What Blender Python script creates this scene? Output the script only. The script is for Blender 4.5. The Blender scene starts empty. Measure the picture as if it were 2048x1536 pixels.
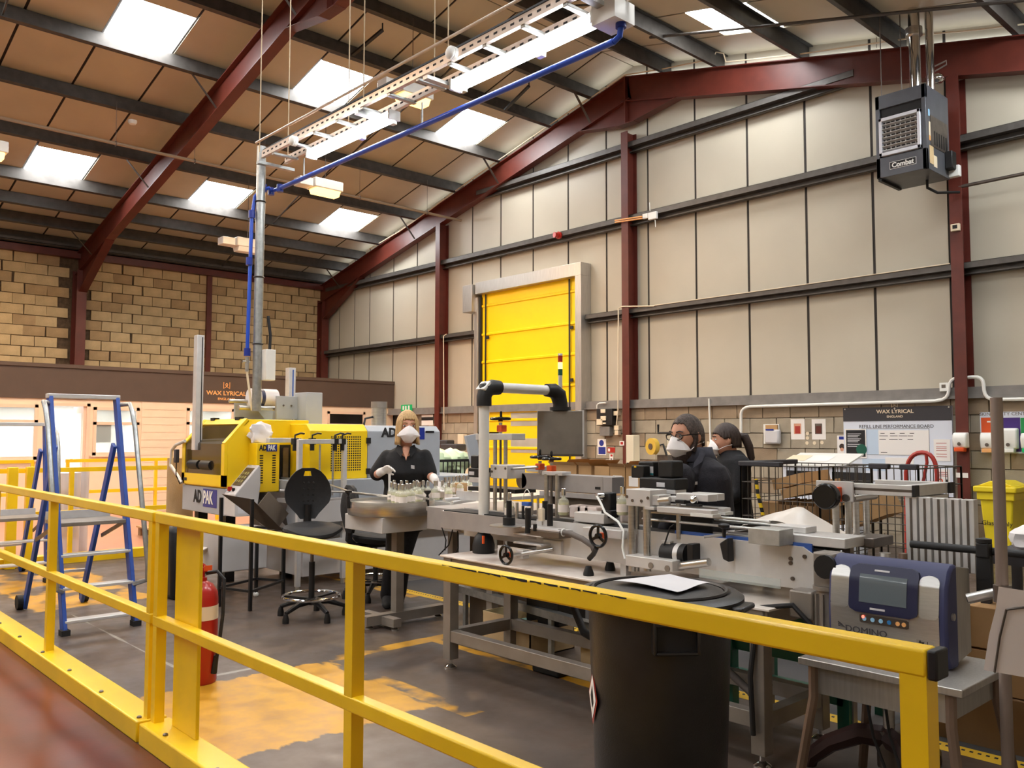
import bpy, bmesh, math, random
from mathutils import Vector, Matrix
random.seed(7)
SC = bpy.context.scene
COL = SC.collection
PI = math.pi

# ------------------------------------------------------------------ camera
FPX, YAW, PITCH, ROLL = 1720.45, math.radians(-47.418), math.radians(3.4555), math.radians(0.093)
CAM = Vector((20.65, -11.7, 1.45))
_f = Vector((math.cos(PITCH)*math.sin(YAW), math.cos(PITCH)*math.cos(YAW), math.sin(PITCH)))
_r = Vector((math.cos(YAW), -math.sin(YAW), 0)); _u = _r.cross(_f)
_c, _s = math.cos(ROLL), math.sin(ROLL)
CR, CU = _c*_r + _s*_u, -_s*_r + _c*_u
cd = bpy.data.cameras.new('camera'); co = bpy.data.objects.new('camera', cd); COL.objects.link(co)
cd.sensor_fit = 'HORIZONTAL'; cd.sensor_width = 36; cd.lens = FPX/2048*36; cd.clip_start = .02; cd.clip_end = 200
co.matrix_world = Matrix(((CR.x, CU.x, -_f.x, CAM.x), (CR.y, CU.y, -_f.y, CAM.y), (CR.z, CU.z, -_f.z, CAM.z), (0, 0, 0, 1)))
SC.camera = co
# ------------------------------------------------------------------ world, exposure, lights
w = bpy.data.worlds.new('world'); SC.world = w; w.use_nodes = True
w.node_tree.nodes['Background'].inputs[0].default_value = (.75, .85, 1, 1)
w.node_tree.nodes['Background'].inputs[1].default_value = 1.0
SC.view_settings.view_transform = 'Standard'; SC.view_settings.look = 'None'
SC.view_settings.gamma = 1; SC.view_settings.use_curve_mapping = False
SC.view_settings.exposure = 0.15
SKYLIGHT, TUBE, SODIUM = 29.0, 28.0, 120.0
WARM = (1.0, .66, .34)

# ------------------------------------------------------------------ measuring: a pixel of the photograph met with a plane of the hall
def ray(x, y): return _f + CR*((x-1024)/FPX) - CU*((y-768)/FPX)
def at(x, y, X=None, Y=None, Z=None):
    d = ray(x, y)
    if X is not None: t = (X-CAM.x)/d.x
    elif Y is not None: t = (Y-CAM.y)/d.y
    else: t = (Z-CAM.z)/d.z
    return CAM + d*t
def roofz(X): return 7.77 - .23*abs(X-11.1)          # top of the rafters

# ------------------------------------------------------------------ mesh helpers
class MB:
    def __init__(s, M=None): s.v = []; s.f = []; s.M = M; s.m = []; s.mi = 0
    def add(s, vs, fs):
        n = len(s.v)
        for p in vs:
            p = Vector(p); s.v.append(s.M @ p if s.M else p)
        for f in fs: s.f.append(tuple(i+n for i in f)); s.m.append(s.mi)
        return s
    def box(s, x0, x1, y0, y1, z0, z1):
        if x0 > x1: x0, x1 = x1, x0
        if y0 > y1: y0, y1 = y1, y0
        if z0 > z1: z0, z1 = z1, z0
        return s.add([(x0,y0,z0),(x1,y0,z0),(x1,y1,z0),(x0,y1,z0),(x0,y0,z1),(x1,y0,z1),(x1,y1,z1),(x0,y1,z1)],
              [(0,3,2,1),(4,5,6,7),(0,1,5,4),(1,2,6,5),(2,3,7,6),(3,0,4,7)])
    def cbox(s, c, sx, sy, sz, R=None):
        vs = []
        for dz in (-.5,.5):
            for dx, dy in ((-.5,-.5),(.5,-.5),(.5,.5),(-.5,.5)):
                p = Vector((dx*sx, dy*sy, dz*sz)); p = R @ p if R else p; vs.append(Vector(c)+p)
        return s.add(vs, [(0,3,2,1),(4,5,6,7),(0,1,5,4),(1,2,6,5),(2,3,7,6),(3,0,4,7)])
    def bar(s, a, b, wd, ht, up=(0,0,1)):
        a, b = Vector(a), Vector(b); d = (b-a).normalized(); up = Vector(up)
        if abs(d.dot(up)) > .99: up = Vector((0,1,0))
        r = d.cross(up).normalized(); u = r.cross(d)
        vs = [p + r*(i*wd/2) + u*(j*ht/2) for p in (a,b) for i,j in ((-1,-1),(1,-1),(1,1),(-1,1))]
        return s.add(vs, [(0,1,2,3)[::-1],(4,5,6,7),(0,1,5,4),(1,2,6,5),(2,3,7,6),(3,0,4,7)])
    def cyl(s, a, b, r, r2=None, n=12, caps=True):
        a, b = Vector(a), Vector(b); r2 = r if r2 is None else r2
        d = (b-a).normalized(); t = Vector((0,0,1)) if abs(d.z) < .9 else Vector((1,0,0))
        e = d.cross(t).normalized(); g = d.cross(e)
        vs = []
        for p, q in ((a,r),(b,r2)):
            for k in range(n):
                an = 2*PI*k/n; vs.append(p + e*(q*math.cos(an)) + g*(q*math.sin(an)))
        fs = [(k, (k+1)%n, n+(k+1)%n, n+k) for k in range(n)]
        if caps: fs += [tuple(range(n))[::-1], tuple(range(n,2*n))]
        return s.add(vs, fs)
    def tube(s, pts, r, n=8, rs=None):
        pts = [Vector(p) for p in pts]; vs = []; prev = None
        for i, p in enumerate(pts):
            d = (pts[min(i+1,len(pts)-1)] - pts[max(i-1,0)]).normalized()
            if prev is None:
                t = Vector((0,0,1)) if abs(d.z) < .9 else Vector((1,0,0)); e = d.cross(t).normalized()
            else: e = (prev - d*prev.dot(d)).normalized()
            prev = e; g = d.cross(e); q = rs[i] if rs else r
            for k in range(n):
                an = 2*PI*k/n; vs.append(p + e*(q*math.cos(an)) + g*(q*math.sin(an)))
        fs = []
        for i in range(len(pts)-1):
            for k in range(n): fs.append((i*n+k, i*n+(k+1)%n, (i+1)*n+(k+1)%n, (i+1)*n+k))
        fs += [tuple(range(n))[::-1], tuple(range((len(pts)-1)*n, len(pts)*n))]
        return s.add(vs, fs)
    def prism(s, poly, ax, a, b):
        """polygon in the two axes other than ax, swept from a to b along ax"""
        def P(p, t): return {'x':(t,p[0],p[1]), 'y':(p[0],t,p[1]), 'z':(p[0],p[1],t)}[ax]
        n = len(poly)
        vs = [P(p,a) for p in poly] + [P(p,b) for p in poly]
        return s.add(vs, [tuple(range(n))[::-1], tuple(range(n,2*n))] + [(k,(k+1)%n,n+(k+1)%n,n+k) for k in range(n)])
    def lathe(s, prof, c=(0,0,0), n=20, axis=(0,0,1)):
        c = Vector(c); d = Vector(axis).normalized(); t = Vector((0,0,1)) if abs(d.z) < .9 else Vector((1,0,0))
        e = d.cross(t).normalized(); g = d.cross(e); vs = []; fs = []
        for r, h in prof:
            for k in range(n):
                an = 2*PI*k/n; vs.append(c + d*h + e*(r*math.cos(an)) + g*(r*math.sin(an)))
        for i in range(len(prof)-1):
            for k in range(n): fs.append((i*n+k, i*n+(k+1)%n, (i+1)*n+(k+1)%n, (i+1)*n+k))
        if prof[0][0] > 1e-4: fs.append(tuple(range(n))[::-1])
        if prof[-1][0] > 1e-4: fs.append(tuple(range((len(prof)-1)*n, len(prof)*n)))
        return s.add(vs, fs)
    def torus(s, c, R, r, axis=(0,0,1), n=24, m=8):
        c = Vector(c); d = Vector(axis).normalized(); t = Vector((0,0,1)) if abs(d.z) < .9 else Vector((1,0,0))
        e = d.cross(t).normalized(); g = d.cross(e); vs = []; fs = []
        for i in range(n):
            a = 2*PI*i/n; o = e*math.cos(a) + g*math.sin(a)
            for k in range(m):
                b = 2*PI*k/m; vs.append(c + o*(R + r*math.cos(b)) + d*(r*math.sin(b)))
        for i in range(n):
            for k in range(m): fs.append((i*m+k, ((i+1)%n)*m+k, ((i+1)%n)*m+(k+1)%m, i*m+(k+1)%m))
        return s.add(vs, fs)
    def ball(s, c, rx, ry=None, rz=None, n=14, m=9):
        ry = rx if ry is None else ry; rz = rx if rz is None else rz; c = Vector(c); vs = []; fs = []
        for i in range(m+1):
            th = PI*i/m
            for k in range(n):
                a = 2*PI*k/n; vs.append(c + Vector((rx*math.sin(th)*math.cos(a), ry*math.sin(th)*math.sin(a), rz*math.cos(th))))
        for i in range(m):
            for k in range(n): fs.append((i*n+k, (i+1)*n+k, (i+1)*n+(k+1)%n, i*n+(k+1)%n))
        return s.add(vs, fs)
    def quad(s, a, b, c, d): return s.add([a,b,c,d], [(0,1,2,3)])
    def ibeam(s, a, b, up, wd, dp, tf=.014, tw=.01):
        a, b = Vector(a), Vector(b); d = (b-a).normalized(); up = Vector(up)
        r = d.cross(up).normalized(); u = r.cross(d); h = dp/2; w = wd/2; t = tw/2
        P = [(-w,-h),(w,-h),(w,-h+tf),(t,-h+tf),(t,h-tf),(w,h-tf),(w,h),(-w,h),(-w,h-tf),(-t,h-tf),(-t,-h+tf),(-w,-h+tf)]
        n = 12; vs = [p + r*i + u*j for p in (a,b) for i, j in P]
        return s.add(vs, [tuple(range(n))[::-1], tuple(range(n,2*n))] + [(k,(k+1)%n,n+(k+1)%n,n+k) for k in range(n)])
    def mesh(s, name):
        me = bpy.data.meshes.new(name); me.from_pydata([tuple(p) for p in s.v], [], s.f); me.update()
        bm = bmesh.new(); bm.from_mesh(me); bmesh.ops.recalc_face_normals(bm, faces=bm.faces); bm.to_mesh(me); bm.free()
        me.shade_smooth(); me.set_sharp_from_angle(angle=math.radians(38))
        return me

def link(name, me, mat=None, parent=None):
    o = bpy.data.objects.new(name, me); COL.objects.link(o)
    if mat is not None and me is not None and not me.materials:
        for m in (mat if isinstance(mat, (list, tuple)) else [mat]): me.materials.append(MAT[m])
    if parent is not None: o.parent = parent
    return o
def obj(name, mb, mat, parent=None, bev=0, seg=2):
    """one mesh object; world coordinates are kept when it becomes a child"""
    me = mb.mesh(name); o = link(name, me, mat)
    if isinstance(mat, (list, tuple)) and any(mb.m):
        me.polygons.foreach_set('material_index', mb.m)
    if parent is not None:
        o.parent = parent; bpy_inv = parent_matrix(parent).inverted(); o.matrix_parent_inverse = bpy_inv
    if bev:
        md = o.modifiers.new('bevel', 'BEVEL'); md.width = bev; md.segments = seg; md.limit_method = 'ANGLE'; md.angle_limit = .7
    return o
def parent_matrix(p):
    M = Matrix.Translation(p.location) @ p.rotation_euler.to_matrix().to_4x4()
    if p.parent: return parent_matrix(p.parent) @ p.matrix_parent_inverse @ M
    return M
def tag(o, label, cat, group=None):
    o['label'] = label; o['category'] = cat
    if group: o['group'] = group
    return o
def thing(name, label, cat, loc=(0,0,0), rz=0, group=None):
    o = bpy.data.objects.new(name, None); COL.objects.link(o); o.empty_display_size = .1
    o.location = loc; o.rotation_euler = (0,0,rz)
    return tag(o, label, cat, group)
def struct(o): o['kind'] = 'structure'; return o
def dup(root, loc, rz=None, label=None, group=None):
    """copy of a thing whose parts were built round its own origin"""
    r = root.copy(); COL.objects.link(r); r.location = loc
    if rz is not None: r.rotation_euler = (0,0,rz)
    if label: r['label'] = label
    if group: r['group'] = group
    for ch in list(root.children):
        c = ch.copy(); COL.objects.link(c); c.parent = r
        for g in list(ch.children):
            d = g.copy(); COL.objects.link(d); d.parent = c
    return r
def text(name, s, size, M, mat, parent, ext=.001, align='CENTER', sx=1.0, bold=0):
    cu = bpy.data.curves.new(name, 'FONT'); cu.body = s; cu.size = size; cu.extrude = ext; cu.align_x = align; cu.align_y = 'CENTER'
    cu.offset = bold; cu.resolution_u = 3
    t = bpy.data.objects.new('tmp', cu); COL.objects.link(t)
    bpy.context.view_layer.update()
    me = bpy.data.meshes.new_from_object(t.evaluated_get(bpy.context.evaluated_depsgraph_get()))
    bpy.data.objects.remove(t); me.materials.clear()
    me.transform(M @ Matrix.Diagonal((sx,1,1,1)))
    o = link(name, me, mat)
    if parent is not None: o.parent = parent; o.matrix_parent_inverse = parent_matrix(parent).inverted()
    return o
def frame(o, ex, ey):
    """matrix with local x along ex, local y along ey, origin o"""
    ex = Vector(ex).normalized(); ez = ex.cross(Vector(ey)).normalized(); ey = ez.cross(ex)
    return Matrix(((ex.x,ey.x,ez.x,o[0]),(ex.y,ey.y,ez.y,o[1]),(ex.z,ey.z,ez.z,o[2]),(0,0,0,1)))
WALLX = lambda p: frame(p, (1,0,0), (0,0,1))     # writing on a face that looks to -Y
SIDEX = lambda p: frame(p, (0,1,0), (0,0,1))     # writing on a face that looks to +X

# ------------------------------------------------------------------ materials
MAT = {}
def srgb(*c): return tuple(((v/255)/12.92 if v/255 <= .04045 else ((v/255+.055)/1.055)**2.4) for v in c)
def mat(name, col, rough=.5, metal=0, var=0, scale=6, col2=None, bump=0, bscale=60, emit=0, trans=0, alpha=1, ior=1.45, coat=0, det=4, lo=.35, hi=.65, stretch=None, spec=None):
    m = bpy.data.materials.new(name); m.use_nodes = True; nt = m.node_tree; N = nt.nodes; L = nt.links
    b = N['Principled BSDF']; b.inputs['Roughness'].default_value = rough; b.inputs['Metallic'].default_value = metal
    b.inputs['IOR'].default_value = ior
    if spec is not None: b.inputs['Specular IOR Level'].default_value = spec
    if coat: b.inputs['Coat Weight'].default_value = coat; b.inputs['Coat Roughness'].default_value = .15
    c = (*col, 1); b.inputs['Base Color'].default_value = c
    if var or col2 or bump:
        tc = N.new('ShaderNodeTexCoord'); src = tc.outputs['Object']
        if stretch:
            mp = N.new('ShaderNodeMapping'); mp.inputs['Scale'].default_value = stretch; L.new(src, mp.inputs['Vector']); src = mp.outputs[0]
    if var or col2:
        nz = N.new('ShaderNodeTexNoise'); nz.inputs['Scale'].default_value = scale; nz.inputs['Detail'].default_value = det; L.new(src, nz.inputs['Vector'])
        rp = N.new('ShaderNodeValToRGB'); rp.color_ramp.elements[0].position = lo; rp.color_ramp.elements[1].position = hi
        rp.color_ramp.elements[0].color = (*(col2 if col2 else [max(0,v*(1-var)) for v in col]), 1)
        rp.color_ramp.elements[1].color = (*(col if col2 else [min(1,v*(1+var)) for v in col]), 1)
        L.new(nz.outputs[0], rp.inputs[0]); L.new(rp.outputs[0], b.inputs['Base Color'])
    if bump:
        n2 = N.new('ShaderNodeTexNoise'); n2.inputs['Scale'].default_value = bscale; n2.inputs['Detail'].default_value = 3; L.new(src, n2.inputs['Vector'])
        bp = N.new('ShaderNodeBump'); bp.inputs['Strength'].default_value = bump; bp.inputs['Distance'].default_value = .01
        L.new(n2.outputs[0], bp.inputs['Height']); L.new(bp.outputs[0], b.inputs['Normal'])
    if emit: b.inputs['Emission Color'].default_value = c; b.inputs['Emission Strength'].default_value = emit
    if trans: b.inputs['Transmission Weight'].default_value = trans
    if alpha < 1: b.inputs['Alpha'].default_value = alpha
    MAT[name] = m; return m
mat('roof_sheet', srgb(190,180,156), .55, 0, .06, 1.2, bump=.05, bscale=200)
mat('roof_backing', srgb(40,32,26), .9)
mat('purlin', srgb(78,74,70), .5, .3, .15, 8)
mat('red_oxide', srgb(94,40,30), .42, 0, .12, 5, bump=.05)
mat('panel', srgb(188,180,162), .5, 0, .03, 1.3, bump=.03, bscale=300)
mat('panel_joint', srgb(52,47,43), .7)
mat('rail_grey', srgb(92,88,84), .45, .35, .12, 9)
mat('cap_grey', srgb(128,124,120), .6, 0, .1, 6)
mat('block_warm', srgb(196,170,128), .92, 0, .14, 3.0, bump=.5, bscale=90)
mat('block_warm_dark', srgb(172,144,106), .92, 0, .14, 3.0, bump=.5, bscale=90)
mat('block_grey', srgb(166,156,138), .92, 0, .1, 4.0, bump=.45, bscale=110)
mat('block_grey_dark', srgb(150,132,110), .92, 0, .1, 4.0, bump=.45, bscale=110)
mat('mortar', srgb(96,78,60), .95, 0, .25, 14, bump=.4)
mat('mortar_grey', srgb(126,114,98), .95, 0, .2, 14, bump=.3)
mat('skylight', (.95,.98,1), .4, emit=SKYLIGHT)
mat('fascia', srgb(84,70,62), .55, 0, .05, 3)
mat('office_white', srgb(236,216,192), .5, 0, .03, 3)
mat('upvc', srgb(232,206,184), .35)
mat('white_paint', srgb(228,226,220), .4, 0, .03, 8)
mat('white_plastic', srgb(235,235,230), .3)
mat('glass_lit', srgb(206,226,232), .05, trans=.0, alpha=.35)
mat('galv', srgb(170,172,170), .38, .85, .12, 25)
mat('steel', srgb(196,193,188), .28, .85, .08, 12, stretch=(1,1,8))
mat('brushed', srgb(188,184,178), .4, .75, .07, 9, stretch=(10,10,.6))
mat('steel_dark', srgb(112,104,98), .38, .8, .12, 12)
mat('frame_grey', srgb(140,132,124), .4, .3, .1, 7)
mat('chrome', (.75,.75,.75), .1, 1)
mat('alu', srgb(216,214,212), .35, .35, .05, 14)
mat('alu_face', srgb(208,204,200), .4, .15, .05, 9)
mat('yellow_paint', srgb(244,200,20), .38, 0, .07, 3, bump=.03, bscale=80, coat=.2)
mat('yellow_machine', srgb(248,206,20), .36, 0, .03, 2, coat=.2)
mat('yellow_door', srgb(255,214,0), .42, 0, .02, 2)
mat('yellow_bin', srgb(236,212,40), .4, 0, .04, 4)
mat('black', srgb(26,25,26), .5, 0, .1, 20)
mat('black_gloss', srgb(20,20,21), .2)
mat('black_rubber', srgb(34,33,34), .7, 0, .1, 30, bump=.1)
mat('bin_black', srgb(40,38,38), .36, 0, .12, 12, bump=.12, bscale=200)
mat('blue_frp', srgb(44,78,160), .45, 0, .08, 8)
mat('blue_pipe', srgb(38,78,190), .3, 0, .05, 5)
mat('blue_dark', srgb(30,50,140), .35)
mat('navy', srgb(58,62,98), .42, 0, .04, 10)
mat('navy_dark', srgb(40,42,70), .35)
mat('screen', srgb(96,104,108), .12, emit=.06)
mat('orange', srgb(226,88,34), .4)
mat('red', srgb(176,36,26), .32, coat=.3)
mat('red_pipe', srgb(176,58,50), .4)
mat('card', srgb(180,142,98), .85, 0, .05, 7)
mat('card_dark', srgb(142,110,76), .85, 0, .06, 7)
mat('paper', srgb(240,236,232), .8)
mat('paper_grey', srgb(206,204,206), .8)
mat('ink', srgb(34,32,34), .7)
mat('gold_letter', srgb(240,176,110), .5)
mat('cream_letter', srgb(230,214,186), .6)
mat('charcoal', srgb(58,56,60), .6)
mat('board', srgb(222,228,240), .4)
mat('board_blue', srgb(196,214,234), .4)
mat('green', srgb(20,150,84), .4, emit=.5)
mat('green_frame', srgb(28,92,74), .45, 0, .05, 8)
mat('red_floor', srgb(112,44,24), .3, 0, .1, 2.2, col2=srgb(88,34,20), bump=.02)
mat('skin', srgb(214,156,128), .55, 0, .05, 12)
mat('black_cloth', srgb(24,23,26), .85, 0, .2, 40, bump=.25, bscale=160)
mat('dark_cloth', srgb(38,36,42), .85, 0, .15, 40, bump=.25, bscale=160)
mat('mask_white', srgb(238,232,230), .8, bump=.05)
mat('glove', srgb(236,228,222), .8, bump=.1)
mat('hair_blonde', srgb(190,154,104), .5, 0, .3, 40, stretch=(5,5,.4), bump=.4, bscale=60)
mat('hair_dark', srgb(56,42,36), .5, 0, .35, 40, stretch=(5,5,.4), bump=.4, bscale=60)
mat('hair_short', srgb(84,72,66), .7, 0, .4, 60, bump=.6, bscale=140)
mat('white_hot', (1,1,.97), .4, emit=TUBE)
mat('sodium_glow', (1,.60,.18), .4, emit=3.2)
mat('gap_light', (.86,.93,1), .4, emit=6)
mat('purple', srgb(70,44,120), .4)
mat('green_board', srgb(40,150,80), .4)
mat('panel_grey_blocks', srgb(176,172,164), .3, 0, .12, 3, det=1)
mat('heater_grey', srgb(92,94,100), .4, .3, .08, 6)
mat('white_cool', srgb(222,224,232), .35)
mat('sky_label', srgb(150,200,236), .5)
mat('pipe_brown', srgb(150,130,108), .5, .2)
mat('tray_warm', srgb(206,190,176), .4, .6, .08, 12)
mat('rope', srgb(190,170,140), .8)
mat('brass', srgb(200,150,90), .3, 1)
mat('worktop', srgb(236,226,216), .25, 0, .1, 2.5, col2=srgb(196,178,166), lo=.3, hi=.55)
mat('pink_floor', srgb(178,124,96), .3, 0, .08, 2.0, bump=.02)
mat('blue_strip', srgb(60,96,170), .4)
mat('clear_plate', srgb(200,210,206), .1, alpha=.35)
mat('brushed_panel', srgb(140,132,122), .5, .7, .1, 7, bump=.03, bscale=300)
mat('beacon_amber', (1,.66,.12), .3, emit=4)
mat('machine_grey', srgb(164,158,154), .42, .15, .06, 8)
mat('machine_brown', srgb(112,100,88), .45, .5, .06, 8)
mat('hose_grey', srgb(96,88,84), .6)
mat('teal', srgb(40,140,150), .5)
mat('galv_face', srgb(186,186,182), .45, .6, .08, 20)
mat('skin_white', srgb(236,218,208), .5)
mat('smoked', srgb(58,48,34), .08, alpha=.82)
mat('grey_machine', srgb(166,170,176), .45, 0, .03, 5)
mat('grey_light', srgb(196,192,190), .45, 0, .03, 5)
mat('brass_key', srgb(150,140,90), .5)
mat('film_grey', srgb(200,196,200), .25, 0, .08, 3, stretch=(6,6,.3))
mat('printer_steel', srgb(206,204,200), .3, .8, .05, 20, stretch=(1,1,14))
mat('leg_brown', srgb(126,106,92), .4, .4, .1, 6)
mat('leg_brown_grey', srgb(142,128,120), .4, .5, .08, 6)
mat('maroon', srgb(54,34,32), .4)
mat('laminate', srgb(246,236,232), .3)
mat('blue_key', srgb(50,120,180), .4)
mat('lamp_red', (1,.12,.08), .3, emit=3)
mat('mat_dark', srgb(74,72,72), .85)
mat('mat_yellow', srgb(222,178,40), .7)
mat('card_pale', srgb(190,164,124), .85, 0, .05, 7)
mat('tissue_green', srgb(130,170,156), .8)
mat('cream_paint', srgb(226,214,188), .5)
mat('tape_yellow', srgb(220,180,70), .3)
mat('bag_green', srgb(214,232,192), .4)
mat('cage_wire', srgb(84,78,72), .45, .5)
mat('film_white', srgb(232,222,210), .35)
def hazard():
    m = bpy.data.materials.new('hazard'); m.use_nodes = True; N = m.node_tree.nodes; L = m.node_tree.links
    tc = N.new('ShaderNodeTexCoord'); wv = N.new('ShaderNodeTexWave'); wv.inputs['Scale'].default_value = 5; wv.bands_direction = 'Z'; L.new(tc.outputs['Object'], wv.inputs[0])
    r = N.new('ShaderNodeValToRGB'); r.color_ramp.interpolation = 'CONSTANT'; r.color_ramp.elements[0].color = (*srgb(20,20,20),1); r.color_ramp.elements[1].position = .5; r.color_ramp.elements[1].color = (*srgb(230,190,20),1)
    L.new(wv.outputs[0], r.inputs[0]); L.new(r.outputs[0], N['Principled BSDF'].inputs[0]); MAT['hazard'] = m
hazard()
# ================================================================== THE HALL
X0, X1, YB = .6, 21.7, -22.0           # block wall face, far side wall, rear end
# ---- floor
def floor_mat():
    m = bpy.data.materials.new('floor_concrete'); m.use_nodes = True; nt = m.node_tree; N = nt.nodes; L = nt.links; b = N['Principled BSDF']
    tc = N.new('ShaderNodeTexCoord'); sp = N.new('ShaderNodeSeparateXYZ'); L.new(tc.outputs['Object'], sp.inputs[0])
    def noise(sc, det=5):
        n = N.new('ShaderNodeTexNoise'); n.inputs['Scale'].default_value = sc; n.inputs['Detail'].default_value = det; L.new(tc.outputs['Object'], n.inputs[0]); return n.outputs[0]
    def math_(op, a, b_=None, c=None):
        k = N.new('ShaderNodeMath'); k.operation = op
        for i, v in enumerate((a, b_, c)):
            if v is None: continue
            if isinstance(v, (int, float)): k.inputs[i].default_value = v
            else: L.new(v, k.inputs[i])
        return k.outputs[0]
    def ramp(v, p0, c0, p1, c1):
        r = N.new('ShaderNodeValToRGB'); r.color_ramp.elements[0].position = p0; r.color_ramp.elements[1].position = p1
        r.color_ramp.elements[0].color = (*c0,1); r.color_ramp.elements[1].color = (*c1,1); L.new(v, r.inputs[0]); return r.outputs[0]
    def mix(f, a, c):
        k = N.new('ShaderNodeMix'); k.data_type = 'RGBA'; L.new(f, k.inputs[0]); L.new(a, k.inputs[6])
        if isinstance(c, tuple): k.inputs[7].default_value = (*c,1)
        else: L.new(c, k.inputs[7])
        return k.outputs[2]
    n1 = noise(.9, 8); n2 = noise(7, 8); n3 = noise(2.6, 6)
    base = ramp(n1, .3, srgb(62,52,46), .7, srgb(98,85,76))
    base = mix(math_('MULTIPLY', ramp_f(N, L, n2, .45, .75), .45), base, srgb(92,70,56))
    # worn yellow paint: soft-edged rectangles eaten away by noise
    def zone(x0, x1, y0, y1, soft, cover, nz):
        ax = math_('SUBTRACT', (x1-x0)/2, math_('ABSOLUTE', math_('SUBTRACT', sp.outputs[0], (x0+x1)/2)))
        ay = math_('SUBTRACT', (y1-y0)/2, math_('ABSOLUTE', math_('SUBTRACT', sp.outputs[1], (y0+y1)/2)))
        d = math_('DIVIDE', math_('MINIMUM', ax, ay), soft)
        inside = math_('MINIMUM', math_('MAXIMUM', d, -1), 1)
        v = math_('ADD', math_('MULTIPLY', inside, .5), math_('ADD', nz, cover-1))
        k = N.new('ShaderNodeMapRange'); k.inputs[1].default_value = .0; k.inputs[2].default_value = .09; L.new(v, k.inputs[0]); return k.outputs[0]
    yel = ramp(n2, .35, srgb(178,128,28), .6, srgb(206,152,40))
    wide = N.new('ShaderNodeMapping'); wide.inputs['Scale'].default_value = (1, 3, 1); L.new(tc.outputs['Object'], wide.inputs[0])
    nw = N.new('ShaderNodeTexNoise'); nw.inputs['Scale'].default_value = 3.0; nw.inputs['Detail'].default_value = 9; L.new(wide.outputs[0], nw.inputs[0])
    for z in ((15.62, 16.95, -10.05, -8.75, .12, .34, nw.outputs[0]), (15.55, 15.78, -8.8, -7.6, .06, .10, n3), (15.9, 17.2, -8.86, -8.62, .06, .06, n3),
              (15.6, 17.4, -7.98, -7.82, .05, .12, n3), (10.2, 12.9, -9.9, -8.6, .2, .10, n3), (10.5, 14.4, -7.2, -6.6, .15, .05, n3)):
        base = mix(zone(*z), base, yel)
    for z in ((13.0, 15.6, -9.56, -9.52, .02, .25, n3), (15.5, 15.56, -9.6, -9.0, .02, .25, n3)):
        base = mix(zone(*z), base, srgb(150,146,138))
    L.new(base, b.inputs['Base Color'])
    L.new(math_('MULTIPLY_ADD', n2, .5, .18), b.inputs['Roughness'])
    bp = N.new('ShaderNodeBump'); bp.inputs['Strength'].default_value = .08; L.new(n2, bp.inputs['Height']); L.new(bp.outputs[0], b.inputs['Normal'])
    MAT['floor_concrete'] = m
def ramp_f(N, L, v, a, c):
    k = N.new('ShaderNodeMapRange'); k.inputs[1].default_value = a; k.inputs[2].default_value = c; L.new(v, k.inputs[0]); return k.outputs[0]
floor_mat()
struct(obj('floor', MB().box(0, X1+.3, YB, .3, -.2, 0), 'floor_concrete'))
struct(obj('floor_walkway', MB().box(8.0, X1, -16, -10.197, 0, .004), 'red_floor'))
struct(obj('floor_office_walkway', MB().box(3.8, 9.86, -16, 0, 0, .004), 'pink_floor'))

# ---- roof: sheets (one metre wide, dark joints), skylights, purlins
ceil = struct(obj('ceiling', MB().prism([(X0-.3, roofz(X0-.3)+.33), (11.1, 7.77+.33), (X1+.1, roofz(X1)+.33), (X1+.1, roofz(X1)+.268), (11.1, 7.77+.268), (X0-.3, roofz(X0-.3)+.268)], 'y', YB, .25), 'roof_backing'))
SKY = []
def sheet(xa, xb, ya, yb, name, m):
    g = .019
    ya, yb = ya+g, yb-g
    za, zb = roofz(xa)+.255, roofz(xb)+.255
    o = obj(name, MB().add([(xa,ya,za),(xb,ya,zb),(xb,yb,zb),(xa,yb,za),(xa,ya,za+.012),(xb,ya,zb+.012),(xb,yb,zb+.012),(xa,yb,za+.012)],
        [(0,3,2,1),(4,5,6,7),(0,1,5,4),(1,2,6,5),(2,3,7,6),(3,0,4,7)]), m, ceil)
    return o
k = 0; y = .15
edges = [.2, -.84] + [-.84-1.005*i for i in range(1, 21)]
for i in range(len(edges)-1):
    yb, ya = edges[i], edges[i+1]
    lit = i % 3 == 1
    for side in (0, 1):
        e = (lambda v: v) if side == 0 else (lambda v: 22.2-v)
        cuts = [(X0-.2, 3.31), (4.29, 7.67), (8.66, 11.09)] if lit else [(X0-.2, 11.09)]
        for a, c in cuts: sheet(min(e(a),e(c)), max(e(a),e(c)), ya, yb, 'roof_panel', 'roof_sheet')
        if lit:
            for a, c in ((3.31,4.29),(7.67,8.66)): sheet(min(e(a),e(c))+.01, max(e(a),e(c))-.01, ya, yb, 'rooflight_panel', 'skylight')
PURL = [10.28, 9.22, 7.76, 6.34, 4.9, 3.44, 2.5, 1.72, .86]
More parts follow.
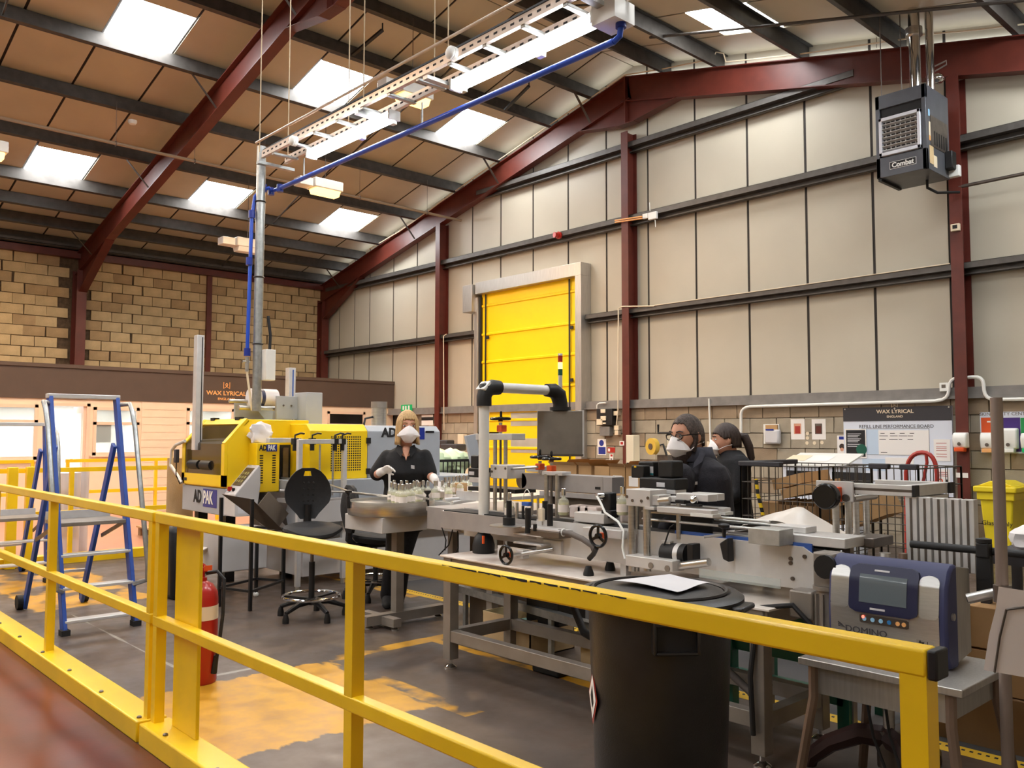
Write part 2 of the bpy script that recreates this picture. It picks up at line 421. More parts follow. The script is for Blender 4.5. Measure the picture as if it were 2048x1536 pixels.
for side in (0, 1):
    for px in PURL:
        X = px if side == 0 else 22.2-px
        s = 1 if side == 0 else -1
        z = roofz(X); h, t, fl = .235, .012, .07
        mb = MB()
        mb.box(X-t/2, X+t/2, YB, .1, z+.01, z+h)                       # zed purlin: web, bottom and top flange
        mb.add([(X,YB,z+.01),(X+s*fl,YB,z+.01+.23*fl),(X+s*fl,.1,z+.01+.23*fl),(X,.1,z+.01),(X,YB,z+.022),(X+s*fl,YB,z+.022+.23*fl),(X+s*fl,.1,z+.022+.23*fl),(X,.1,z+.022)],
               [(0,3,2,1),(4,5,6,7),(0,1,5,4),(1,2,6,5),(2,3,7,6),(3,0,4,7)])
        mb.add([(X,YB,z+h),(X-s*fl,YB,z+h-.23*fl),(X-s*fl,.1,z+h-.23*fl),(X,.1,z+h),(X,YB,z+h+.01),(X-s*fl,YB,z+h+.01-.23*fl),(X-s*fl,.1,z+h+.01-.23*fl),(X,.1,z+h+.01)],
               [(0,3,2,1),(4,5,6,7),(0,1,5,4),(1,2,6,5),(2,3,7,6),(3,0,4,7)])
        obj('purlin', mb, 'purlin', ceil)
# sag rods that tie the purlins half way along every bay
for yy in (-3.05, -9.2):
    for a, c in ((.86, 10.28),):
        mb = MB()
        for i in range(len(PURL)-1):
            p, q = PURL[i], PURL[i+1]
            mb.cyl((p, yy, roofz(p)+.16), (q, yy+.05, roofz(q)+.06), .016, n=6)
        obj('sag_rod', mb, 'purlin', ceil)
        mb = MB()
        for i in range(4):
            p, q = 22.2-PURL[i], 22.2-PURL[i+1]
            mb.cyl((p, yy, roofz(p)+.16), (q, yy+.05, roofz(q)+.06), .016, n=6)
        obj('sag_rod', mb, 'purlin', ceil)

# ---- gable wall: backing, sheets with dark joints, sheeting rails, low block wall
wb = struct(obj('wall_back', MB().prism([(0,0),(X1+.3,0),(X1+.3,roofz(X1)+.3),(11.1,8.1),(0,roofz(0)+.3)], 'y', .011, .3), 'panel_joint'))
JX = [.62, 1.3, 2.02, 2.71, 3.73, 4.68, 5.68, 6.66, 7.57, 8.53, 9.49, 10.45, 11.4, 12.39, 13.37, 14.35, 15.35, 16.35, 17.35, 18.35, 19.35, 20.35, 21.35]
for a, c in zip(JX, JX[1:]):
    a2, c2 = a+.02, c-.02
    P = [(a2, 2.07), (c2, 2.07), (c2, roofz(c2)+.27)] + ([(11.1, 8.04)] if a2 < 11.1 < c2 else []) + [(a2, roofz(a2)+.27)]
    obj('wall_panel', MB().prism(P, 'y', 0, .0105), 'panel', wb)
for z0, z1, xa, xb in ((3.5,3.655,.7,6.95), (3.5,3.655,10.09,21.4), (5.12,5.30,.9,21.2), (6.42,6.60,7.0,15.2)):
    zm = (z0+z1)/2; mb = MB(); mb.box(xa, xb, -.19, -.18, zm, z1); mb.box(xa, xb, -.19, -.0, z1-.006, z1); mb.box(xa, xb, -.18, -.06, zm, zm+.006); mb.box(xa, xb, -.06, -.05, z0, z1); mb.box(xa, xb, -.13, -.05, z0, z0+.006); mb.box(xa, xb, -.13, -.124, z0, z0+.02)
    obj('sheeting_rail', mb, 'rail_grey', wb)
for a, c in (((.7, roofz(.7)), (11.1, 7.77)), ((21.6, roofz(21.6)), (11.1, 7.77))):      # daylight strip between gable wall and roof sheets
    obj('daylight_strip', MB().bar((a[0], -.04, a[1]+.03), (c[0], -.04, c[1]+.03), .03, .05), 'gap_light', wb)
obj('wall_capping', MB().box(.7, X1, -.16, .1, 1.965, 2.075), 'cap_grey', wb)
obj('wall_capping_lip', MB().box(.7, X1, -.185, -.1, 1.93, 1.968), 'cap_grey', wb)
wl = struct(obj('wall_back_low', MB().box(4.2, X1, -.10, .12, 0, 1.955), 'mortar_grey'))
BW, BH = .45, .225
bm_cache = {}
def block_mesh(L_, H_, D_, ax, m, key):
    kk = (round(L_,3), round(H_,3), ax, m, key)
    if kk not in bm_cache:
        rnd = random.Random(hash(kk) & 0xffff)
        j = lambda: rnd.uniform(-.006, .006)
        vs = []
        for d in (0, D_):
            for u, v in ((0,0),(L_,0),(L_,H_),(0,H_)):
                uu, vv, dd = u+j(), v+j()*.6, d + (j()*.6 if d == 0 else 0)
                vs.append((uu, dd, vv) if ax == 'x' else (-dd, uu, vv))
        me = MB().add(vs, [(0,1,2,3),(4,7,6,5),(0,4,5,1),(1,5,6,2),(2,6,7,3),(3,7,4,0)]).mesh('block')
        me.materials.append(MAT[m]); bm_cache[kk] = me
    return bm_cache[kk]
def put_block(p, L_, H_, ax, m, parent):
    o = bpy.data.objects.new('block', block_mesh(L_, H_, .045, ax, m, random.randrange(5))); COL.objects.link(o); o.parent = parent; o.location = p
for r in range(9):
    z = 1.945 - (r+1)*BH + .005
    if z < -.1: break
    x = 5.55 - (BW/2 if r % 2 else 0)
    while x < 18.6:
        put_block((x+.006, -.125, max(z,0)+.005), BW-.013, BH-.012, 'x', 'block_grey' if (r > 0 and random.random() < .8) else 'block_grey_dark', wl)
        x += BW
# ---- block wall at the low side, above the offices
wL = struct(obj('wall_left', MB().box(.2, X0-.03, YB, .1, 0, roofz(X0)+.2), 'mortar'))
bw, bh = .438, .2187
for r in range(12):
    z = 2.66 + r*bh
    if z > 5.27: break
    yy = -8.9 + (bw/2 if r % 2 else 0) + random.uniform(-.01,.01)
    while yy < -.2:
        if not (-6.28 < yy+bw/2 < -5.98 ):
            hh = min(bh-.014, 5.28-z)
            if hh > .03: put_block((X0+.02, yy+random.uniform(.004,.03), z), bw-random.choice((.014,.018,.03)), hh, 'y', 'block_warm' if random.random() < .86 else 'block_warm_dark', wL)
        yy += bw
obj('mortar_band', MB().box(X0-.03, X0+.0, YB, 0, 5.28, 5.33), 'mortar', wL)
obj('eaves_beam', MB().box(X0-.02, X0+.16, -9.5, -.1, 5.27, 5.42), 'red_oxide', wL)
obj('eaves_channel', MB().box(X0-.05, X0+.35, -9.5, -.1, 5.46, 5.52), 'purlin', wL)
# ---- walls behind the photographer close the hall
struct(obj('wall_right', MB().box(X1+.05, X1+.3, YB, .1, 0, roofz(X1)+.3), 'panel'))
struct(obj('wall_rear', MB().prism([(0,0),(X1+.3,0),(X1+.3,roofz(X1)+.3),(11.1,8.1),(0,roofz(0)+.3)], 'y', YB-.2, YB), 'panel'))

# ---- red steel frames
def steel_column(x, y, z1, label, wd=.15, dp=.25, turn=False, z0=0):
    mb = MB(); mb.ibeam((x,y,z0), (x,y,z1), (1,0,0) if turn else (0,1,0), wd, dp, .013, .009)
    o = obj('steel_column', mb, 'red_oxide'); return tag(o, label, 'column')
steel_column(5.79, -.145, roofz(5.79)-.45, 'red oxide steel column left of the yellow roller door')
steel_column(11.1, -.145, roofz(11.1)-1.0, 'red oxide steel column under the roof ridge, right of the yellow door')
steel_column(16.53, -.145, roofz(16.53)-.45, 'red oxide steel column behind the dark unit heater, soap dispenser on it')
steel_column(.74, -.16, 5.0, 'dark red corner column where block wall meets panelled wall', .2, .26, True)
steel_column(.78, -6.12, 5.0, 'red oxide portal column standing in the block wall', .2, .34, True)
o = obj('wind_post', MB().box(X0-.02, X0+.09, -3.26, -3.14, 0, 5.3), 'red_oxide'); tag(o, 'thin red steel post dividing the block wall behind the grey mast', 'post')
def rafter(y, label, wd=.17, dp=.44):
    t = thing('portal_rafter', label, 'beam', (11.1, y, 7.3))
    sl = Vector((1,0,.23)).normalized(); n = Vector((-.23,0,1)).normalized()
    a = Vector((.55,y,roofz(.55))) - n*dp/2; b = Vector((11.1,y,7.77)) - n*dp/2
    obj('rafter', MB().ibeam(a, b, (0,0,1), wd, dp, .016, .011), 'red_oxide', t)
    a2 = Vector((21.65,y,roofz(21.65))) - Vector((.23,0,1)).normalized()*dp/2; b2 = Vector((11.1,y,7.77)) - Vector((.23,0,1)).normalized()*dp/2
    obj('rafter', MB().ibeam(b2, a2, (0,0,1), wd, dp, .016, .011), 'red_oxide', t)
    mb = MB()                                           # apex haunch and eaves haunches with their flanges
    P = [(10.0,roofz(10)-.42),(11.1,7.33),(12.2,roofz(12.2)-.42),(11.3,6.93),(10.9,6.93)]
    mb.prism(P, 'y', y-.008, y+.008); mb.box(10.9,11.3,y-wd/2,y+wd/2,6.915,6.93)
    mb.bar((9.98,y,roofz(10)-.44),(10.92,y,6.925),wd,.014,(0,0,1)); mb.bar((11.28,y,6.925),(12.22,y,roofz(12.2)-.44),wd,.014,(0,0,1))
    mb.box(11.085,11.115,y-wd/2,y+wd/2,6.93,7.75)
    obj('apex_haunch', mb, 'red_oxide', t)
    mb = MB(); mb.prism([(.75,roofz(.75)-.4),(2.6,roofz(2.6)-.42),(.95,4.55),(.75,4.55)], 'y', y-.008, y+.008)
    mb.bar((.9,y,4.5),(2.62,y,roofz(2.6)-.45),wd,.016,(0,0,1)); obj('eaves_haunch', mb, 'red_oxide', t)
    for X in (1.72, 4.9, 7.76, 10.28):                  # fly braces down to the bottom flange
        obj('fly_brace', MB().bar((X,y-.5,roofz(X)+.05),(X,y-.07,roofz(X)-.42),.05,.006), 'purlin', t)
    return t
rafter(-.17, 'red steel rafter along the panelled gable wall')
rafter(-6.1, 'red steel portal rafter crossing the roof at upper left')
rafter(-12.1, 'red steel portal rafter overhead behind the railings')

# ---- offices along the block wall
XF = 3.79
OPEN = [('w',-8.95,-7.58,1.02,1.99), ('d',-7.40,-6.72,0,2.03), ('w',-6.66,-5.84,1.08,1.97), ('w',-4.93,-3.95,.95,1.99), ('w',-2.62,-2.12,.3,1.98), ('w',-1.78,-.80,.9,1.99)]
mb = MB(); yp = -16
for kd, ya, yb, za, zb in OPEN:
    mb.box(XF-.1, XF, yp, ya, 0, 2.1); mb.box(XF-.1, XF, ya, yb, zb, 2.1)
    if za > 0: mb.box(XF-.1, XF, ya, yb, 0, za)
    yp = yb
mb.box(XF-.1, XF, yp, -.02, 0, 2.1)
of = struct(obj('wall_office', mb, 'office_white'))
for i in range(14):                                   # cladding boards between the windows
    obj('cladding_board', MB().box(XF, XF+.012, -5.8, -4.98, .06+i*.145, .06+i*.145+.138), 'office_white', of)
obj('fascia_board', MB().box(X0+.05, XF+.03, -16, -.02, 2.10, 2.66), 'fascia', of)
obj('fascia_trim', MB().box(X0+.05, XF+.06, -16, -.02, 2.66, 2.725), 'fascia', of)
struct(obj('wall_office_inner', MB().box(1.4, 1.5, -16, -.02, 0, 2.1), 'white_paint'))
obj('office_partition', MB().box(1.5, XF-.1, -5.5, -5.42, 0, 2.1), 'white_paint', of)
obj('office_partition', MB().box(1.5, XF-.1, -3.4, -3.32, 0, 2.1), 'white_paint', of)
mat('office_lamp', (.93,.98,1), .5, emit=22)
for yy in (-8.3, -6.6, -4.4):
    t = thing('office_ceiling_light', 'white ceiling light panel inside the office, seen from below' if yy == -6.6 else ('ceiling light panel in the office left of the door' if yy < -7 else 'ceiling light panel in the office right of the window'), 'light', (2.6,yy,2.06))
    obj('diffuser', MB().box(2.2,3.2,yy-.5,yy+.5,2.06,2.075), 'office_lamp', t); obj('frame', MB().box(2.15,3.25,yy-.55,yy+.55,2.075,2.1), 'white_plastic', t)
nw = nd = 0
for kd, ya, yb, za, zb in OPEN:
    f = .055; x0, x1 = XF-.06, XF+.02
    if kd == 'w':
        nw += 1; mb = MB()
        for a in ((ya,yb,za,za+f),(ya,yb,zb-f,zb),(ya,ya+f,za,zb),(yb-f,yb,za,zb)): mb.box(x0,x1,*a)
        tz = zb-.3
        mb.box(x0,x1,ya,yb,tz-f/2,tz+f/2)
        wn = struct(obj('window_%d' % nw, mb, 'upvc'))
        m = 'glass_lit' if nw < 5 else 'black_gloss'
        obj('window_pane', MB().box(XF-.02,XF-.012,ya+f,yb-f,za+f,tz-f/2), m, wn); obj('window_pane', MB().box(XF-.02,XF-.012,ya+f,yb-f,tz+f/2,zb-f), m, wn)
        obj('window_sill', MB().box(XF-.02,XF+.07,ya-.04,yb+.04,za-.03,za), 'upvc', wn)
    else:
        nd += 1; mb = MB()
        for a in ((ya,ya+f,za,zb),(yb-f,yb,za,zb),(ya,yb,zb-f,zb)): mb.box(x0,x1,*a)
        dn = struct(obj('door_%d' % nd, mb, 'upvc'))
        lf = obj('door_leaf', MB().box(XF-.62,XF-.02,yb-f-.05,yb-f,.02,zb-f), 'upvc', dn)
        obj('door_pane', MB().box(XF-.55,XF-.1,yb-f-.056,yb-f-.05,.25,zb-f-.12), 'white_plastic', lf)
        obj('door_handle', MB().bar((XF-.58,yb-f-.09,1.0),(XF-.48,yb-f-.09,1.0),.02,.02), 'black', lf)
# brand lettering on the fascia
def wax_logo(P, h, M_of, mat_, parent):
    """crown-like W mark, name and country; P = centre of the name line, h = height of the name's capitals"""
    ex = (M_of(P).to_3x3() @ Vector((1,0,0))); ey = Vector((0,0,1)); nrm = M_of(P).to_3x3() @ Vector((0,0,1))
    c = Vector(P) + ey*(h*1.9)
    q = lambda u, v: c + ex*(u*h) + ey*(v*h) + nrm*.004
    r = h*.075
    mb = MB(); mb.tube([q(-.75,.8),q(-.75,-.75),q(-.1,-.3),q(.2,0),q(.25,.25),q(.12,.45),q(0,.5)], r*1.2, 6); mb.tube([q(.75,.8),q(.75,-.75),q(.1,-.3),q(-.2,0),q(-.25,.25),q(-.12,.45),q(0,.5)], r*1.2, 6)
    obj('logo_mark', mb, mat_, parent)
    text('lettering', 'WAX LYRICAL', h*1.38, M_of(Vector(P)+nrm*.003), mat_, parent, bold=h*.03, sx=1.1)
    text('lettering', 'ENGLAND', h*.8, M_of(Vector(P)-ey*(h*1.35)+nrm*.003), mat_, parent, bold=h*.015, sx=1.15)
wax_logo((XF+.032, at(453,787,X=XF+.03).y, at(453,787,X=XF+.03).z), .085, SIDEX, 'gold_letter', of)
# ================================================================== LIGHTS
def lamp_sodium(P, label, lit=True, power=1.0):
    t = thing('high_bay_lamp', label, 'lamp', P); x, y, z = P
    obj('housing', MB().box(x-.16,x+.16,y-.28,y+.28,z+.03,z+.2), 'white_paint', t, bev=.015)
    obj('gear_box', MB().box(x-.12,x+.12,y-.55,y-.3,z+.03,z+.17), 'white_paint', t, bev=.01)
    obj('lens', MB().prism([(x-.14,z+.03),(x+.14,z+.03),(x+.09,z-.06),(x-.09,z-.06)], 'y', y-.24, y+.24), 'sodium_glow' if lit else 'white_plastic', t, bev=.01)
    obj('hanger', MB().cyl((x,y,z+.2),(x,y,roofz(x)+.1),.006,n=6), 'steel_dark', t)
    if lit:
        l = bpy.data.lights.new('sodium_light', 'AREA'); l.energy = SODIUM*power; l.color = WARM; l.size = .28; l.size_y = .48; l.shape = 'RECTANGLE'
        lo = bpy.data.objects.new('sodium_light', l); COL.objects.link(lo); lo.location = (x,y,z-.08); lo.parent = t; lo.matrix_parent_inverse = parent_matrix(t).inverted()
lamp_sodium(at(650,385,Z=5.75), 'glowing amber sodium lamp hung from the roof left of centre')
lamp_sodium(at(825,200,Z=6.45), 'glowing amber sodium lamp shining behind the cable tray')
lamp_sodium(at(495,500,Z=5.05), 'unlit cream lamp box under the eaves behind the grey mast', lit=False)
lamp_sodium((6.2,-9.0,5.6), 'sodium lamp over the office walkway at left')
lamp_sodium((10.5,-11.5,6.3), 'sodium lamp over the walkway behind the railing')
lamp_sodium((1.9,-9.4,4.75), 'sodium lamp close to the block wall at far left', power=.35)
# ================================================================== YELLOW RAILINGS
def bolt(mb, p, r=.012): mb.lathe([(r,0),(r,.006),(r*.6,.01),(0,.011)], p, 8)
def railing_x(xa, xb, posts, label, y=-10.12, kerb=True, plate=None, capend=False):
    t = thing('safety_railing', label, 'railing', ((xa+xb)/2, y, 0))
    s = .025
    obj('top_rail', MB().box(xa,xb,y-s,y+s,1.03,1.08), 'yellow_paint', t, bev=.006)
    obj('mid_rail', MB().box(xa,xb,y-s,y+s,.545,.595), 'yellow_paint', t, bev=.006)
    for p in posts: obj('post', MB().box(p-.0235,p+.0235,y-.0235,y+.0235,.09,1.035), 'yellow_paint', t)
    if kerb:
        obj('kerb_channel', MB().box(xa,xb,y-.075,y+.07,.0,.1), 'yellow_paint', t, bev=.008)
        n = int((xb-xa)/.5)
        for i in range(n):
            mb = MB(); bolt(mb, (xa+.25+i*(xb-xa-.3)/max(1,n-1), y-.045, .1)); obj('bolt', mb, 'steel_dark', t)
    if plate: obj('infill_plate', MB().box(plate[0],plate[1],y+.028,y+.045,.1,1.02), 'yellow_paint', t, bev=.003)
    if capend: obj('end_cap', MB().box(xb,xb+.018,y-.026,y+.026,1.029,1.081), 'black', t, bev=.004)
    return t
railing_x(9.95, 16.395, (10.1,11.6,13.1,14.63,16.365), 'yellow steel railing running off to the left beside the blue ladders')
railing_x(16.425, 20.02, (16.455,18.16,19.995), 'near yellow steel railing with black end cap in front of the bottling line', plate=(16.56,16.83), capend=True)
NR = [o for o in bpy.data.objects if o.name == 'safety_railing.001'][0]
rs_ = random.Random(2); mb = MB(); x = 18.66
while x < 19.32:
    l = rs_.uniform(.015,.05); d = .002 + .0025*math.sin((x-18.66)/.66*PI)*rs_.uniform(.3,1)
    mb.add([(x,-10.1455,1.078),(x+l,-10.1455,1.078),(x+l,-10.1455,1.078-d*1.6),(x+l*.5,-10.1457,1.078-d*2.4*rs_.random()),(x,-10.1455,1.078-d*1.2)],[(0,1,2,3,4)]); x += l*rs_.uniform(.9,1.25)
s_ = obj('paint_scuff', mb, 'ink', NR); s_['kind'] = 'stuff'
def railing_y(x, ya, yb, posts, label, tall=True, kerb=True, s=.025):
    t = thing('safety_railing', label, 'railing', (x, (ya+yb)/2, 0))
    obj('top_rail', MB().box(x-s,x+s,ya,yb,1.03,1.08), 'yellow_paint', t); obj('mid_rail', MB().box(x-s,x+s,ya,yb,.545,.595), 'yellow_paint', t)
    for p in posts: obj('post', MB().box(x-.023,x+.023,p-.023,p+.023,0,1.035), 'yellow_paint', t)
    if kerb: obj('kerb_channel', MB().box(x-.07,x+.07,ya,yb,0,.1), 'yellow_paint', t)
    return t
railing_y(9.9, -10.0, -7.42, (-9.95,-8.7,-7.45), 'yellow railing behind the ladders, along the pink office walkway')
railing_y(6.2, -7.76, -5.3, (-7.73,-6.39,-5.33), 'far yellow railing under the office windows right of the door', kerb=False)
railing_y(6.2, -11.0, -8.2, (-10.0,-8.22), 'far yellow railing left of the office door', kerb=False)
for yy, w_, lab in ((-9.33,.10,'pair of wide yellow posts at left edge, nearer the ladders'), (-9.16,.08,'yellow gate post beside the wide post at left edge')):
    o = obj('gate_post', MB().box(9.98,10.06,yy-w_/2,yy+w_/2,0,1.1), 'yellow_paint', bev=.006); tag(o, lab, 'post')

# ================================================================== LADDERS
def podium_ladder(label, xf, xr, ya, yb, xt, zt, zp, treads, wheels=True, zj=None):
    """blue glass-fibre platform steps: front stiles at xf lean back to xt, rear legs at xr"""
    t = thing('platform_ladder', label, 'ladder', ((xf+xr)/2, (ya+yb)/2, 0)); zj = zj or zt*.78
    fx = lambda z: xf + (xt-xf)*z/zt
    for y in (ya, yb):
        obj('front_stile', MB().bar((xf,y,0),(xt,y,zt),.03,.085,(1,0,0)), 'blue_frp', t, bev=.004)
        obj('rear_leg', MB().bar((xr,y+(.03 if y==ya else -.03),0.02),(fx(zj)-.05,y+(.03 if y==ya else -.03),zj),.028,.07,(1,0,0)), 'blue_frp', t, bev=.004)
    obj('top_bar', MB().bar((xt,ya-.02,zt),(xt,yb+.02,zt),.09,.035), 'alu', t, bev=.004)
    for z in treads:
        x = fx(z); tr = obj('tread', MB().box(x-.06,x+.05,ya,yb,z-.022,z), 'alu', t, bev=.004)
    pl = obj('platform', MB().box(fx(zp)-.36,fx(zp)+.04,ya+.01,yb-.01,zp-.03,zp), 'frame_grey', t, bev=.004)
    obj('platform_lip', MB().box(fx(zp)-.365,fx(zp)-.35,ya+.01,yb-.01,zp-.03,zp+.06), 'alu', pl)
    obj('cross_bar', MB().bar((xr+.12,ya+.04,.3),(xr+.12,yb-.04,.3),.03,.02), 'alu', t)
    for y, s in ((ya,-1),(yb,1)):
        obj('brace', MB().bar((fx(zp)-.02,y,zp-.02),(xr+(fx(zj)-xr)*.5,y,zp-.18),.012,.03), 'steel_dark', t)
        if wheels:
            obj('wheel', MB().cyl((xr-.03,y-.025,.06),(xr-.03,y+.025,.06),.06,n=16), 'black_rubber', t)
        obj('foot', MB().box(xf-.03,xf+.05,y-.03,y+.03,0,.04), 'black_rubber', t)
        yo = y + s*.07
        P = [(fx(zt*.97),y,zt*.965),(fx(zt*.97)+.10,yo,zt*.97),(fx(zt*.97)+.16,yo,zt*.94),(fx(zt*.9)+.2,yo,zt*.86),(fx(.4)+.17,yo,.45),(fx(.3)+.13,yo,.34),(fx(.28)+.02,y,.3)]
        obj('handrail', MB().tube(P,.019,10), 'galv', t)
    return t
podium_ladder('nearer blue fibreglass platform ladder with grey handrails', 13.78, 12.55, -9.80, -9.30, 13.2, 1.76, .79, (.1,.33,.56))
podium_ladder('farther blue fibreglass platform ladder, partly out of frame at left', 11.2, 9.78+.5, -9.95, -9.26, 10.95, 1.56, .64, (.2,.42), zj=1.3)

# ================================================================== FIRE EXTINGUISHER
ex = at(400,1362,Z=0); ex = Vector((15.6,-9.56,0))
t = thing('fire_extinguisher', 'red fire extinguisher standing on the floor behind the yellow plate', 'fire extinguisher', ex)
x, y, z = ex
obj('cylinder', MB().lathe([(.0,.0),(.092,.0),(.098,.012),(.098,.49),(.094,.525),(.066,.57),(.032,.59),(.032,.61),(0,.61)], ex, 28), 'red', t)
obj('band', MB().lathe([(.0985,.37),(.0995,.37),(.0995,.45),(.0985,.45)], ex, 28), 'cream_letter', t)
vl = obj('valve', MB().cyl((x,y,.6),(x,y,.66),.02,n=12).box(x-.02,x+.02,y-.05,y+.03,.64,.67), 'red', t, bev=.004)
obj('handle', MB().tube([(x,y+.02,.67),(x+.02,y-.04,.71),(x+.05,y-.11,.74)],.012,8).tube([(x,y+.02,.65),(x+.02,y-.05,.66),(x+.05,y-.12,.65)],.01,8), 'red', vl)
obj('safety_tag', MB().box(x+.03,x+.034,y+.0,y+.05,.65,.68), 'orange', vl)
obj('hose', MB().tube([(x,y+.03,.63),(x+.04,y+.08,.64),(x+.09,y+.1,.6),(x+.105,y+.09,.4),(x+.1,y+.07,.2),(x+.09,y+.05,.08)],.011,8), 'black_rubber', t)
obj('nozzle', MB().cyl((x+.095,y+.06,.16),(x+.088,y+.048,.06),.014,.02,n=12), 'black', t)

# ================================================================== YELLOW ROLLER DOOR
F = -.28
xl, xr = at(951,700,Y=F).x, 10.07
zt = at(1163,523,Y=F).z
ji = at(1150,700,Y=F).x
t = thing('roller_door', 'tall yellow rapid roller door in a stainless steel frame', 'door', ((xl+xr)/2, F/2, 0))
obj('jamb', MB().box(ji,xr,F,-.01,0,zt-.24), 'brushed', t, bev=.004)
obj('jamb', MB().box(xl-.11,xl+.0,F+.05,-.01,0,zt-.3), 'brushed', t, bev=.004)
obj('header', MB().box(xl-.02,xr,F,-.01,zt-.24,zt), 'brushed', t, bev=.004)
obj('motor_box', MB().box(xl-.36,xl-.06,F-.06,-.02,zt-.60,zt-.03), 'brushed', t, bev=.006)
obj('guide', MB().box(xl+.0,xl+.05,F+.1,-.06,0,zt-.3), 'black', t)
obj('guide', MB().box(ji-.04,ji,F+.1,-.06,0,zt-.26), 'black', t)
cur = obj('curtain', MB().box(xl+.03,ji-.02,-.13,-.11,0,zt-.2), 'yellow_door', t)
zz = [at(1100,p,Y=-.13).z for p in (590,652,712,772,838,897)]
for z in zz: obj('stiffener', MB().prism([(-.13,z-.035),(-.155,z-.02),(-.155,z+.015),(-.13,z+.03)], 'x', xl+.04, ji-.03), 'yellow_door', cur)
z0, z1 = at(1050,855,Y=-.13).z, at(1050,824,Y=-.13).z
for (pa, pb) in ((824,852),(877,905)):
    a, b = at(1022,pb,Y=-.13), at(1091,pa,Y=-.13)
    obj('vision_panel', MB().box(a.x,b.x,-.136,-.128,a.z,b.z), 'panel_grey_blocks', cur)
for px in (971,1139):
    X = at(px,700,Y=-.16).x; obj('strap', MB().box(X-.018,X+.018,-.165,-.158,.1,zt-.25), 'black', t)
    for py in ((675,) if px == 971 else (655,760)):
        P = at(px+4,py,Y=-.17); obj('strap_clip', MB().cbox(P,.08,.02,.06), 'black', t)
# ================================================================== THINGS ON THE GABLE WALL
def pxbox(name, x0, y0, x1, y1, Y, d, m, parent=None, bev=0):
    """box on the wall whose front face fills the given pixels; d = how far it stands out"""
    a, b = at(x0,y1,Y=Y-d), at(x1,y0,Y=Y-d)
    return obj(name, MB().box(a.x,b.x,Y-d,Y,a.z,b.z), m, parent, bev)
WY = -.125
def conduit(label, pts, r=.016, m='white_plastic', clips=()):
    o = obj('conduit', MB().tube(pts, r, 8), m); return tag(o, label, 'conduit')
def arc(a, b, c, n=4):
    a, b, c = Vector(a), Vector(b), Vector(c)
    return [a*(1-t)**2 + b*2*t*(1-t) + c*t*t for t in [i/n for i in range(n+1)]]
P = [at(1482,880,Y=-.2), at(1482,830,Y=-.2)] + arc(at(1482,828,Y=-.2), at(1483,815,Y=-.2), at(1500,813,Y=-.2)) + [at(1870,802,Y=-.2)] + arc(at(1875,801,Y=-.2), at(1897,800,Y=-.2), at(1898,780,Y=-.2)) + arc(at(1898,775,Y=-.2), at(1899,757,Y=-.2), at(1915,756,Y=-.2))
conduit('white conduit pipe running above the performance board', P, .022)
P = [at(1935,755,Y=-.2)] + arc(at(1945,754,Y=-.2), at(1966,752,Y=-.2), at(1967,768,Y=-.2)) + arc(at(1968,780,Y=-.2), at(1970,799,Y=-.2), at(1990,799,Y=-.2)) + [at(2060,798,Y=-.2)]
conduit('white conduit pipe right of the heater column', P, .022)
conduit('straight white trunking dropping to a socket behind the bearded man', [at(1418,797,Y=-.19), at(1421,882,Y=-.16)], .016)
P = [at(1308,612,Y=-.21), at(1245,613,Y=-.29), at(1237,617,Y=-.29), at(1236,820,Y=-.29), at(1233,850,Y=-.25)]
conduit('thin cream conduit down the side of the ridge column', P, .011, 'cream_letter')
conduit('thin cream conduit beside the column left of the yellow door', [at(893,668,Y=-.2), at(887,672,Y=-.25), at(888,860,Y=-.25)], .009, 'cream_letter')
conduit('long cream cable laid on the middle sheeting rail', [at(1308,611,Y=-.2), at(1560,576,Y=-.2), at(1900,527,Y=-.2)], .007, 'cream_letter')
o = pxbox('socket', 1414,883,1428,899,WY,.04,'cream_letter'); tag(o, 'cream wall socket behind the dark-haired person', 'socket')
t = thing('thermostat', 'white thermostat box under the heater column conduit', 'thermostat', at(1887,773,Y=-.16))
pxbox('case', 1879,765,1895,783,-.16,.04,'white_plastic',t,.004); pxbox('display', 1883,769,1891,776,-.2,.002,'steel_dark',t)
t = thing('switch_box', 'small white switch with dark centre on the heater column', 'switch', at(1910,454,Y=-.28))
pxbox('case', 1901,446,1918,463,-.27,.05,'cream_letter',t,.004); pxbox('face', 1905,449,1914,458,-.32,.002,'black',t)
t = thing('alarm_sounder', 'small red fire sounder on the upper sheeting rail', 'alarm', at(1119,471,Y=-.25))
p = at(1119,471,Y=-.2); obj('base', MB().cyl(p,p+Vector((0,-.04,0)),.07,n=16), 'red', t); obj('horn', MB().cyl(p+Vector((0,-.04,0)),p+Vector((-.02,-.12,0)),.045,.055,n=16), 'red', t)
# wireless aerial box beside the ridge column
t = thing('wireless_access_point', 'white aerial box with two stub antennas right of the ridge column', 'access point', at(1303,431,Y=-.25))
pxbox('case', 1296,422,1312,440,-.22,.05,'white_plastic',t,.004); pxbox('junction_box', 1285,426,1295,438,-.22,.04,'white_plastic',t)
for a, b in (((1300,422),(1299,405)),((1310,440),(1311,454))): obj('antenna', MB().cyl(at(*a,Y=-.25),at(*b,Y=-.25),.007,n=6), 'white_plastic', t)
# copper pipes across the ridge column
t = thing('copper_pipes', 'pair of short copper pipes crossing the ridge column', 'pipe', at(1260,437,Y=-.3))
for d in (0, 4): obj('pipe', MB().cyl(at(1230,441+d,Y=-.31),at(1284,433+d,Y=-.31),.012,n=8), 'gold_letter', t)
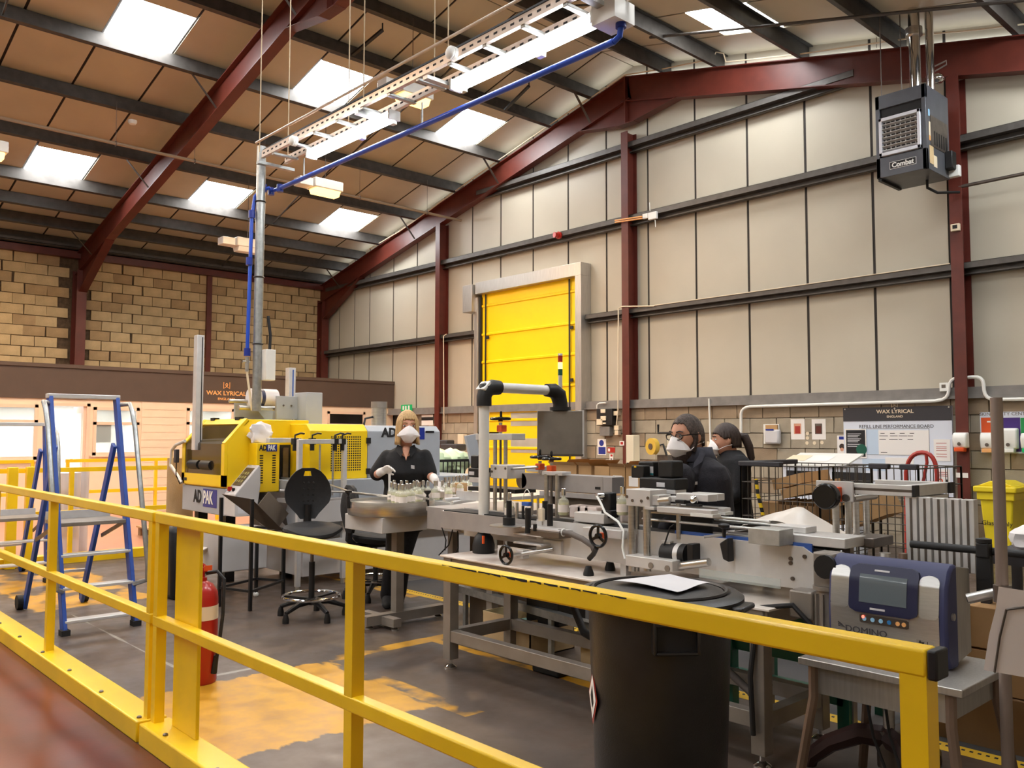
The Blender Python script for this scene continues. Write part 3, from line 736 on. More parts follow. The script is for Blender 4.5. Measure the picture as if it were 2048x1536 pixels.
# electrical boxes right of the yellow door
t = thing('electric_board', 'black electrical board with sockets right of the yellow door', 'electrics', at(1212,835,Y=-.2))
pxbox('case', 1193,817,1224,851,WY,.12,'black',t,.006)
for i, b in enumerate(((1201,818,1210,826),(1201,832,1211,841),(1193,838,1204,850),(1205,845,1211,848))): pxbox('socket', *b, WY-.12,.02,'cream_letter',t,.003)
pxbox('lower_box', 1199,853,1219,872,WY,.1,'cap_grey',t,.006)
obj('cable', MB().tube([at(1194,817,Y=-.2)]+arc(at(1194,812,Y=-.2),at(1194,806,Y=-.2),at(1204,806,Y=-.2))+[at(1212,806,Y=-.2)],.012,8), 'white_plastic', t)
t = thing('isolator_switch', 'cream isolator switch boxes beside the ridge column conduit', 'switch', at(1231,830,Y=-.2))
for b in ((1226,822,1236,831),(1228,851,1237,860),(1229,861,1236,870)): pxbox('box', *b, WY,.08,'cream_letter',t,.004)
# safety signs
t = thing('hand_wash_sign', 'blue and white mandatory sign on the block wall by the door', 'sign', at(1204,892,Y=WY))
pxbox('plate', 1195,878,1212,910,WY,.004,'paper',t); pxbox('blue_panel', 1197,894,1211,908,WY-.004,.001,'blue_dark',t)
p = at(1203,886,Y=WY-.005); obj('symbol', MB().cyl(p,p+Vector((0,-.001,0)),.055,n=20), 'blue_dark', t)
o = []
t = thing('fire_sign', 'small red fire point sign with white lettering', 'sign', at(1222,900,Y=WY))
pxbox('plate', 1215,895,1230,905,WY,.004,'red',t); pxbox('pictogram', 1216,897,1220,903,WY-.004,.001,'paper',t)
t = thing('instruction_label', 'narrow white instruction label with red mark below the fire sign', 'sign', at(1222,917,Y=WY))
pxbox('plate', 1219,908,1226,930,WY,.004,'paper',t); pxbox('mark', 1221,909,1225,913,WY-.004,.001,'red',t)
for i in range(3): pxbox('print', 1221,917+i*4,1224,919+i*4,WY-.004,.001,'ink',t)
t = thing('warning_label', 'small white warning label on the ridge column', 'sign', at(1242,887,Y=-.275))
pxbox('plate', 1239,882,1248,891,-.27,.003,'paper',t); pxbox('mark', 1241,884,1246,889,-.273,.001,'red',t)
# emergency exit sign over the woman
t = thing('exit_sign', 'green illuminated running-man emergency exit sign above the blonde woman', 'sign', at(812,817,Y=-.3))
pxbox('box', 802,809,821,822,-.2,.05,'green',t)
pxbox('running_figure', 805,812,808,820,-.25,.002,'paper',t); pxbox('door_symbol', 816,811,819,820,-.25,.002,'paper',t); pxbox('arrow', 810,812,813,820,-.25,.002,'paper',t)
# paper tissue holder, sample photographs, dots
t = thing('tissue_dispenser', 'white wall tray holding plastic bags on the block wall', 'dispenser', at(1542,868,Y=-.2))
pxbox('back', 1527,848,1558,888,WY,.02,'white_plastic',t,.004); pxbox('bag', 1528,859,1557,888,WY-.02,.09,'paper_grey',t,.03); pxbox('card_stack', 1531,850,1554,862,WY-.02,.03,'card',t); pxbox('blue_clip', 1531,858,1547,861,WY-.11,.004,'blue_dark',t)
for k, (a, b, lab) in enumerate((((1582,1609),'red_pipe','left of two white photo prints on the block wall, pink bottle picture'), ((1624,1651),'red_oxide','right of two white photo prints on the block wall, dark bottle picture'))):
    t = thing('photo_print', lab, 'picture', at((a[0]+a[1])/2,868,Y=WY))
    pxbox('sheet', a[0],838,a[1],879,WY,.003,'paper',t); pxbox('picture', a[0]+6,847,a[1]-7,868,WY-.003,.001,'skin' if k == 0 else 'steel_dark',t); pxbox('bottle_image', a[0]+8,852,a[1]-9,867,WY-.004,.001,b,t)
for k, (px, py, lab) in enumerate(((1615,867,'top cream sticker dot in the column of three'),(1615,876,'middle cream sticker dot in the column of three'),(1614,886,'bottom cream sticker dot of the corner'),(1629,886,'cream sticker dot in the middle of the bottom row'),(1644,885,'rightmost cream sticker dot of the bottom row'))):
    p = at(px,py,Y=WY); o = obj('sticker_dot', MB().cyl(p,p+Vector((0,-.003,0)),.026,n=14), 'cream_letter'); tag(o, lab, 'sticker', 'sticker dots by the photo prints')
# performance board
t = thing('performance_board', 'large white performance board with charcoal header and brand lettering', 'notice board', at(1797,910,Y=-.16))
a, b = at(1690,993,Y=-.16), at(1903,812,Y=-.16)
bx0, bx1, bz1 = a.x, b.x, at(1690,816,Y=-.16).z; bz0 = at(1897,994,Y=-.16).z; hz = at(1690,843,Y=-.16).z
obj('panel', MB().box(bx0,bx1,-.16,-.126,bz0,bz1), 'board', t)
obj('header', MB().box(bx0,bx1,-.164,-.16,hz,bz1), 'charcoal', t)
for X in (bx0+.03,(bx0+bx1)/2,bx1-.03): obj('fixing', MB().cyl((X,-.164,bz1-.02),(X,-.17,bz1-.02),.012,n=8), 'chrome', t)
mid = (bx0+bx1)/2
wax_logo((mid,-.165,hz+.125), .05, WALLX, 'cream_letter', t)
text('lettering', 'REFILL LINE PERFORMANCE BOARD', .062, WALLX((mid,-.1615,hz-.075)), 'charcoal', t)
def brd(name, u0, u1, v0, v1, m, lift=.002): obj(name, MB().box(bx0+(bx1-bx0)*u0,bx0+(bx1-bx0)*u1,-.16-lift,-.16,bz1-(bz1-bz0)*v1,bz1-(bz1-bz0)*v0), m, t)
brd('blue_column', .18, .34, .26, .55, 'board_blue'); brd('grid_sheet', .34, .8, .27, .55, 'paper', .0025)
for u in (.18,.8): brd('grid_line', u, u+.003, .25, .55, 'steel_dark', .003)
for v in (.25,.55): brd('grid_line', .18, .803, v, v+.003, 'steel_dark', .003)
for u, v, l in ((.36,.30,.04),(.45,.30,.045),(.54,.30,.045),(.63,.30,.04),(.35,.33,.08),(.45,.33,.07),(.53,.33,.075),(.61,.33,.05),(.35,.37,.06),(.44,.37,.08),(.53,.37,.03),(.61,.37,.05),(.36,.52,.06),(.19,.30,.03),(.19,.38,.03),(.19,.46,.04)): brd('handwriting', u, u+l, v, v+.007, 'ink' if u > .3 else 'blue_dark', .0035)
brd('pink_sheet', .84, .98, .37, .61, 'paper', .004); brd('lower_sheet', .4, .66, .58, .66, 'paper', .004); brd('blue_band', .18, .4, .6, .74, 'board_blue'); brd('distance_poster', .86, .97, .7, .94, 'paper', .004)
for v in (.41,.45,.47,.49,.53,.56): brd('print_line', .86, .95, v, v+.006, 'red_pipe', .005)
text('lettering', '2', .16, WALLX((bx0+(bx1-bx0)*.895,-.1655,bz1-(bz1-bz0)*.855)), 'orange', t, sx=.9)
brd('figure_icon', .935, .95, .81, .92, 'ink', .005)
for v in (.73,.75,.77): brd('print_line', .875, .955, v, v+.006, 'red_pipe', .005)
t = thing('black_poster', 'black poster with green virus picture pinned over the board', 'poster', at(1710,885,Y=-.17))
pxbox('sheet', 1691,858,1732,916,-.165,.004,'paper',t); pxbox('print', 1693,860,1730,913,-.169,.001,'ink',t)
p = at(1723,899,Y=-.171); obj('virus_image', MB().cyl(p+Vector((0,-.001,0)),p,.075,n=24), 'green_frame', t)
for i, py in enumerate((867,870,873,877,880,883,888,892)): pxbox('print_line', 1695,py,1722-(i%3)*3,py+1.2,-.1705,.0008,'paper_grey',t)
t = thing('nose_poster', 'narrow white poster of a woman covering her mouth, left of the black poster', 'poster', at(1683,890,Y=WY))
pxbox('sheet', 1675,871,1691,913,WY,.004,'paper',t); pxbox('blue_heading', 1678,873,1690,879,WY-.004,.001,'blue_dark',t)
p = at(1684,893,Y=WY-.005); obj('figure_hair', MB().cyl(p,p+Vector((0,-.001,0)),.04,n=16), 'hair_dark', t); p = at(1684,899,Y=WY-.0055); obj('figure_hands', MB().cyl(p,p+Vector((0,-.001,0)),.026,n=12), 'skin', t)
# hygiene board and soap dispensers
t = thing('hygiene_board', 'hygiene notice board with orange, purple and green columns at right edge', 'notice board', at(2010,865,Y=-.16))
pxbox('panel', 1962,822,2100,906,WY,.02,'board',t)
for a, b, m in ((1964,1990,'orange'),(1992,2040,'purple'),(2043,2090,'green_board')): pxbox('column', a,835,b,903,WY-.02,.002,m,t)
pxbox('print_line', 1974,842,1982,845,WY-.022,.001,'paper',t)
text('lettering', 'SKIN SAFETY CENTRE', .06, WALLX(at(2010,828,Y=WY-.022)), 'steel_dark', t)
def dispenser(px0, py0, px1, py1, tz, Y, label, push):
    t = thing('soap_dispenser', label, 'soap dispenser', at((px0+px1)/2,py1,Y=Y), group='soap dispensers')
    a, b = at(px0,py1,Y=Y-.11), at(px1,py0,Y=Y-.11)
    obj('body', MB().prism([(Y,a.z+.04),(Y-.1,a.z+.05),(Y-.12,a.z+.16),(Y-.11,b.z-.03),(Y-.08,b.z),(Y,b.z)], 'x', a.x, b.x), 'white_plastic', t, bev=.015)
    obj('push_bar', MB().box(a.x+.02,b.x-.03,Y-.125,Y-.02,a.z,a.z+.05), push, t, bev=.008)
    obj('window', MB().cyl(((a.x+b.x)/2,Y-.119,a.z+.095),((a.x+b.x)/2,Y-.123,a.z+.095),.022,n=12), 'steel_dark', t)
dispenser(1905,865,1932,903,0,-.275,'white soap dispenser with red push bar on the heater column','orange')
dispenser(1960,865,1988,905,0,-.15,'white soap dispenser with amber push bar under the orange column','gold_letter')
dispenser(2000,856,2032,905,0,-.15,'tall white soap dispenser on the purple column','white_plastic')
dispenser(2041,866,2065,905,0,-.15,'white soap dispenser at the right picture edge under the green column','green')
o = pxbox('tape_mark', 1912,946,1936,955,-.272,.002,'paper'); tag(o, 'strip of black and white tape round the heater column', 'tape')
# lone lamp bowl and ceiling pipes
t = thing('wall_notice', 'white notice with dark band on the low wall behind the woman', 'notice', at(855,838,Y=-.2)); pxbox('sheet', 843,829,866,851,WY,.004,'paper',t); pxbox('dark_band', 843,834,866,841,WY-.004,.001,'ink',t)
p = at(207,865,X=XF-.05); o = obj('window_notice', MB().box(XF-.05,XF-.045,at(193,865,X=XF-.05).y,at(222,865,X=XF-.05).y,at(207,885,X=XF-.05).z,at(207,845,X=XF-.05).z), 'charcoal'); tag(o, 'dark notice board behind the office window right of the door', 'notice')
# ================================================================== UNIT HEATER
F, hx0, hx1, hz0, hz1, hb = -1.2, 15.95, 16.56, 4.66, 5.70, -.5
t = thing('unit_heater', 'dark grey suspended gas unit heater with louvred front', 'heater', ((hx0+hx1)/2, F, hz0))
mb = MB(); mb.box(hx0,hx1,F+.04,hb,hz0,hz1); obj('casing', mb, 'heater_grey', t, bev=.006)
for a in ((hx0,hx0+.05,hz0,hz1),(hx1-.05,hx1,hz0,hz1),(hx0,hx1,hz1-.17,hz1),(hx0,hx1,hz0,hz0+.25)): obj('front_panel', MB().box(a[0],a[1],F,F+.05,a[2],a[3]), 'heater_grey', t, bev=.004)
obj('inner_dark', MB().box(hx0+.05,hx1-.05,F+.03,F+.05,hz0+.25,hz1-.17), 'black', t)
gz0, gz1, gx0, gx1 = hz0+.26, hz1-.3, hx0+.05, hx1-.06
for a in ((gx0,gx0+.035,gz0,gz1),(gx1-.035,gx1,gz0,gz1),(gx0,gx1,gz1-.04,gz1),(gx0,gx1,gz0,gz0+.04)): obj('grille_frame', MB().box(a[0],a[1],F-.03,F+.03,a[2],a[3]), 'white_cool', t, bev=.003)
for i in range(8):
    z = gz0+.06+i*(gz1-gz0-.1)/7; obj('louvre', MB().bar((gx0+.03,F,z),(gx1-.03,F,z),.05,.006,(0,.35,1)), 'alu', t)
for i in range(7):
    X = gx0+.07+i*(gx1-gx0-.14)/6; obj('vane', MB().box(X-.004,X+.004,F+.01,F+.03,gz0+.04,gz1-.04), 'steel', t)
nm = obj('name_plate', MB().box(hx0+.17,hx1-.13,F-.006,F,hz0+.085,hz0+.165), 'ink', t); obj('plate_edge', MB().box(hx0+.165,hx1-.125,F-.004,F,hz0+.08,hz0+.17), 'white_plastic', nm)
text('lettering', 'Combat', .085, WALLX((hx0+.325,F-.0075,hz0+.122)), 'white_plastic', nm, bold=.003, sx=.95)
for (ya,yb,za,zb,m) in ((F+.07,F+.11,hz1-.38,hz1-.3,'sky_label'),(F+.08,F+.2,hz1-.62,hz1-.45,'cream_letter'),(F+.08,F+.2,hz1-.68,hz1-.62,'gold_letter'),(F+.08,F+.2,hz0+.08,hz0+.3,'block_warm'),(F+.2,F+.3,hz0+.06,hz0+.2,'cream_letter')):
    obj('side_label', MB().box(hx1,hx1+.003,ya,yb,za,zb), m, t)
obj('side_panel', MB().box(hx1,hx1+.006,F+.12,hb-.06,hz0+.3,hz1-.36), 'steel_dark', t)
for i in range(6): obj('side_slot', MB().box(hx1+.006,hx1+.009,F+.22+i*.07,F+.25+i*.07,hz0+.33,hz0+.5), 'black', t)
obj('gas_valve', MB().box(hx1,hx1+.09,hb-.16,hb-.02,hz0+.1,hz0+.32), 'black', t, bev=.01); obj('control_box', MB().box(hx1-.05,hx1+.12,hb-.04,hb+.04,hz0+.02,hz0+.16), 'white_plastic', t, bev=.006)
obj('flue', MB().cyl((hx0+.36,-.86,hz1),(hx0+.36,-.86,roofz(16.3)+.3),.065,n=20), 'chrome', t); obj('flue', MB().cyl((hx0+.5,-.74,hz1),(hx0+.5,-.74,roofz(16.4)+.3),.05,n=20), 'chrome', t)
obj('flue_collar', MB().cyl((hx0+.36,-.86,roofz(16.3)-.1),(hx0+.36,-.86,roofz(16.3)+.0),.1,n=20), 'steel', t)
for X, Y in ((hx0+.05,F+.08),(hx0+.3,F+.08),(hx1-.08,F+.08)): obj('drop_rod', MB().cyl((X,Y,hz1),(X,Y,roofz(X)+.1),.006,n=6), 'steel_dark', t)
obj('bottom_bar', MB().bar((hx0+.03,F+.02,hz0-.02),(hx0+.03,hb-.1,hz0-.02),.04,.03), 'black', t)
obj('gas_pipe', MB().tube([(hx1-.2,hb-.2,hz0),(hx1-.2,hb-.2,hz0-.1),(hx1-.12,hb-.1,hz0-.16),(hx1+.05,hb+.15,hz0-.14)],.018,8), 'black', t)
o = obj('gas_pipe', MB().cyl(at(1918,374,Y=-.25),at(2060,345,Y=-.25),.022,n=10), 'steel_dark'); tag(o, 'dark gas pipe running right from the heater column', 'pipe')
p = at(1874,158,Y=-.5)
t = thing('flood_lamp', 'round flood lamp with wire bracket above the unit heater', 'lamp', p); obj('bowl', MB().ball(p,.09,.09,.07), 'chrome', t); obj('bracket', MB().tube([p+Vector((-.13,0,.06)),p+Vector((-.1,0,.16)),p+Vector((.12,0,.2)),p+Vector((.12,0,.15)),p+Vector((-.05,0,.1))],.01,6), 'frame_grey', t)
# ================================================================== ROOF PIPES
def roofpipe(label, a, b, r=.02, m='steel_dark', hang=()):
    t = thing('roof_pipe', label, 'pipe', (Vector(a)+Vector(b))/2); obj('pipe', MB().cyl(a,b,r,n=8), m, t)
    for u in hang:
        p = Vector(a).lerp(Vector(b),u); h = obj('hanger', MB().cyl(p,(p.x,p.y,roofz(p.x)+.1),.004,n=5), 'steel_dark', t)
        obj('clip', MB().torus(p, r+.01, .008, (Vector(b)-Vector(a)), 12, 5), 'steel_dark', h)
a, b = at(0,236,Y=-7.8), at(920,440,Y=-.6)
za = at(0,236,X=5.4).z
roofpipe('long suspended pipe under the left roof slope', at(-60,222,X=6.42), at(922,441,X=6.42), .028, 'pipe_brown', (.22,.36,.5,.72,.9))
roofpipe('sprinkler pipe under the right roof slope beside the heater flue', at(1640,0,X=15.2), at(1838,118,X=15.7), .03, 'pipe_brown', (.55,))
roofpipe('dark pipe crossing the right roof slope behind the heater flue', at(1300,75,Y=-1.6), at(2100,-5,Y=-1.6), .022, 'purlin', ())
for k, (p0, p1, lab) in enumerate((((705,110),(765,60),'short dark bracing stub near the second rooflight'),((1010,220),(1058,172),'short dark bracing stub beside the third rooflight'))):
    a, b = at(*p0,Z=7.0 if k==0 else 7.25), at(*p1,Z=7.2 if k==0 else 7.4)
    o = obj('roof_strut', MB().bar(a,b,.05,.03).cyl(b,b+Vector((0,0,.1)),.012,n=6), 'black'); tag(o, lab, 'strut')
p = at(265,241,Z=6.5); o = obj('smoke_detector', MB().lathe([(.07,0),(.07,-.03),(.05,-.06),(0,-.065)], p, 16), 'white_plastic'); tag(o, 'small white smoke detector on the left roof slope', 'detector')
# ================================================================== CABLE TRAY WITH LIGHTS AND AIR PIPE
TZ, TA, TB = 4.36, -7.69, -7.43
ta, tb = 12.46, 18.6
t = thing('cable_tray', 'galvanised cable tray hung above the bottling line', 'cable tray', ((ta+tb)/2, -7.7, TZ))
for y in (TA, TB):
    sd = obj('side_channel', MB().box(ta,tb,y-.006,y+.006,TZ-.045,TZ+.03).box(ta,tb,y-.018,y+.018,TZ-.048,TZ-.044), 'tray_warm', t)
    mb = MB()
    for i in range(int((tb-ta)/.09)): mb.box(ta+.03+i*.09,ta+.07+i*.09,y-.0075,y+.0075,TZ-.012,TZ+.004)
    s_ = obj('slots', mb, 'ink', sd); s_['kind'] = 'stuff'
for i in range(16):
    X = ta+.25+i*.41; r_ = obj('rung', MB().box(X-.022,X+.022,TA-.01,TB+.01,TZ-.07,TZ-.045), 'galv', t, bev=.004)
for X in (12.42, 14.3, 15.3, 17.0): obj('support_channel', MB().box(X-.03,X+.03,TA-.03,TB+.12,TZ-.10,TZ-.07), 'galv', t)
obj('cable_bundle', MB().tube([(ta,-7.66,TZ+.03),(14,-7.64,TZ+.06),(16,-7.66,TZ+.04),(tb,-7.65,TZ+.06)],.03,8).tube([(ta,-7.6,TZ+.03),(14.5,-7.58,TZ+.05),(tb,-7.6,TZ+.04)],.022,8), 'black_rubber', t)
obj('conduit', MB().cyl((ta,-7.76,TZ+.1),(tb,-7.76,TZ+.1),.012,n=8), 'tray_warm', t)
for k, px in enumerate((531,616,648,737,815,905)):
    p = at(px, 40, Y=-7.7 if k not in (1,) else -7.0); X = max(p.x, 12.5)
    obj('drop_rope', MB().cyl((X,-7.74 if k%2 else -7.42,TZ),(X,-7.74 if k%2 else -7.42,roofz(X)+.1),.006,n=5), 'rope', t)
for px, py in ((592,283),(909,108)):
    p = at(px,py,Y=TA-.05); b_ = obj('junction_ball', MB().cyl(p,p+Vector((0,-.03,0)),.05,n=16).ball(p+Vector((0,-.04,0)),.05,.03,.05), 'white_plastic', t)
def batten(xa, xb, label):
    y, z = -7.46, 4.275
    t = thing('batten_light', label, 'light', ((xa+xb)/2,y,z))
    obj('spine', MB().box(xa,xb,y-.045,y+.045,z+.0,z+.025), 'white_paint', t)
    obj('diffuser', MB().prism([(y-.055,z+.0),(y-.05,z-.045),(y-.025,z-.065),(y+.025,z-.065),(y+.05,z-.045),(y+.055,z)], 'x', xa+.02, xb-.02), 'white_hot', t)
    for X in (xa, xb): obj('end_cap', MB().box(X-.012,X+.012,y-.058,y+.058,z-.06,z+.025), 'white_plastic', t)
    obj('pull_switch', MB().box((xa+xb)/2+.2,(xa+xb)/2+.26,y-.03,y+.01,z-.11,z-.065), 'white_plastic', t)
batten(13.06, 14.50, 'left shorter glowing batten light under the cable tray')
batten(15.36, 16.88, 'right longer glowing batten light under the cable tray')
o = obj('junction_box', MB().box(16.92,17.12,-7.56,-7.36,TZ-.2,TZ-.06), 'white_paint'); tag(o, 'white box at the right end of the longer batten light', 'box')
YP = -7.45
t = thing('air_pipe', 'blue compressed air pipe under the cable tray, dropping down the mast', 'pipe', at(900,220,Y=YP))
A, B = at(560,381,Y=YP), at(1228,76,Y=YP)
zp = (A.z+B.z)/2; A = Vector((A.x,YP,zp)); B = Vector((B.x,YP,zp))
obj('pipe', MB().cyl(A,B,.023,n=12), 'blue_pipe', t)
q = Vector((12.28,-7.56,zp)); dn = at(497,705,X=12.25)
obj('pipe', MB().tube([A,A+Vector((-.12,-.03,-.01)),q+Vector((.05,.02,.0)),q+Vector((-.02,-.04,-.02)),q+Vector((-.03,-.1,-.1)),(12.27,-7.7,zp-.35),(12.27,-7.72,dn.z)],.02,10), 'blue_pipe', t)
for p in (A, A+Vector((-.14,-.03,-.01)), q+Vector((.0,-.02,0)), Vector((12.27,-7.7,zp-.3)), Vector((12.27,-7.718,dn.z+.95)), Vector((12.27,-7.72,dn.z))): obj('fitting', MB().cyl(p-Vector((0,0,.04)),p+Vector((0,0,.04)),.034,n=12), 'blue_dark', t)
obj('riser', MB().tube([B,B+Vector((.05,0,.02)),B+Vector((.06,0,.08)),B+Vector((.06,0,.75))],.021,10), 'blue_pipe', t)
for dz in (.1,.22,.5): obj('fitting', MB().cyl(B+Vector((.06,0,dz-.03)),B+Vector((.06,0,dz+.03)),.036,n=12), 'blue_dark', t)
obj('stop_valve', MB().cyl(B+Vector((.06,0,.28)),B+Vector((.06,0,.42)),.03,n=12).box(B.x-.02,B.x+.03,YP-.03,YP-.01,zp+.24,zp+.4), 'brass', t)
for X in (12.9,14.9): obj('hanger', MB().cyl((X,YP,zp),(X,YP+.0,TZ-.1),.008,n=6), 'galv', t)
obj('ball_valve', MB().cyl((12.27,-7.72,dn.z-.05),(12.27,-7.72,dn.z-.2),.02,n=8).cyl((12.27,-7.77,dn.z-.1),(12.27,-7.69,dn.z-.1),.014,n=8), 'steel', t)
obj('hose', MB().tube([(12.27,-7.72,dn.z-.2),(12.28,-7.66,dn.z-.6),(12.26,-7.62,1.75)],.012,8), 'cream_letter', t)
t = thing('service_mast', 'galvanised upright mast carrying cables down to the wrapping machine', 'mast', (12.3,-7.6,1.75))
obj('tube', MB().cyl((12.3,-7.62,1.7),(12.3,-7.62,TZ+.13),.047,n=16), 'galv', t)
for z in (2.4,3.1,3.9): obj('cable_tie', MB().torus((12.3,-7.62,z),.05,.008,(0,0,1),16,5), 'black', t)
obj('switch_case', MB().box(12.33,12.43,-7.59,-7.48,2.02,2.34), 'white_paint', t, bev=.006)
obj('cable', MB().tube([(12.33,-7.5,2.34),(12.34,-7.5,2.5),(12.32,-7.52,2.7)],.016,8), 'black_rubber', t)

P = [(735,500),(800,462),(860,420),(905,386),(980,332),(1100,249),(1250,150),(1330,137),(1425,118),(1432,104),(1447,107),(1452,124),(1500,119),(1600,108),(1810,78),(1840,70),(1950,60),(2060,47)]
o = obj('rafter_cable', MB().tube([at(x,y,Y=-.27) for x, y in P], .011, 6), 'cream_letter'); tag(o, 'cream cable clipped along the top of the gable rafter', 'cable')
# ================================================================== BOTTLING LINE
def fb(name, x0, y0, x1, y1, Yf, d, m, parent=None, bev=0):
    """box whose front face (looking to -Y at Yf) fills these pixels and which is d deep"""
    a, b = at(x0,(y0+y1)/2,Y=Yf), at(x1,(y0+y1)/2,Y=Yf); xm = (x0+x1)/2
    za, zb = at(xm,y1,Y=Yf).z, at(xm,y0,Y=Yf).z
    return obj(name, MB().box(a.x,b.x,Yf,Yf+d,za,zb), m, parent, bev)
def vrod(name, px, y0, y1, Y, r, m, parent=None, n=12):
    X = at(px,(y0+y1)/2,Y=Y).x; return obj(name, MB().cyl((X,Y,at(px,y1,Y=Y).z),(X,Y,at(px,y0,Y=Y).z),r,n=n), m, parent)
def handwheel(c, R, axis, parent, m='black_gloss', counter=True, grip=True):
    """three-spoke machine handwheel with hub, crank grip and an orange position indicator behind it"""
    c = Vector(c); d = Vector(axis).normalized(); t = Vector((0,0,1)) if abs(d.z) < .9 else Vector((1,0,0)); e = d.cross(t).normalized(); g = d.cross(e)
    w_ = obj('handwheel', MB().torus(c, R, R*.16, d, 28, 8), m, parent)
    mb = MB()
    for k in range(3):
        a = 2*PI*k/3+.5; mb.bar(c+(e*math.cos(a)+g*math.sin(a))*R*.1, c+(e*math.cos(a)+g*math.sin(a))*R, R*.26, R*.13, d)
    mb.cyl(c-d*R*.3,c+d*R*.22,R*.26,n=14); obj('spokes', mb, m, w_)
    if grip: q = c+(e*.7+g*.7)*R*.95; obj('crank_grip', MB().lathe([(R*.09,0),(R*.14,R*.3),(R*.15,R*.7),(R*.08,R*.85),(0,R*.86)], q, 12, d), m, w_)
    if counter: obj('position_indicator', MB().cbox(c-d*R*.55, R*.6 if abs(d.x)<.5 else R*.5, R*.5, R*.6), 'orange', w_, bev=.006)
    return w_
# ---- table
TT = .70
t = thing('machine_table', 'long white-topped machine table on grey square legs', 'table', (17.45,-8.05,0))
obj('table_top', MB().box(16.3,18.62,-8.32,-7.72,TT-.012,TT), 'worktop', t, bev=.003)
obj('top_frame', MB().box(16.33,18.6,-8.30,-8.24,TT-.09,TT-.012).box(16.33,18.6,-7.8,-7.74,TT-.09,TT-.012), 'frame_grey', t)
for X in (16.36, 18.55):
    obj('cross_rail', MB().box(X-.03,X+.03,-8.25,-7.78,TT-.09,TT-.012), 'frame_grey', t)
    obj('lower_cross_rail', MB().box(X-.03,X+.03,-8.25,-7.78,.17,.24), 'frame_grey', t)
    for Y in (-8.275, -7.765):
        lg = obj('leg', MB().box(X-.035,X+.035,Y-.035,Y+.035,.06,TT-.012), 'frame_grey', t, bev=.003)
        obj('levelling_foot', MB().cyl((X,Y,.015),(X,Y,.07),.012,n=8).lathe([(.04,0),(.04,.012),(.014,.03),(0,.032)],(X,Y,0),16), 'chrome', lg)
obj('long_rail', MB().box(16.39,18.52,-8.305,-8.245,.17,.24), 'frame_grey', t, bev=.003); obj('long_rail', MB().box(16.39,18.52,-7.795,-7.735,.17,.24), 'frame_grey', t)
# ---- the conveyor itself
CZ, CY0, CY1 = .965, -8.10, -7.88
t = thing('conveyor', 'long aluminium bottle conveyor running through the labelling machines', 'conveyor', (17.6,-8.0,TT))
obj('side_plate', MB().prism([(16.95,CZ-.01),(18.66,CZ-.01),(18.73,CZ-.05),(18.73,CZ-.2),(16.95,CZ-.2)], 'y', CY0, CY0+.012), 'alu_face', t)
obj('infeed_side', MB().box(16.02,16.95,CY0,CY0+.012,CZ-.13,CZ-.02), 'machine_grey', t)
obj('side_plate', MB().box(16.02,18.73,CY1-.012,CY1,CZ-.2,CZ-.01), 'alu_face', t)
obj('belt', MB().box(16.02,18.76,CY0+.03,CY1-.03,CZ-.03,CZ-.015), 'black_rubber', t); obj('belt_guide', MB().box(17.95,18.7,CY0+.014,CY0+.028,CZ-.04,CZ+.005), 'blue_strip', t)
for X in (16.6,17.6,18.62): obj('support_leg', MB().box(X-.02,X+.02,CY0+.02,CY0+.06,TT,CZ-.2), 'alu_face', t)
for z, y in ((CZ+.05,CY0-.0),(CZ+.09,CY0-.0),(CZ+.05,CY1)): obj('guide_rail', MB().cyl((17.75,y,z),(18.5,y,z),.007,n=8), 'steel', t)
for px, py in ((1582,1117),(1582,1126),(1610,1113),(1586,1157),(1390,1092)):
    p = at(px,py,Y=CY0); obj('bolt', MB().cyl(p,p+Vector((0,-.008,0)),.009,n=10), 'steel_dark', t)
cl = obj('guide_clamp', MB().prism([(at(1443,1086,Y=-8.14).x,at(1443,1086,Y=-8.14).z),(at(1460,1080,Y=-8.14).x,at(1460,1075,Y=-8.14).z),(at(1462,1124,Y=-8.14).x,at(1462,1124,Y=-8.14).z),(at(1450,1118,Y=-8.14).x,at(1450,1118,Y=-8.14).z)], 'y', -8.16, -8.11), 'black', t, bev=.006)
p = at(1448,1058,Y=-8.16); obj('knob', MB().lathe([(.008,-.04),(.01,0),(.026,.008),(.028,.02),(.018,.026),(0,.027)],p,14), 'black', cl); obj('clamp_rod', MB().cyl(at(1408,1074,Y=-8.2),at(1456,1068,Y=-8.14),.007,n=8), 'steel', cl)
fb('clear_guard', 1398,1148,1560,1166,-8.2,.006,'clear_plate',t)
# ---- gear motor under the conveyor end
t = thing('gear_motor', 'grey finned gear motor hanging below the conveyor end beside the printer', 'motor', at(1640,1180,Y=-8.2))
p = at(1640,1200,Y=-8.2)
obj('gearbox', MB().cbox(p+Vector((.03,.03,.13)),.1,.1,.15), 'frame_grey', t, bev=.008); obj('gearbox_cover', MB().cyl(p+Vector((.05,-.03,.15)),p+Vector((.05,-.05,.15)),.05,n=16), 'black', t)
obj('motor_body', MB().cyl(p+Vector((.03,.03,-.15)),p+Vector((.03,.03,.05)),.058,n=20), 'frame_grey', t)
for k in range(12):
    a = 2*PI*k/12; q = p+Vector((.03+.062*math.cos(a),.03+.062*math.sin(a),0)); obj('cooling_fin', MB().bar(q+Vector((0,0,-.13)),q+Vector((0,0,.03)),.006,.014,(math.cos(a),math.sin(a),0)), 'frame_grey', t)
obj('flange', MB().cyl(p+Vector((.03,.03,.045)),p+Vector((.03,.03,.06)),.07,n=20), 'frame_grey', t); obj('terminal_box', MB().cbox(p+Vector((-.08,.03,-.03)),.11,.1,.12), 'frame_grey', t, bev=.008)
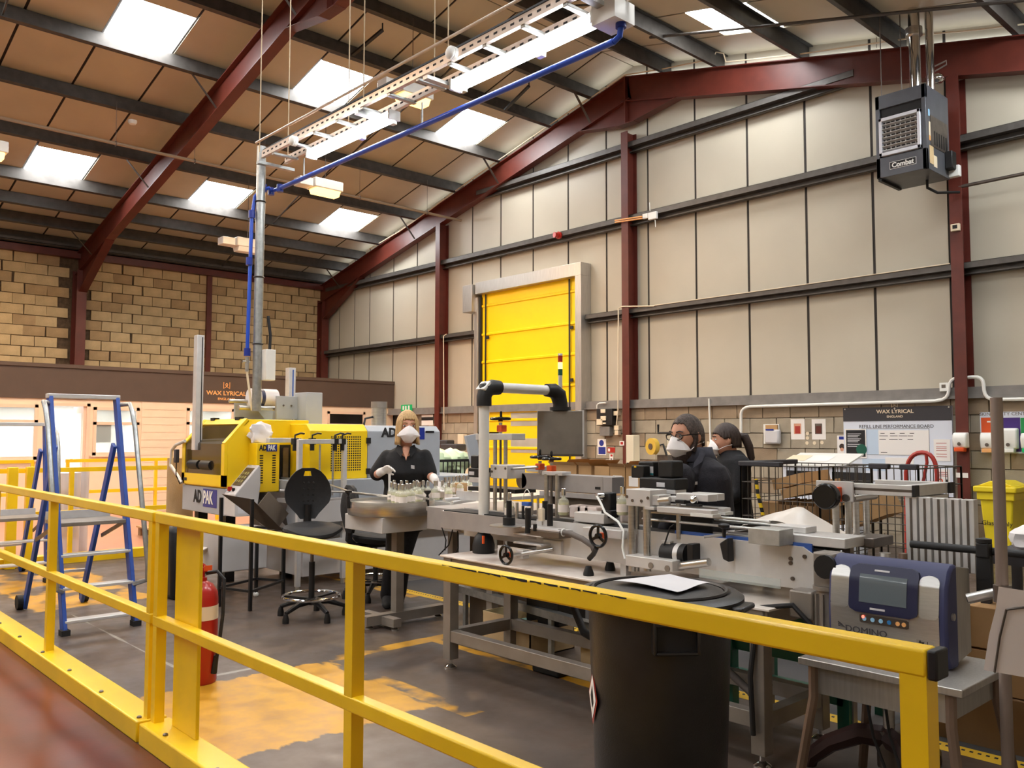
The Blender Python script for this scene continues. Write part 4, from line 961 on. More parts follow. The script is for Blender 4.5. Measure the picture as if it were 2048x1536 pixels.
obj('cable', MB().tube([p+Vector((-.02,-.02,-.12)),p+Vector((-.1,-.05,-.03)),p+Vector((-.25,-.06,-.06)),(18.55,-8.32,TT-.1),(18.53,-8.33,.4),(18.54,-8.33,.15)],.012,8), 'black_rubber', t)
# ---- control arm with screen box and beacon
hx, hy = 16.41, -8.05
t = thing('swing_arm_control_panel', 'white tubular swing arm with a steel control box and signal light', 'control panel', (hx,hy,TT))
obj('base', MB().lathe([(.072,0),(.072,.05),(.06,.10),(.036,.13),(0,.13)],(hx,hy,TT),16), 'black', t); obj('clamp_mark', MB().cbox((hx+.05,hy-.045,TT+.09),.012,.012,.05), 'orange', t)
zt_ = at(967,800,Y=hy).z
obj('upright_tube', MB().cyl((hx,hy,TT+.1),(hx,hy,zt_-.02),.034,n=18), 'white_paint', t)
za = zt_+.085
ye = -7.36
obj('elbow', MB().tube([(hx,hy,zt_-.04),(hx,hy,zt_+.02),(hx,hy+.015,zt_+.065),(hx,hy+.07,za),(hx,hy+.13,za)],.05,14,[.05,.05,.056,.052,.048]), 'black', t, bev=0)
obj('elbow_cap', MB().cbox((hx,hy-.005,za+.005),.09,.075,.02,Matrix.Rotation(.8,3,'X')), 'white_paint', t, bev=.005)
obj('arm_tube', MB().cyl((hx,hy+.12,za),(hx,ye-.1,za),.034,n=18), 'white_paint', t)
obj('elbow', MB().tube([(hx,ye-.12,za),(hx,ye-.05,za),(hx,ye+.0,za-.03),(hx,ye+.02,za-.09),(hx,ye+.02,za-.13)],.05,14,[.045,.052,.058,.052,.055]), 'black', t)
hc = Vector((hx,ye+.02,za-.13-.17)); Rz = Matrix.Rotation(math.radians(44),3,'Z')
bx = obj('screen_box', MB().cbox(hc,.325,.10,.32,Rz), 'brushed_panel', t, bev=.006); obj('box_flange', MB().cyl(hc+Vector((0,0,.16)),hc+Vector((0,0,.185)),.075,n=18), 'black', t)
obj('box_edge', MB().cbox(hc+Rz@Vector((.16,.0,0)),.012,.104,.325,Rz), 'alu', bx); obj('box_edge', MB().cbox(hc+Rz@Vector((0,-.045,-.15)),.32,.02,.012,Rz), 'steel_dark', bx)
bp = Vector((hx,ye+.02,za+.02)); be = obj('beacon_stem', MB().cyl(bp,bp+Vector((0,0,.09)),.015,n=12), 'alu', t)
for k, m in enumerate(('green_frame','beacon_amber','red','white_plastic')): obj('beacon_lens', MB().cyl(bp+Vector((0,0,.09+k*.047)),bp+Vector((0,0,.135+k*.047 if k<3 else .245)),.0165,n=14), m, be)
# ---- first height unit: guide rods, cross plate and handwheel, clamp block
Y = -7.86
t = thing('height_adjuster', 'tall guide-rod height unit with black handwheel behind the white arm', 'machine', at(1000,1090,Y=Y))
fb('cross_plate', 951,867,1024,880,Y-.06,.12,'alu',t,.003); fb('black_cap', 956,864,978,868,Y-.06,.1,'black',t)
for px in (990,1011): vrod('guide_rod', px,878,1120,Y,.0135,'steel',t)
vrod('lead_screw', 1001,878,1000,Y,.008,'steel_dark',t)
p = at(1001,866,Y=Y); obj('spindle', MB().cyl(p-Vector((0,0,.01)),p+Vector((0,0,.07)),.012,n=10), 'steel', t); obj('position_indicator', MB().cbox(p+Vector((.012,0,.03)),.05,.05,.045), 'orange', t, bev=.005)
handwheel(p+Vector((0,0,.095)), .062, (0,0,1), t, counter=False)
bl = fb('clamp_block', 981,930,1014,957,Y-.16,.16,'alu_face',t,.003)
for px, py in ((991,937),(984,943),(1011,937)): p = at(px,py,Y=Y-.16); obj('screw', MB().cyl(p,p+Vector((0,-.004,0)),.008,n=10), 'steel_dark', bl)
obj('cross_rod', MB().cyl(at(1012,938,Y=Y-.12),at(1075,934,Y=Y-.12),.009,n=8), 'steel', bl)
for px in (976,): vrod('guide_rod', px,945,1120,Y-.02,.012,'steel',t)
# ---- second height unit carrying the long hold-down belt
Y = -7.84
t = thing('hold_down_belt', 'long grey hold-down belt housing with two black crank wheels on top', 'machine', at(1120,970,Y=Y))
a = at(1030,980,Y=Y-.05); b = at(1206,972,Y=Y-.05); z0, z1 = at(1120,980,Y=Y-.05).z-.008, at(1120,949,Y=Y-.05).z
obj('belt_housing', MB().box(a.x+.06,b.x,Y-.05,Y+.06,z0,z1).cyl((a.x+.06,Y-.05,(z0+z1)/2),(a.x+.06,Y+.06,(z0+z1)/2),(z1-z0)/2,n=20), 'machine_grey', t, bev=.003)
obj('end_block', MB().box(b.x,b.x+.07,Y-.05,Y+.06,z0+.005,z1-.002), 'machine_grey', t, bev=.003)
fb('slot', 1190,974,1200,979,Y-.053,.004,'black',t)
fb('cross_plate', 1083,943,1124,951,Y-.09,.08,'alu',t,.003)
for px in (1093,1115): vrod('guide_rod', px,948,1078,Y-.08,.015,'steel',t)
vrod('lead_screw', 1103,948,1010,Y-.08,.008,'steel_dark',t)
fb('top_bracket', 1052,932,1086,944,Y-.03,.08,'alu',t,.003)
for px, py in ((1080,938),(1103,942)):
    p = at(px,py,Y=Y-.05); obj('spindle', MB().cyl(p-Vector((0,0,.03)),p+Vector((0,0,.05)),.011,n=10), 'steel', t); obj('position_indicator', MB().cbox(p+Vector((.0,0,.015)),.045,.045,.04), 'orange', t, bev=.005)
    handwheel(p+Vector((0,0,.075)), .056, (0,0,1), t, counter=False)
# ---- label applicator: rotary plate, peel plate and upright black rollers
Y = -8.12
t = thing('label_applicator', 'label applicator with steel disc, plate and upright black rollers', 'machine', at(1060,1060,Y=Y))
pz = at(1060,1052,Y=-8.14).z
c0 = at(1018,1050,Z=pz); obj('reel_disc', MB().cyl(c0-Vector((0,0,.004)),c0,.118,n=36), 'steel', t)
obj('reel_hub', MB().cyl(c0,c0+Vector((0,0,.045)),.038,n=20), 'black', t); obj('reel_spindle', MB().cyl(c0+Vector((0,0,.045)),c0+Vector((0,0,.145)),.017,n=14), 'black', t)
a, b = at(1045,1062,Y=-8.2), at(1118,1062,Y=-8.2)
obj('peel_plate', MB().add([(a.x-.02,-8.2,pz-.008),(b.x,-8.2,pz-.008),(b.x+.02,-8.0,pz-.008),(a.x-.02,-8.0,pz-.008),(a.x-.02,-8.2,pz),(b.x,-8.2,pz),(b.x+.02,-8.0,pz),(a.x-.02,-8.0,pz)],[(0,3,2,1),(4,5,6,7),(0,1,5,4),(1,2,6,5),(2,3,7,6),(3,0,4,7)]), 'alu_face', t)
for px, y0, y1, r, yy, m in ((1056,1016,1066,.018,-8.2,'black'),(1100,1008,1052,.018,-8.16,'black'),(1090,1002,1050,.017,-8.05,'black'),(1046,1012,1052,.009,-8.08,'black'),(1034,1005,1050,.01,-8.08,'steel'),(1076,990,1050,.008,-8.06,'steel'),(1064,985,1030,.009,-8.02,'steel'),(1052,1013,1048,.006,-8.1,'white_plastic'),(1085,1015,1050,.006,-8.1,'steel')): vrod('roller', px,y0,y1,yy,r,m,t)
fb('sensor', 1076,1017,1085,1042,-8.14,.02,'cream_letter',t,.002); fb('blue_block', 1043,1004,1057,1012,-8.06,.03,'blue_strip',t,.002)
q = at(1070,1062,Y=-8.2); obj('round_motor', MB().cyl(q,q+Vector((0,0,-.0)) + Vector((0,0,.04)),.012,n=10), 'black', t)
obj('wire_loop', MB().tube(arc(at(1045,1000,Y=-8.06),at(1053,962,Y=-8.06),at(1061,992,Y=-8.06),8),.003,6), 'white_plastic', t)
dr = fb('drive_housing', 1060,1062,1118,1075,-8.2,.14,'machine_brown',t,.004)
obj('hose', MB().tube([at(1118,1064,Y=-8.16),at(1140,1067,Y=-8.18),at(1165,1078,Y=-8.2),at(1185,1092,Y=-8.2),at(1190,1105,Y=-8.2)],.016,10), 'hose_grey', t)
obj('hose_clip', MB().torus(at(1127,1065,Y=-8.165),.018,.005,(1,0,0),14,5), 'white_plastic', t)
for py in (1072,1090): fb('slide_block', 1026,py-4,1082,py,-8.2,.08,'alu_face',t,.003)
fb('slide_carriage', 1084,1080,1122,1108,-8.12,.12,'alu_face',t,.004)
for d in (0,.03): obj('slide_rod', MB().cyl(at(1044,1108,Y=-8.24+d),at(1106,1098,Y=-8.14+d),.012,n=10), 'steel', t)
eb = fb('end_block', 1032,1100,1046,1117,-8.24,.05,'alu_face',t,.003)
c1 = at(1012,1110,Y=-8.30); handwheel(c1, .052, (0,-1,0), t, grip=False)
obj('adjuster_screw', MB().cyl(c1+Vector((.03,.03,0)),at(1040,1108,Y=-8.24),.01,n=8), 'steel', t)
# ---- black screw-cap motor block with cable
Y = -8.06
t = thing('cap_feeder', 'grey conveyor block with an upright black motor and white cable', 'machine', at(1180,1040,Y=Y))
fb('block', 1148,1026,1208,1046,Y,.14,'alu_face',t,.004); fb('lower_panel', 1146,1046,1205,1092,Y+.02,.1,'machine_grey',t,.004)
fb('motor_base', 1202,1020,1222,1036,Y+.03,.07,'black',t,.006); vm = fb('motor', 1204,985,1220,1022,Y+.035,.06,'black',t,.008)
p = at(1206,992,Y=Y+.03); obj('plug', MB().cyl(p,p+Vector((-.01,-.04,0)),.017,n=14), 'chrome', vm)
obj('cable', MB().tube([p+Vector((-.01,-.04,0)),at(1201,1005,Y=Y-.02),at(1210,1025,Y=Y-.05),at(1236,1043,Y=Y-.06),at(1247,1062,Y=Y-.08),at(1245,1095,Y=Y-.1),at(1250,1118,Y=Y-.12)],.0065,8), 'white_plastic', vm)
fb('slide_bar', 1165,1058,1242,1075,Y-.1,.05,'alu_face',t,.003)
c1 = at(1196,1072,Y=-8.24); handwheel(c1, .056, (0,-1,0), t, grip=False)
obj('swivel_foot', MB().tube([at(1193,1095,Y=-8.24),at(1187,1108,Y=-8.22),at(1178,1118,Y=-8.22)],.014,8), 'black', t)
p = at(1177,1122,Y=-8.22); obj('foot_pad', MB().lathe([(.03,0),(.03,.012),(.016,.05),(0,.052)],(p.x,p.y,TT),12), 'black', t); p = at(1220,1115,Y=-8.0); obj('foot_pad', MB().lathe([(.03,0),(.03,.012),(.016,.06),(0,.062)],(p.x,p.y,TT),12), 'black', t)
# ---- side-belt unit on the right with clamp blocks
Y = -8.16
t = thing('side_grip_unit', 'bottle side-grip unit with silver clamp blocks on polished rods', 'machine', at(1320,1130,Y=Y))
cb = fb('clamp_block', 1252,979,1300,1013,Y-.02,.14,'alu_face',t,.003); fb('clamp_block', 1300,990,1318,1011,Y+.0,.1,'alu_face',t,.003); fb('clamp_collar', 1288,1013,1308,1020,Y-.02,.06,'alu_face',t,.003)
for px, py in ((1254,993),(1265,1001),(1283,1002),(1296,996)): p = at(px,py,Y=Y-.02); obj('screw', MB().cyl(p,p+Vector((0,-.004,0)),.008,n=10), 'steel_dark', cb)
for px, r, yy in ((1264,.02,Y+.03),(1294,.02,Y+.0),(1274,.012,Y+.1)): vrod('guide_rod', px,1005,1142,yy,r,'steel',t,16)
bp_ = fb('base_plate', 1251,1116,1345,1138,Y-.06,.10,'alu_face',t,.004)
for px, py in ((1302,1131),(1335,1137)): p = at(px,py,Y=Y-.06); obj('screw', MB().cyl(p,p+Vector((0,-.004,0)),.016,n=14), 'frame_grey', bp_)
obj('cross_shaft', MB().cyl(at(1352,1133,Y=Y),at(1418,1124,Y=Y),.02,n=12), 'steel', t); obj('cross_shaft', MB().cyl(at(1318,1001,Y=Y),at(1340,999,Y=Y),.014,n=12), 'steel', t)
mm = obj('motor', MB().cyl(at(1330,1106,Y=Y+.05),at(1378,1110,Y=Y+.05),.054,n=24), 'black', t); obj('motor_label', MB().cyl(at(1357,1108,Y=Y+.05),at(1366,1109,Y=Y+.05),.0548,n=24), 'alu', mm)
fb('motor_plate', 1374,1088,1386,1128,Y+.0,.12,'black',t,.004)
# belt arms above
zb = at(1380,1003,Y=-8.0).z
for dy, xa, xb in ((-.1,1320,1430),(.06,1322,1455)):
    pa, pb = at(xa,1003,Y=-8.04+dy), at(xb,1008,Y=-8.04+dy)
    ar = obj('belt_arm', MB().box(pa.x,pb.x,-8.07+dy,-8.01+dy,zb-.05,zb-.02), 'alu_face', t, bev=.004); obj('belt_edge', MB().box(pb.x-.12,pb.x+.01,-8.075+dy,-8.005+dy,zb-.055,zb-.04), 'white_plastic', ar)
fb('arm_block', 1352,988,1416,1002,-8.1,.08,'alu_face',t,.003); fb('arm_block', 1384,986,1436,1000,-7.98,.06,'alu_face',t,.003); fb('arm_block', 1330,993,1355,1004,-8.08,.08,'alu_face',t,.003)
p = at(1388,1000,Y=-8.11); obj('adjust_knob', MB().ball(p,.022,.022,.022), 'chrome', t); obj('knob_base', MB().cbox(p+Vector((0,0,-.025)),.08,.03,.012), 'black', t)
vrod('arm_rod', 1357,1000,1078,-8.1,.012,'steel',t); fb('rod_cap', 1350,1000,1368,1007,-8.12,.04,'black',t,.002)
fb('sensor', 1322,1082,1340,1088,-8.13,.03,'alu_face',t,.002); obj('sensor_cable', MB().tube([at(1348,1049,Y=-8.14),at(1340,1055,Y=-8.14),at(1332,1080,Y=-8.14),at(1318,1118,Y=-8.14)],.004,6), 'black', t)
# black drive motors behind
t = thing('drive_motors', 'pair of tall black drive motors in front of the bearded man', 'motor', at(1330,960,Y=-7.95))
m1 = fb('motor', 1276,923,1306,956,-7.9,.1,'black',t,.008); fb('terminal_box', 1262,931,1287,956,-7.98,.06,'black',t,.006); m2 = fb('motor', 1315,921,1345,956,-7.98,.1,'black',t,.01)
fb('gearbox', 1278,956,1350,980,-8.0,.12,'black',t,.008); fb('mount', 1312,979,1350,988,-8.0,.1,'alu',t,.003)
fb('rating_label', 1293,933,1306,951,-7.903,.003,'paper_grey',m1); fb('rating_label', 1313,965,1329,974,-8.003,.003,'paper_grey',t); fb('yellow_mark', 1268,932,1272,935,-7.983,.003,'yellow_paint',t); fb('label_band', 1293,946,1306,950,-7.906,.003,'teal',m1)
t2 = tag(fb('motor_cover', 1302,1012,1424,1066,-7.9,.16,'black',None,.01), 'long black cover under the silver belt arms', 'machine cover')
# ---- gantry of aluminium profile on the right
Y = -7.75
t = thing('profile_gantry', 'aluminium profile frame on four round posts with black round knob', 'machine', at(1740,1080,Y=Y))
xa, xb = at(1632,975,Y=Y).x, at(1822,980,Y=Y).x; gz = at(1740,979,Y=Y).z; gy1 = Y+.42
pl = fb('end_plate', 1632,962,1706,1002,Y-.01,.012,'alu_face',t,.003)
for y in (Y+.01, gy1):
    b_ = obj('profile_beam', MB().box(xa+.1,xb,y,y+.05,gz-.025,gz+.025), 'alu', t, bev=.002); obj('groove', MB().box(xa+.1,xb,y-.001,y+.004,gz-.006,gz+.006), 'steel_dark', b_)
    obj('end_cap', MB().box(xb,xb+.012,y-.001,y+.051,gz-.026,gz+.026), 'black', b_)
obj('profile_beam', MB().box(xb-.05,xb-.0,Y+.06,gy1,gz-.025,gz+.025), 'alu', t, bev=.002)
for px, yy in ((1672,Y+.05),(1697,Y+.1),(1712,Y+.22),(1733,Y+.3)): vrod('round_post', px,990,1078,yy,.0165,'steel',t,14)
for k in range(5):
    X = xa+.42+k*.06; pf = obj('profile_post', MB().box(X,X+.05,Y+.02,Y+.07,CZ-.1,gz-.025), 'alu', t, bev=.002); obj('groove', MB().box(X+.02,X+.03,Y+.018,Y+.022,CZ-.1,gz-.03), 'steel_dark', pf)
obj('profile_post', MB().box(xb-.05,xb,Y+.1,gy1,CZ-.1,gz-.03), 'alu', t, bev=.002)
kc = at(1648,993,Y=Y-.09); kb = obj('round_knob', MB().cyl(kc,kc+Vector((0,.05,0)),.062,n=28), 'black_gloss', t, bev=.008); fb('position_indicator', 1664,974,1678,1004,Y-.04,.04,'orange',t,.005)
p = at(1692,996,Y=Y-.012); obj('shaft_end', MB().cyl(p,p+Vector((0,-.008,0)),.018,n=14), 'steel_dark', pl)
obj('cross_shaft', MB().cyl(at(1706,998,Y=Y+.05),at(1750,992,Y=Y+.25),.016,n=12), 'steel', t)
fb('slide_base', 1560,1072,1690,1092,-8.08,.2,'alu',t,.004); fb('end_box', 1496,1058,1559,1090,-8.2,.12,'galv_face',t,.003); fb('top_rail', 1540,1052,1612,1064,-8.02,.1,'alu',t,.003); fb('shaft_block', 1700,1075,1748,1094,-7.9,.2,'steel_dark',t,.004)
# ================================================================== TURNTABLE AND BOTTLES
ZT = .925; tc_ = Vector((15.0,-7.79,0))
t = thing('rotary_table', 'round stainless bottle turntable on a grey square stand', 'turntable', tc_)
obj('drum', MB().lathe([(.0,ZT-.085),(.335,ZT-.085),(.342,ZT-.075),(.342,ZT-.005),(.337,ZT+.022),(.330,ZT+.022),(.330,ZT),(0,ZT)], tc_, 56), 'steel', t)
obj('housing', MB().box(14.72,15.24,-8.04,-7.55,.72,ZT-.088), 'alu_face', t, bev=.004)
obj('column', MB().box(15.06,15.13,-7.83,-7.76,.07,.72), 'frame_grey', t); ft = obj('foot_bar', MB().box(14.86,15.3,-7.97,-7.9,.03,.09), 'frame_grey', t)
obj('foot_bar', MB().box(15.06,15.14,-8.1,-7.35,.03,.1), 'frame_grey', t)
for X, Y in ((14.9,-7.93),(15.26,-7.93),(15.1,-8.05),(15.1,-7.4)): obj('levelling_foot', MB().lathe([(.03,0),(.03,.01),(.01,.03),(0,.031)],(X,Y,0),12), 'chrome', t)
obj('motor', MB().cyl((14.98,-7.75,.72),(14.98,-7.75,.52),.06,n=18), 'black', t)
for px, py in ((697,985),(789,980),(829,970),(855,985)):
    p = at(px,py,Z=ZT+.09); c = obj('rail_clamp', MB().cyl((p.x,p.y,ZT-.03),(p.x,p.y,ZT+.06),.014,n=10), 'black', t); obj('star_knob', MB().lathe([(.008,.06),(.01,.085),(.026,.1),(.028,.115),(.012,.12),(0,.121)],(p.x,p.y,ZT-.01),10), 'black', c)
obj('guide_rail', MB().tube([at(560,955,Z=ZT+.1),at(640,963,Z=ZT+.09),at(705,985,Z=ZT+.05),at(780,993,Z=ZT+.05)],.008,8), 'steel', t); obj('guide_rail', MB().tube([at(560,981,Z=ZT+.05),at(690,984,Z=ZT+.05),at(770,993,Z=ZT+.03)],.008,8), 'steel', t); obj('guide_rail', MB().tube([at(822,988,Z=ZT+.05),at(858,998,Z=ZT+.05)],.008,8), 'steel', t)
# ---- accumulation table that leads the bottles on to the labeller
t = thing('accumulation_conveyor', 'grey feed conveyor with white switch box beside the turntable', 'conveyor', (15.6,-7.6,0))
AY = -7.75
obj('side', MB().box(15.45,16.15,AY-.03,AY-.018,.76,.92), 'machine_grey', t); obj('deck', MB().box(15.42,16.2,AY-.018,-6.9,.89,.92), 'machine_grey', t); obj('deck_back', MB().box(14.25,15.1,-6.9,-5.0,.89,.92), 'alu', t); obj('deck_link', MB().box(15.0,15.42,-7.4,-6.9,.89,.92), 'alu', t)
fb('switch_box', 884,1022,912,1058,AY-.14,.1,'white_paint',t,.006); handwheel(at(929,1038,Y=AY-.18), .052, (0,-1,0), t, grip=False)
fb('white_guard', 912,983,958,1000,AY+.06,.01,'alu',t); obj('guide_bar', MB().cyl(at(888,1000,Z=.99),at(940,995,Z=.99),.014,n=10), 'alu', t); obj('guide_bar', MB().cyl(at(903,1006,Z=.97),at(950,999,Z=.97),.014,n=10), 'alu', t)
for X in (15.5,15.95): obj('leg', MB().box(X-.03,X+.03,-7.6,-7.54,0,.89), 'frame_grey', t)
for k, (a, b) in enumerate((((905,1060),(878,1110)),((915,1062),(905,1120)),((882,1050),(890,1100)))): obj('cable', MB().tube([at(*a,Y=AY-.06),at((a[0]+b[0])/2+6,(a[1]+b[1])/2+5,Y=AY-.03),at(*b,Y=AY)],.005,6), 'black_rubber', t)
# ---- scent bottles: glass, pale liquid, silver cap, paper label
mat('bottle_glass', srgb(236,236,220), .05, alpha=.32)
mat('bottle_liquid', srgb(230,222,150), .2, alpha=.75)
mat('bottle_label', srgb(238,226,216), .8)
b0 = thing('scent_bottle', 'x', 'bottle')
obj('glass', MB().lathe([(0,0),(.03,0),(.033,.006),(.033,.075),(.03,.09),(.014,.102),(.011,.106),(.011,.118),(0,.118)],(0,0,0),14), 'bottle_glass', b0)
obj('liquid', MB().lathe([(0,.004),(.0295,.004),(.0295,.07),(0,.07)],(0,0,0),14), 'bottle_liquid', b0)
obj('cap', MB().lathe([(0,.116),(.0135,.116),(.0135,.155),(.011,.158),(0,.158)],(0,0,0),12), 'chrome', b0); obj('label', MB().cyl((0,0,.018),(0,0,.062),.0334,n=14,caps=False), 'bottle_label', b0)
BT = [(783,1003),(790,1006),(798,1009),(806,1010),(815,1008),(822,1007),(788,998),(803,999),(813,999),(828,1000),(834,998),(846,999),(870,1000),(876,997),(884,999),(897,1000),(838,1003),(856,1000)]
n = 0
ORD = ['first','third','fourth','seventh','ninth','tenth','second','fifth','eighth','eleventh','twelfth','fourteenth','sixteenth','seventeenth','eighteenth','last','thirteenth','fifteenth']
for i, (px, py) in enumerate(BT):
    p = at(px,py,Z=ZT)
    lab = '%s silver-capped scent bottle from the left on the round turntable' % ORD[i]
    o = b0 if n == 0 else dup(b0, p); o.location = p; o['label'] = lab; o['group'] = 'scent bottles on the turntable'; n += 1
for i, (px, py) in enumerate(((890,990),(898,989),(906,988),(912,986),(918,985),(926,984),(932,985),(938,983),(920,990))):
    p = at(px,py,Z=.92); o = dup(b0, p, label='%s silver-capped scent bottle from the left queued on the feed conveyor' % ('first','second','third','fourth','sixth','seventh','eighth','last','fifth')[i], group='scent bottles on the feed conveyor')
for px, py, lab in ((897,1003,'single scent bottle with dark neck in front of the paper carton'),(1019,1035,'scent bottle beside the label reel spindle'),(1127,1030,'scent bottle under the hold-down belt, right of the rods'),(1245,1030,'scent bottle in front of the clamp block rods')):
    p = at(px,py,Y=-8.0) if px > 1000 else at(px,py,Z=.92); dup(b0, p, label=lab)
p = at(919,988,Z=.92); o = obj('paper_carton', MB().box(p.x-.05,p.x+.05,p.y-.04,p.y+.05,.921,1.02), 'card'); tag(o, 'small open brown carton on the feed conveyor', 'carton')
for k, px in enumerate((1150,1165,1180,1232)):
    p = at(px,1022,Y=-7.86); o = obj('white_tub', MB().box(p.x-.05,p.x+.05,-7.86,-7.76,.951,1.03), 'skin_white', bev=.01); tag(o, ('first','second','third','right-hand')[k]+' white plastic tub on the back of the labelling conveyor', 'tub', 'white tubs')
# ================================================================== SHRINK WRAPPER
XS, YF = 12.6, -8.07
zz = lambda py, px=455: at(px,py,X=XS).z
ys = lambda px, py=900, X=XS: at(px,py,X=X).y
t = thing('shrink_wrapper', 'yellow and grey shrink-wrapping machine with smoked front window', 'wrapping machine', (12.0,-7.6,0))
xl_ = at(367,950,Y=YF).x
zb_, zf_, zt_ = zz(978), zz(888), zz(838)
y1_, y2_ = ys(497,838), ys(618,843)
hood = obj('hood', MB().prism([(YF+.01,zb_),(YF+.01,zf_),(y1_,zt_),(y2_,zt_),(y2_,zb_)], 'x', xl_, XS), 'yellow_machine', t, bev=.008)
# front door frame with vertical and sloping window
fw = .07
def onslope(u): return (YF + (y1_-YF)*u, zf_ + (zt_-zf_)*u)
fr = MB(); sl = Vector((0, y1_-YF, zt_-zf_)).normalized(); nn = Vector((0,-sl.z,sl.y))
for X in (xl_+fw/2, XS-fw/2): fr.box(X-fw/2,X+fw/2,YF-.02,YF+.01,zb_+.02,zf_); fr.bar(Vector((X,YF-.005,zf_)),Vector((X,y1_-.005,zt_)),fw,.03,nn)
fr.box(xl_,XS,YF-.02,YF+.01,zb_+.02,zb_+.13); fr.bar(Vector((xl_,)+onslope(.88)),Vector((XS,)+onslope(.88)),.07,.03,nn)
dr = obj('door_frame', fr, 'yellow_machine', t)
obj('window', MB().add([(xl_+fw,YF-.012,zb_+.13),(XS-fw,YF-.012,zb_+.13),(XS-fw,YF-.012,zf_),(xl_+fw,YF-.012,zf_),(XS-fw,)+onslope(.8),(xl_+fw,)+onslope(.8)],[(0,1,2,3),(3,2,4,5)]), 'smoked', dr)
for X in (xl_+.25,XS-.2): q = onslope(1); obj('hinge', MB().cbox((X,q[0],q[1]+.01),.09,.06,.03), 'black', dr)
obj('door_slot', MB().box(xl_+.06,xl_+.14,YF-.024,YF-.019,zb_+.05,zb_+.08), 'black', dr)
for X in (xl_+.3,xl_+.6): obj('inner_roller', MB().cyl((X-.12,YF+.005,zb_+.22),(X+.12,YF+.005,zb_+.22),.05,n=12), 'black', dr)
zg = zz(1032)
bd = obj('body', MB().box(xl_-.02,XS,YF-.0,y2_,zg,zb_), 'grey_machine', t, bev=.006)
pa, pb = at(384,1000,Y=YF).x, at(432,1000,Y=YF).x; zl = at(408,995,Y=YF).z; hh = .145
obj('logo_block', MB().box(pa+.28,pb+.02,YF-.003,YF,zl-hh*.62,zl+hh*.62), 'blue_dark', bd)
text('lettering', 'AD', hh*1.2, WALLX((pa+.145,YF-.004,zl)), 'ink', bd, bold=.006, sx=.78); text('lettering', 'PAK', hh*1.2, WALLX((pa+.405,YF-.006,zl)), 'white_plastic', bd, bold=.006, sx=.72)
for X in (xl_+.12, XS-.25):
    for Y in (YF+.15, y2_-.1): obj('leg', MB().box(X-.05,X+.05,Y-.05,Y+.05,0,zg), 'black', t)
# console with sloping key panel
cx0, cx1 = XS, XS+.24; cy0 = ys(470,1000,XS+.24)
zc0, zc1 = at(470,1000,X=cx1).z, at(520,930,X=cx1).z
cy1 = ys(522,940,cx1)
cs = obj('console', MB().prism([(cy0,zc0-.16),(cy0,zc0+.05),(cy1-.02,zc1),(cy1,zc1-.02),(cy1,zc1-.2),(cy0+.22,zc0-.16)], 'x', cx0, cx1), 'grey_light', t, bev=.008)
s0, s1 = Vector((0,cy0,zc0+.05)), Vector((0,cy1-.02,zc1)); Rm = frame((0,0,0), (1,0,0), (s1-s0)).to_3x3()
km = (s0+s1)/2 + Vector(((cx0+cx1)/2,0,0)) + (Rm@Vector((0,0,1)))*.002
obj('key_panel', MB().cbox(km+(s1-s0)*.08,.17,(s1-s0).length*.6,.006,Rm), 'steel_dark', cs)
for i in range(3):
    for j in range(3): obj('key', MB().cbox(km+(s1-s0)*(-.08+.13*i)+Vector((-.05+.05*j,0,.004)),.03,.03,.008,Rm), 'brass_key', cs)
q = s0+(s1-s0)*.1+Vector((cx0+.07,0,.02)); obj('stop_button', MB().cyl(q-Vector((0,0,.02)),q+Vector((0,0,.02)),.022,n=14), 'red', cs); obj('rotary_switch', MB().cyl(q+Vector((.08,0,-.02)),q+Vector((.08,0,.01)),.014,n=12), 'black', cs)
obj('rating_plate', MB().box(cx1,cx1+.002,cy0+.03,cy0+.1,zc0-.13,zc0+.02), 'paper_grey', cs)
# operator handle at the left side
hp = [at(370,882,Y=YF-.03),at(352,890,Y=YF-.06),at(344,900,Y=YF-.06),at(341,930,Y=YF-.06),at(364,965,Y=YF-.03)]
hd = obj('handle', MB().tube(hp,.017,10), 'alu', t); q = at(353,912,Y=YF-.08); obj('handle_switch', MB().cbox(q,.06,.04,.14), 'charcoal', hd, bev=.006); obj('cable', MB().tube([q+Vector((0,0,-.07)),at(352,950,Y=YF-.07),at(360,968,Y=YF-.03)],.006,6), 'black', hd)
# yellow side cabinet with slots and lettering
xc = XS+.17; ya, yb = ys(513,930,xc), ys(559,930,xc); z0, z1 = at(535,984,X=xc).z, at(535,886,X=xc).z
cb = obj('side_cabinet', MB().box(XS,xc,ya,yb,z0,z1), 'yellow_machine', t, bev=.006)
zl = at(530,896,X=xc).z
obj('logo_block', MB().box(xc,xc+.002,ya+.10,yb-.03,zl-.035,zl+.035), 'blue_dark', cb); text('lettering', 'AD', .075, SIDEX((xc+.003,ya+.065,zl)), 'ink', cb, sx=.75, bold=.003); text('lettering', 'PAK', .07, SIDEX((xc+.004,ya+.155,zl)), 'white_plastic', cb, sx=.62, bold=.003)
for yy in (ya+.05, yb-.06):
    for k in range(12): obj('vent_slot', MB().box(xc,xc+.002,yy-.018,yy+.018,z1-.13-k*.024,z1-.118-k*.024), 'black', cb)
obj('recess', MB().box(XS,XS+.02,yb,y2_,z0+.05,z1-.02), 'black', t); obj('inner_frame', MB().box(XS+.02,XS+.05,yb+.1,yb+.16,z0,z1-.05).box(XS+.02,XS+.06,yb+.3,yb+.5,z0,z1-.03), 'steel_dark', t)
obj('chute', MB().add([(XS+.03,ys(500,1040),zz(985)),(XS+.5,ys(560,1040),zz(985)),(XS+.45,ys(575,1060),zz(1060)),(XS+.35,ys(545,1060),zz(1060))],[(0,1,2,3)]), 'steel_dark', t)
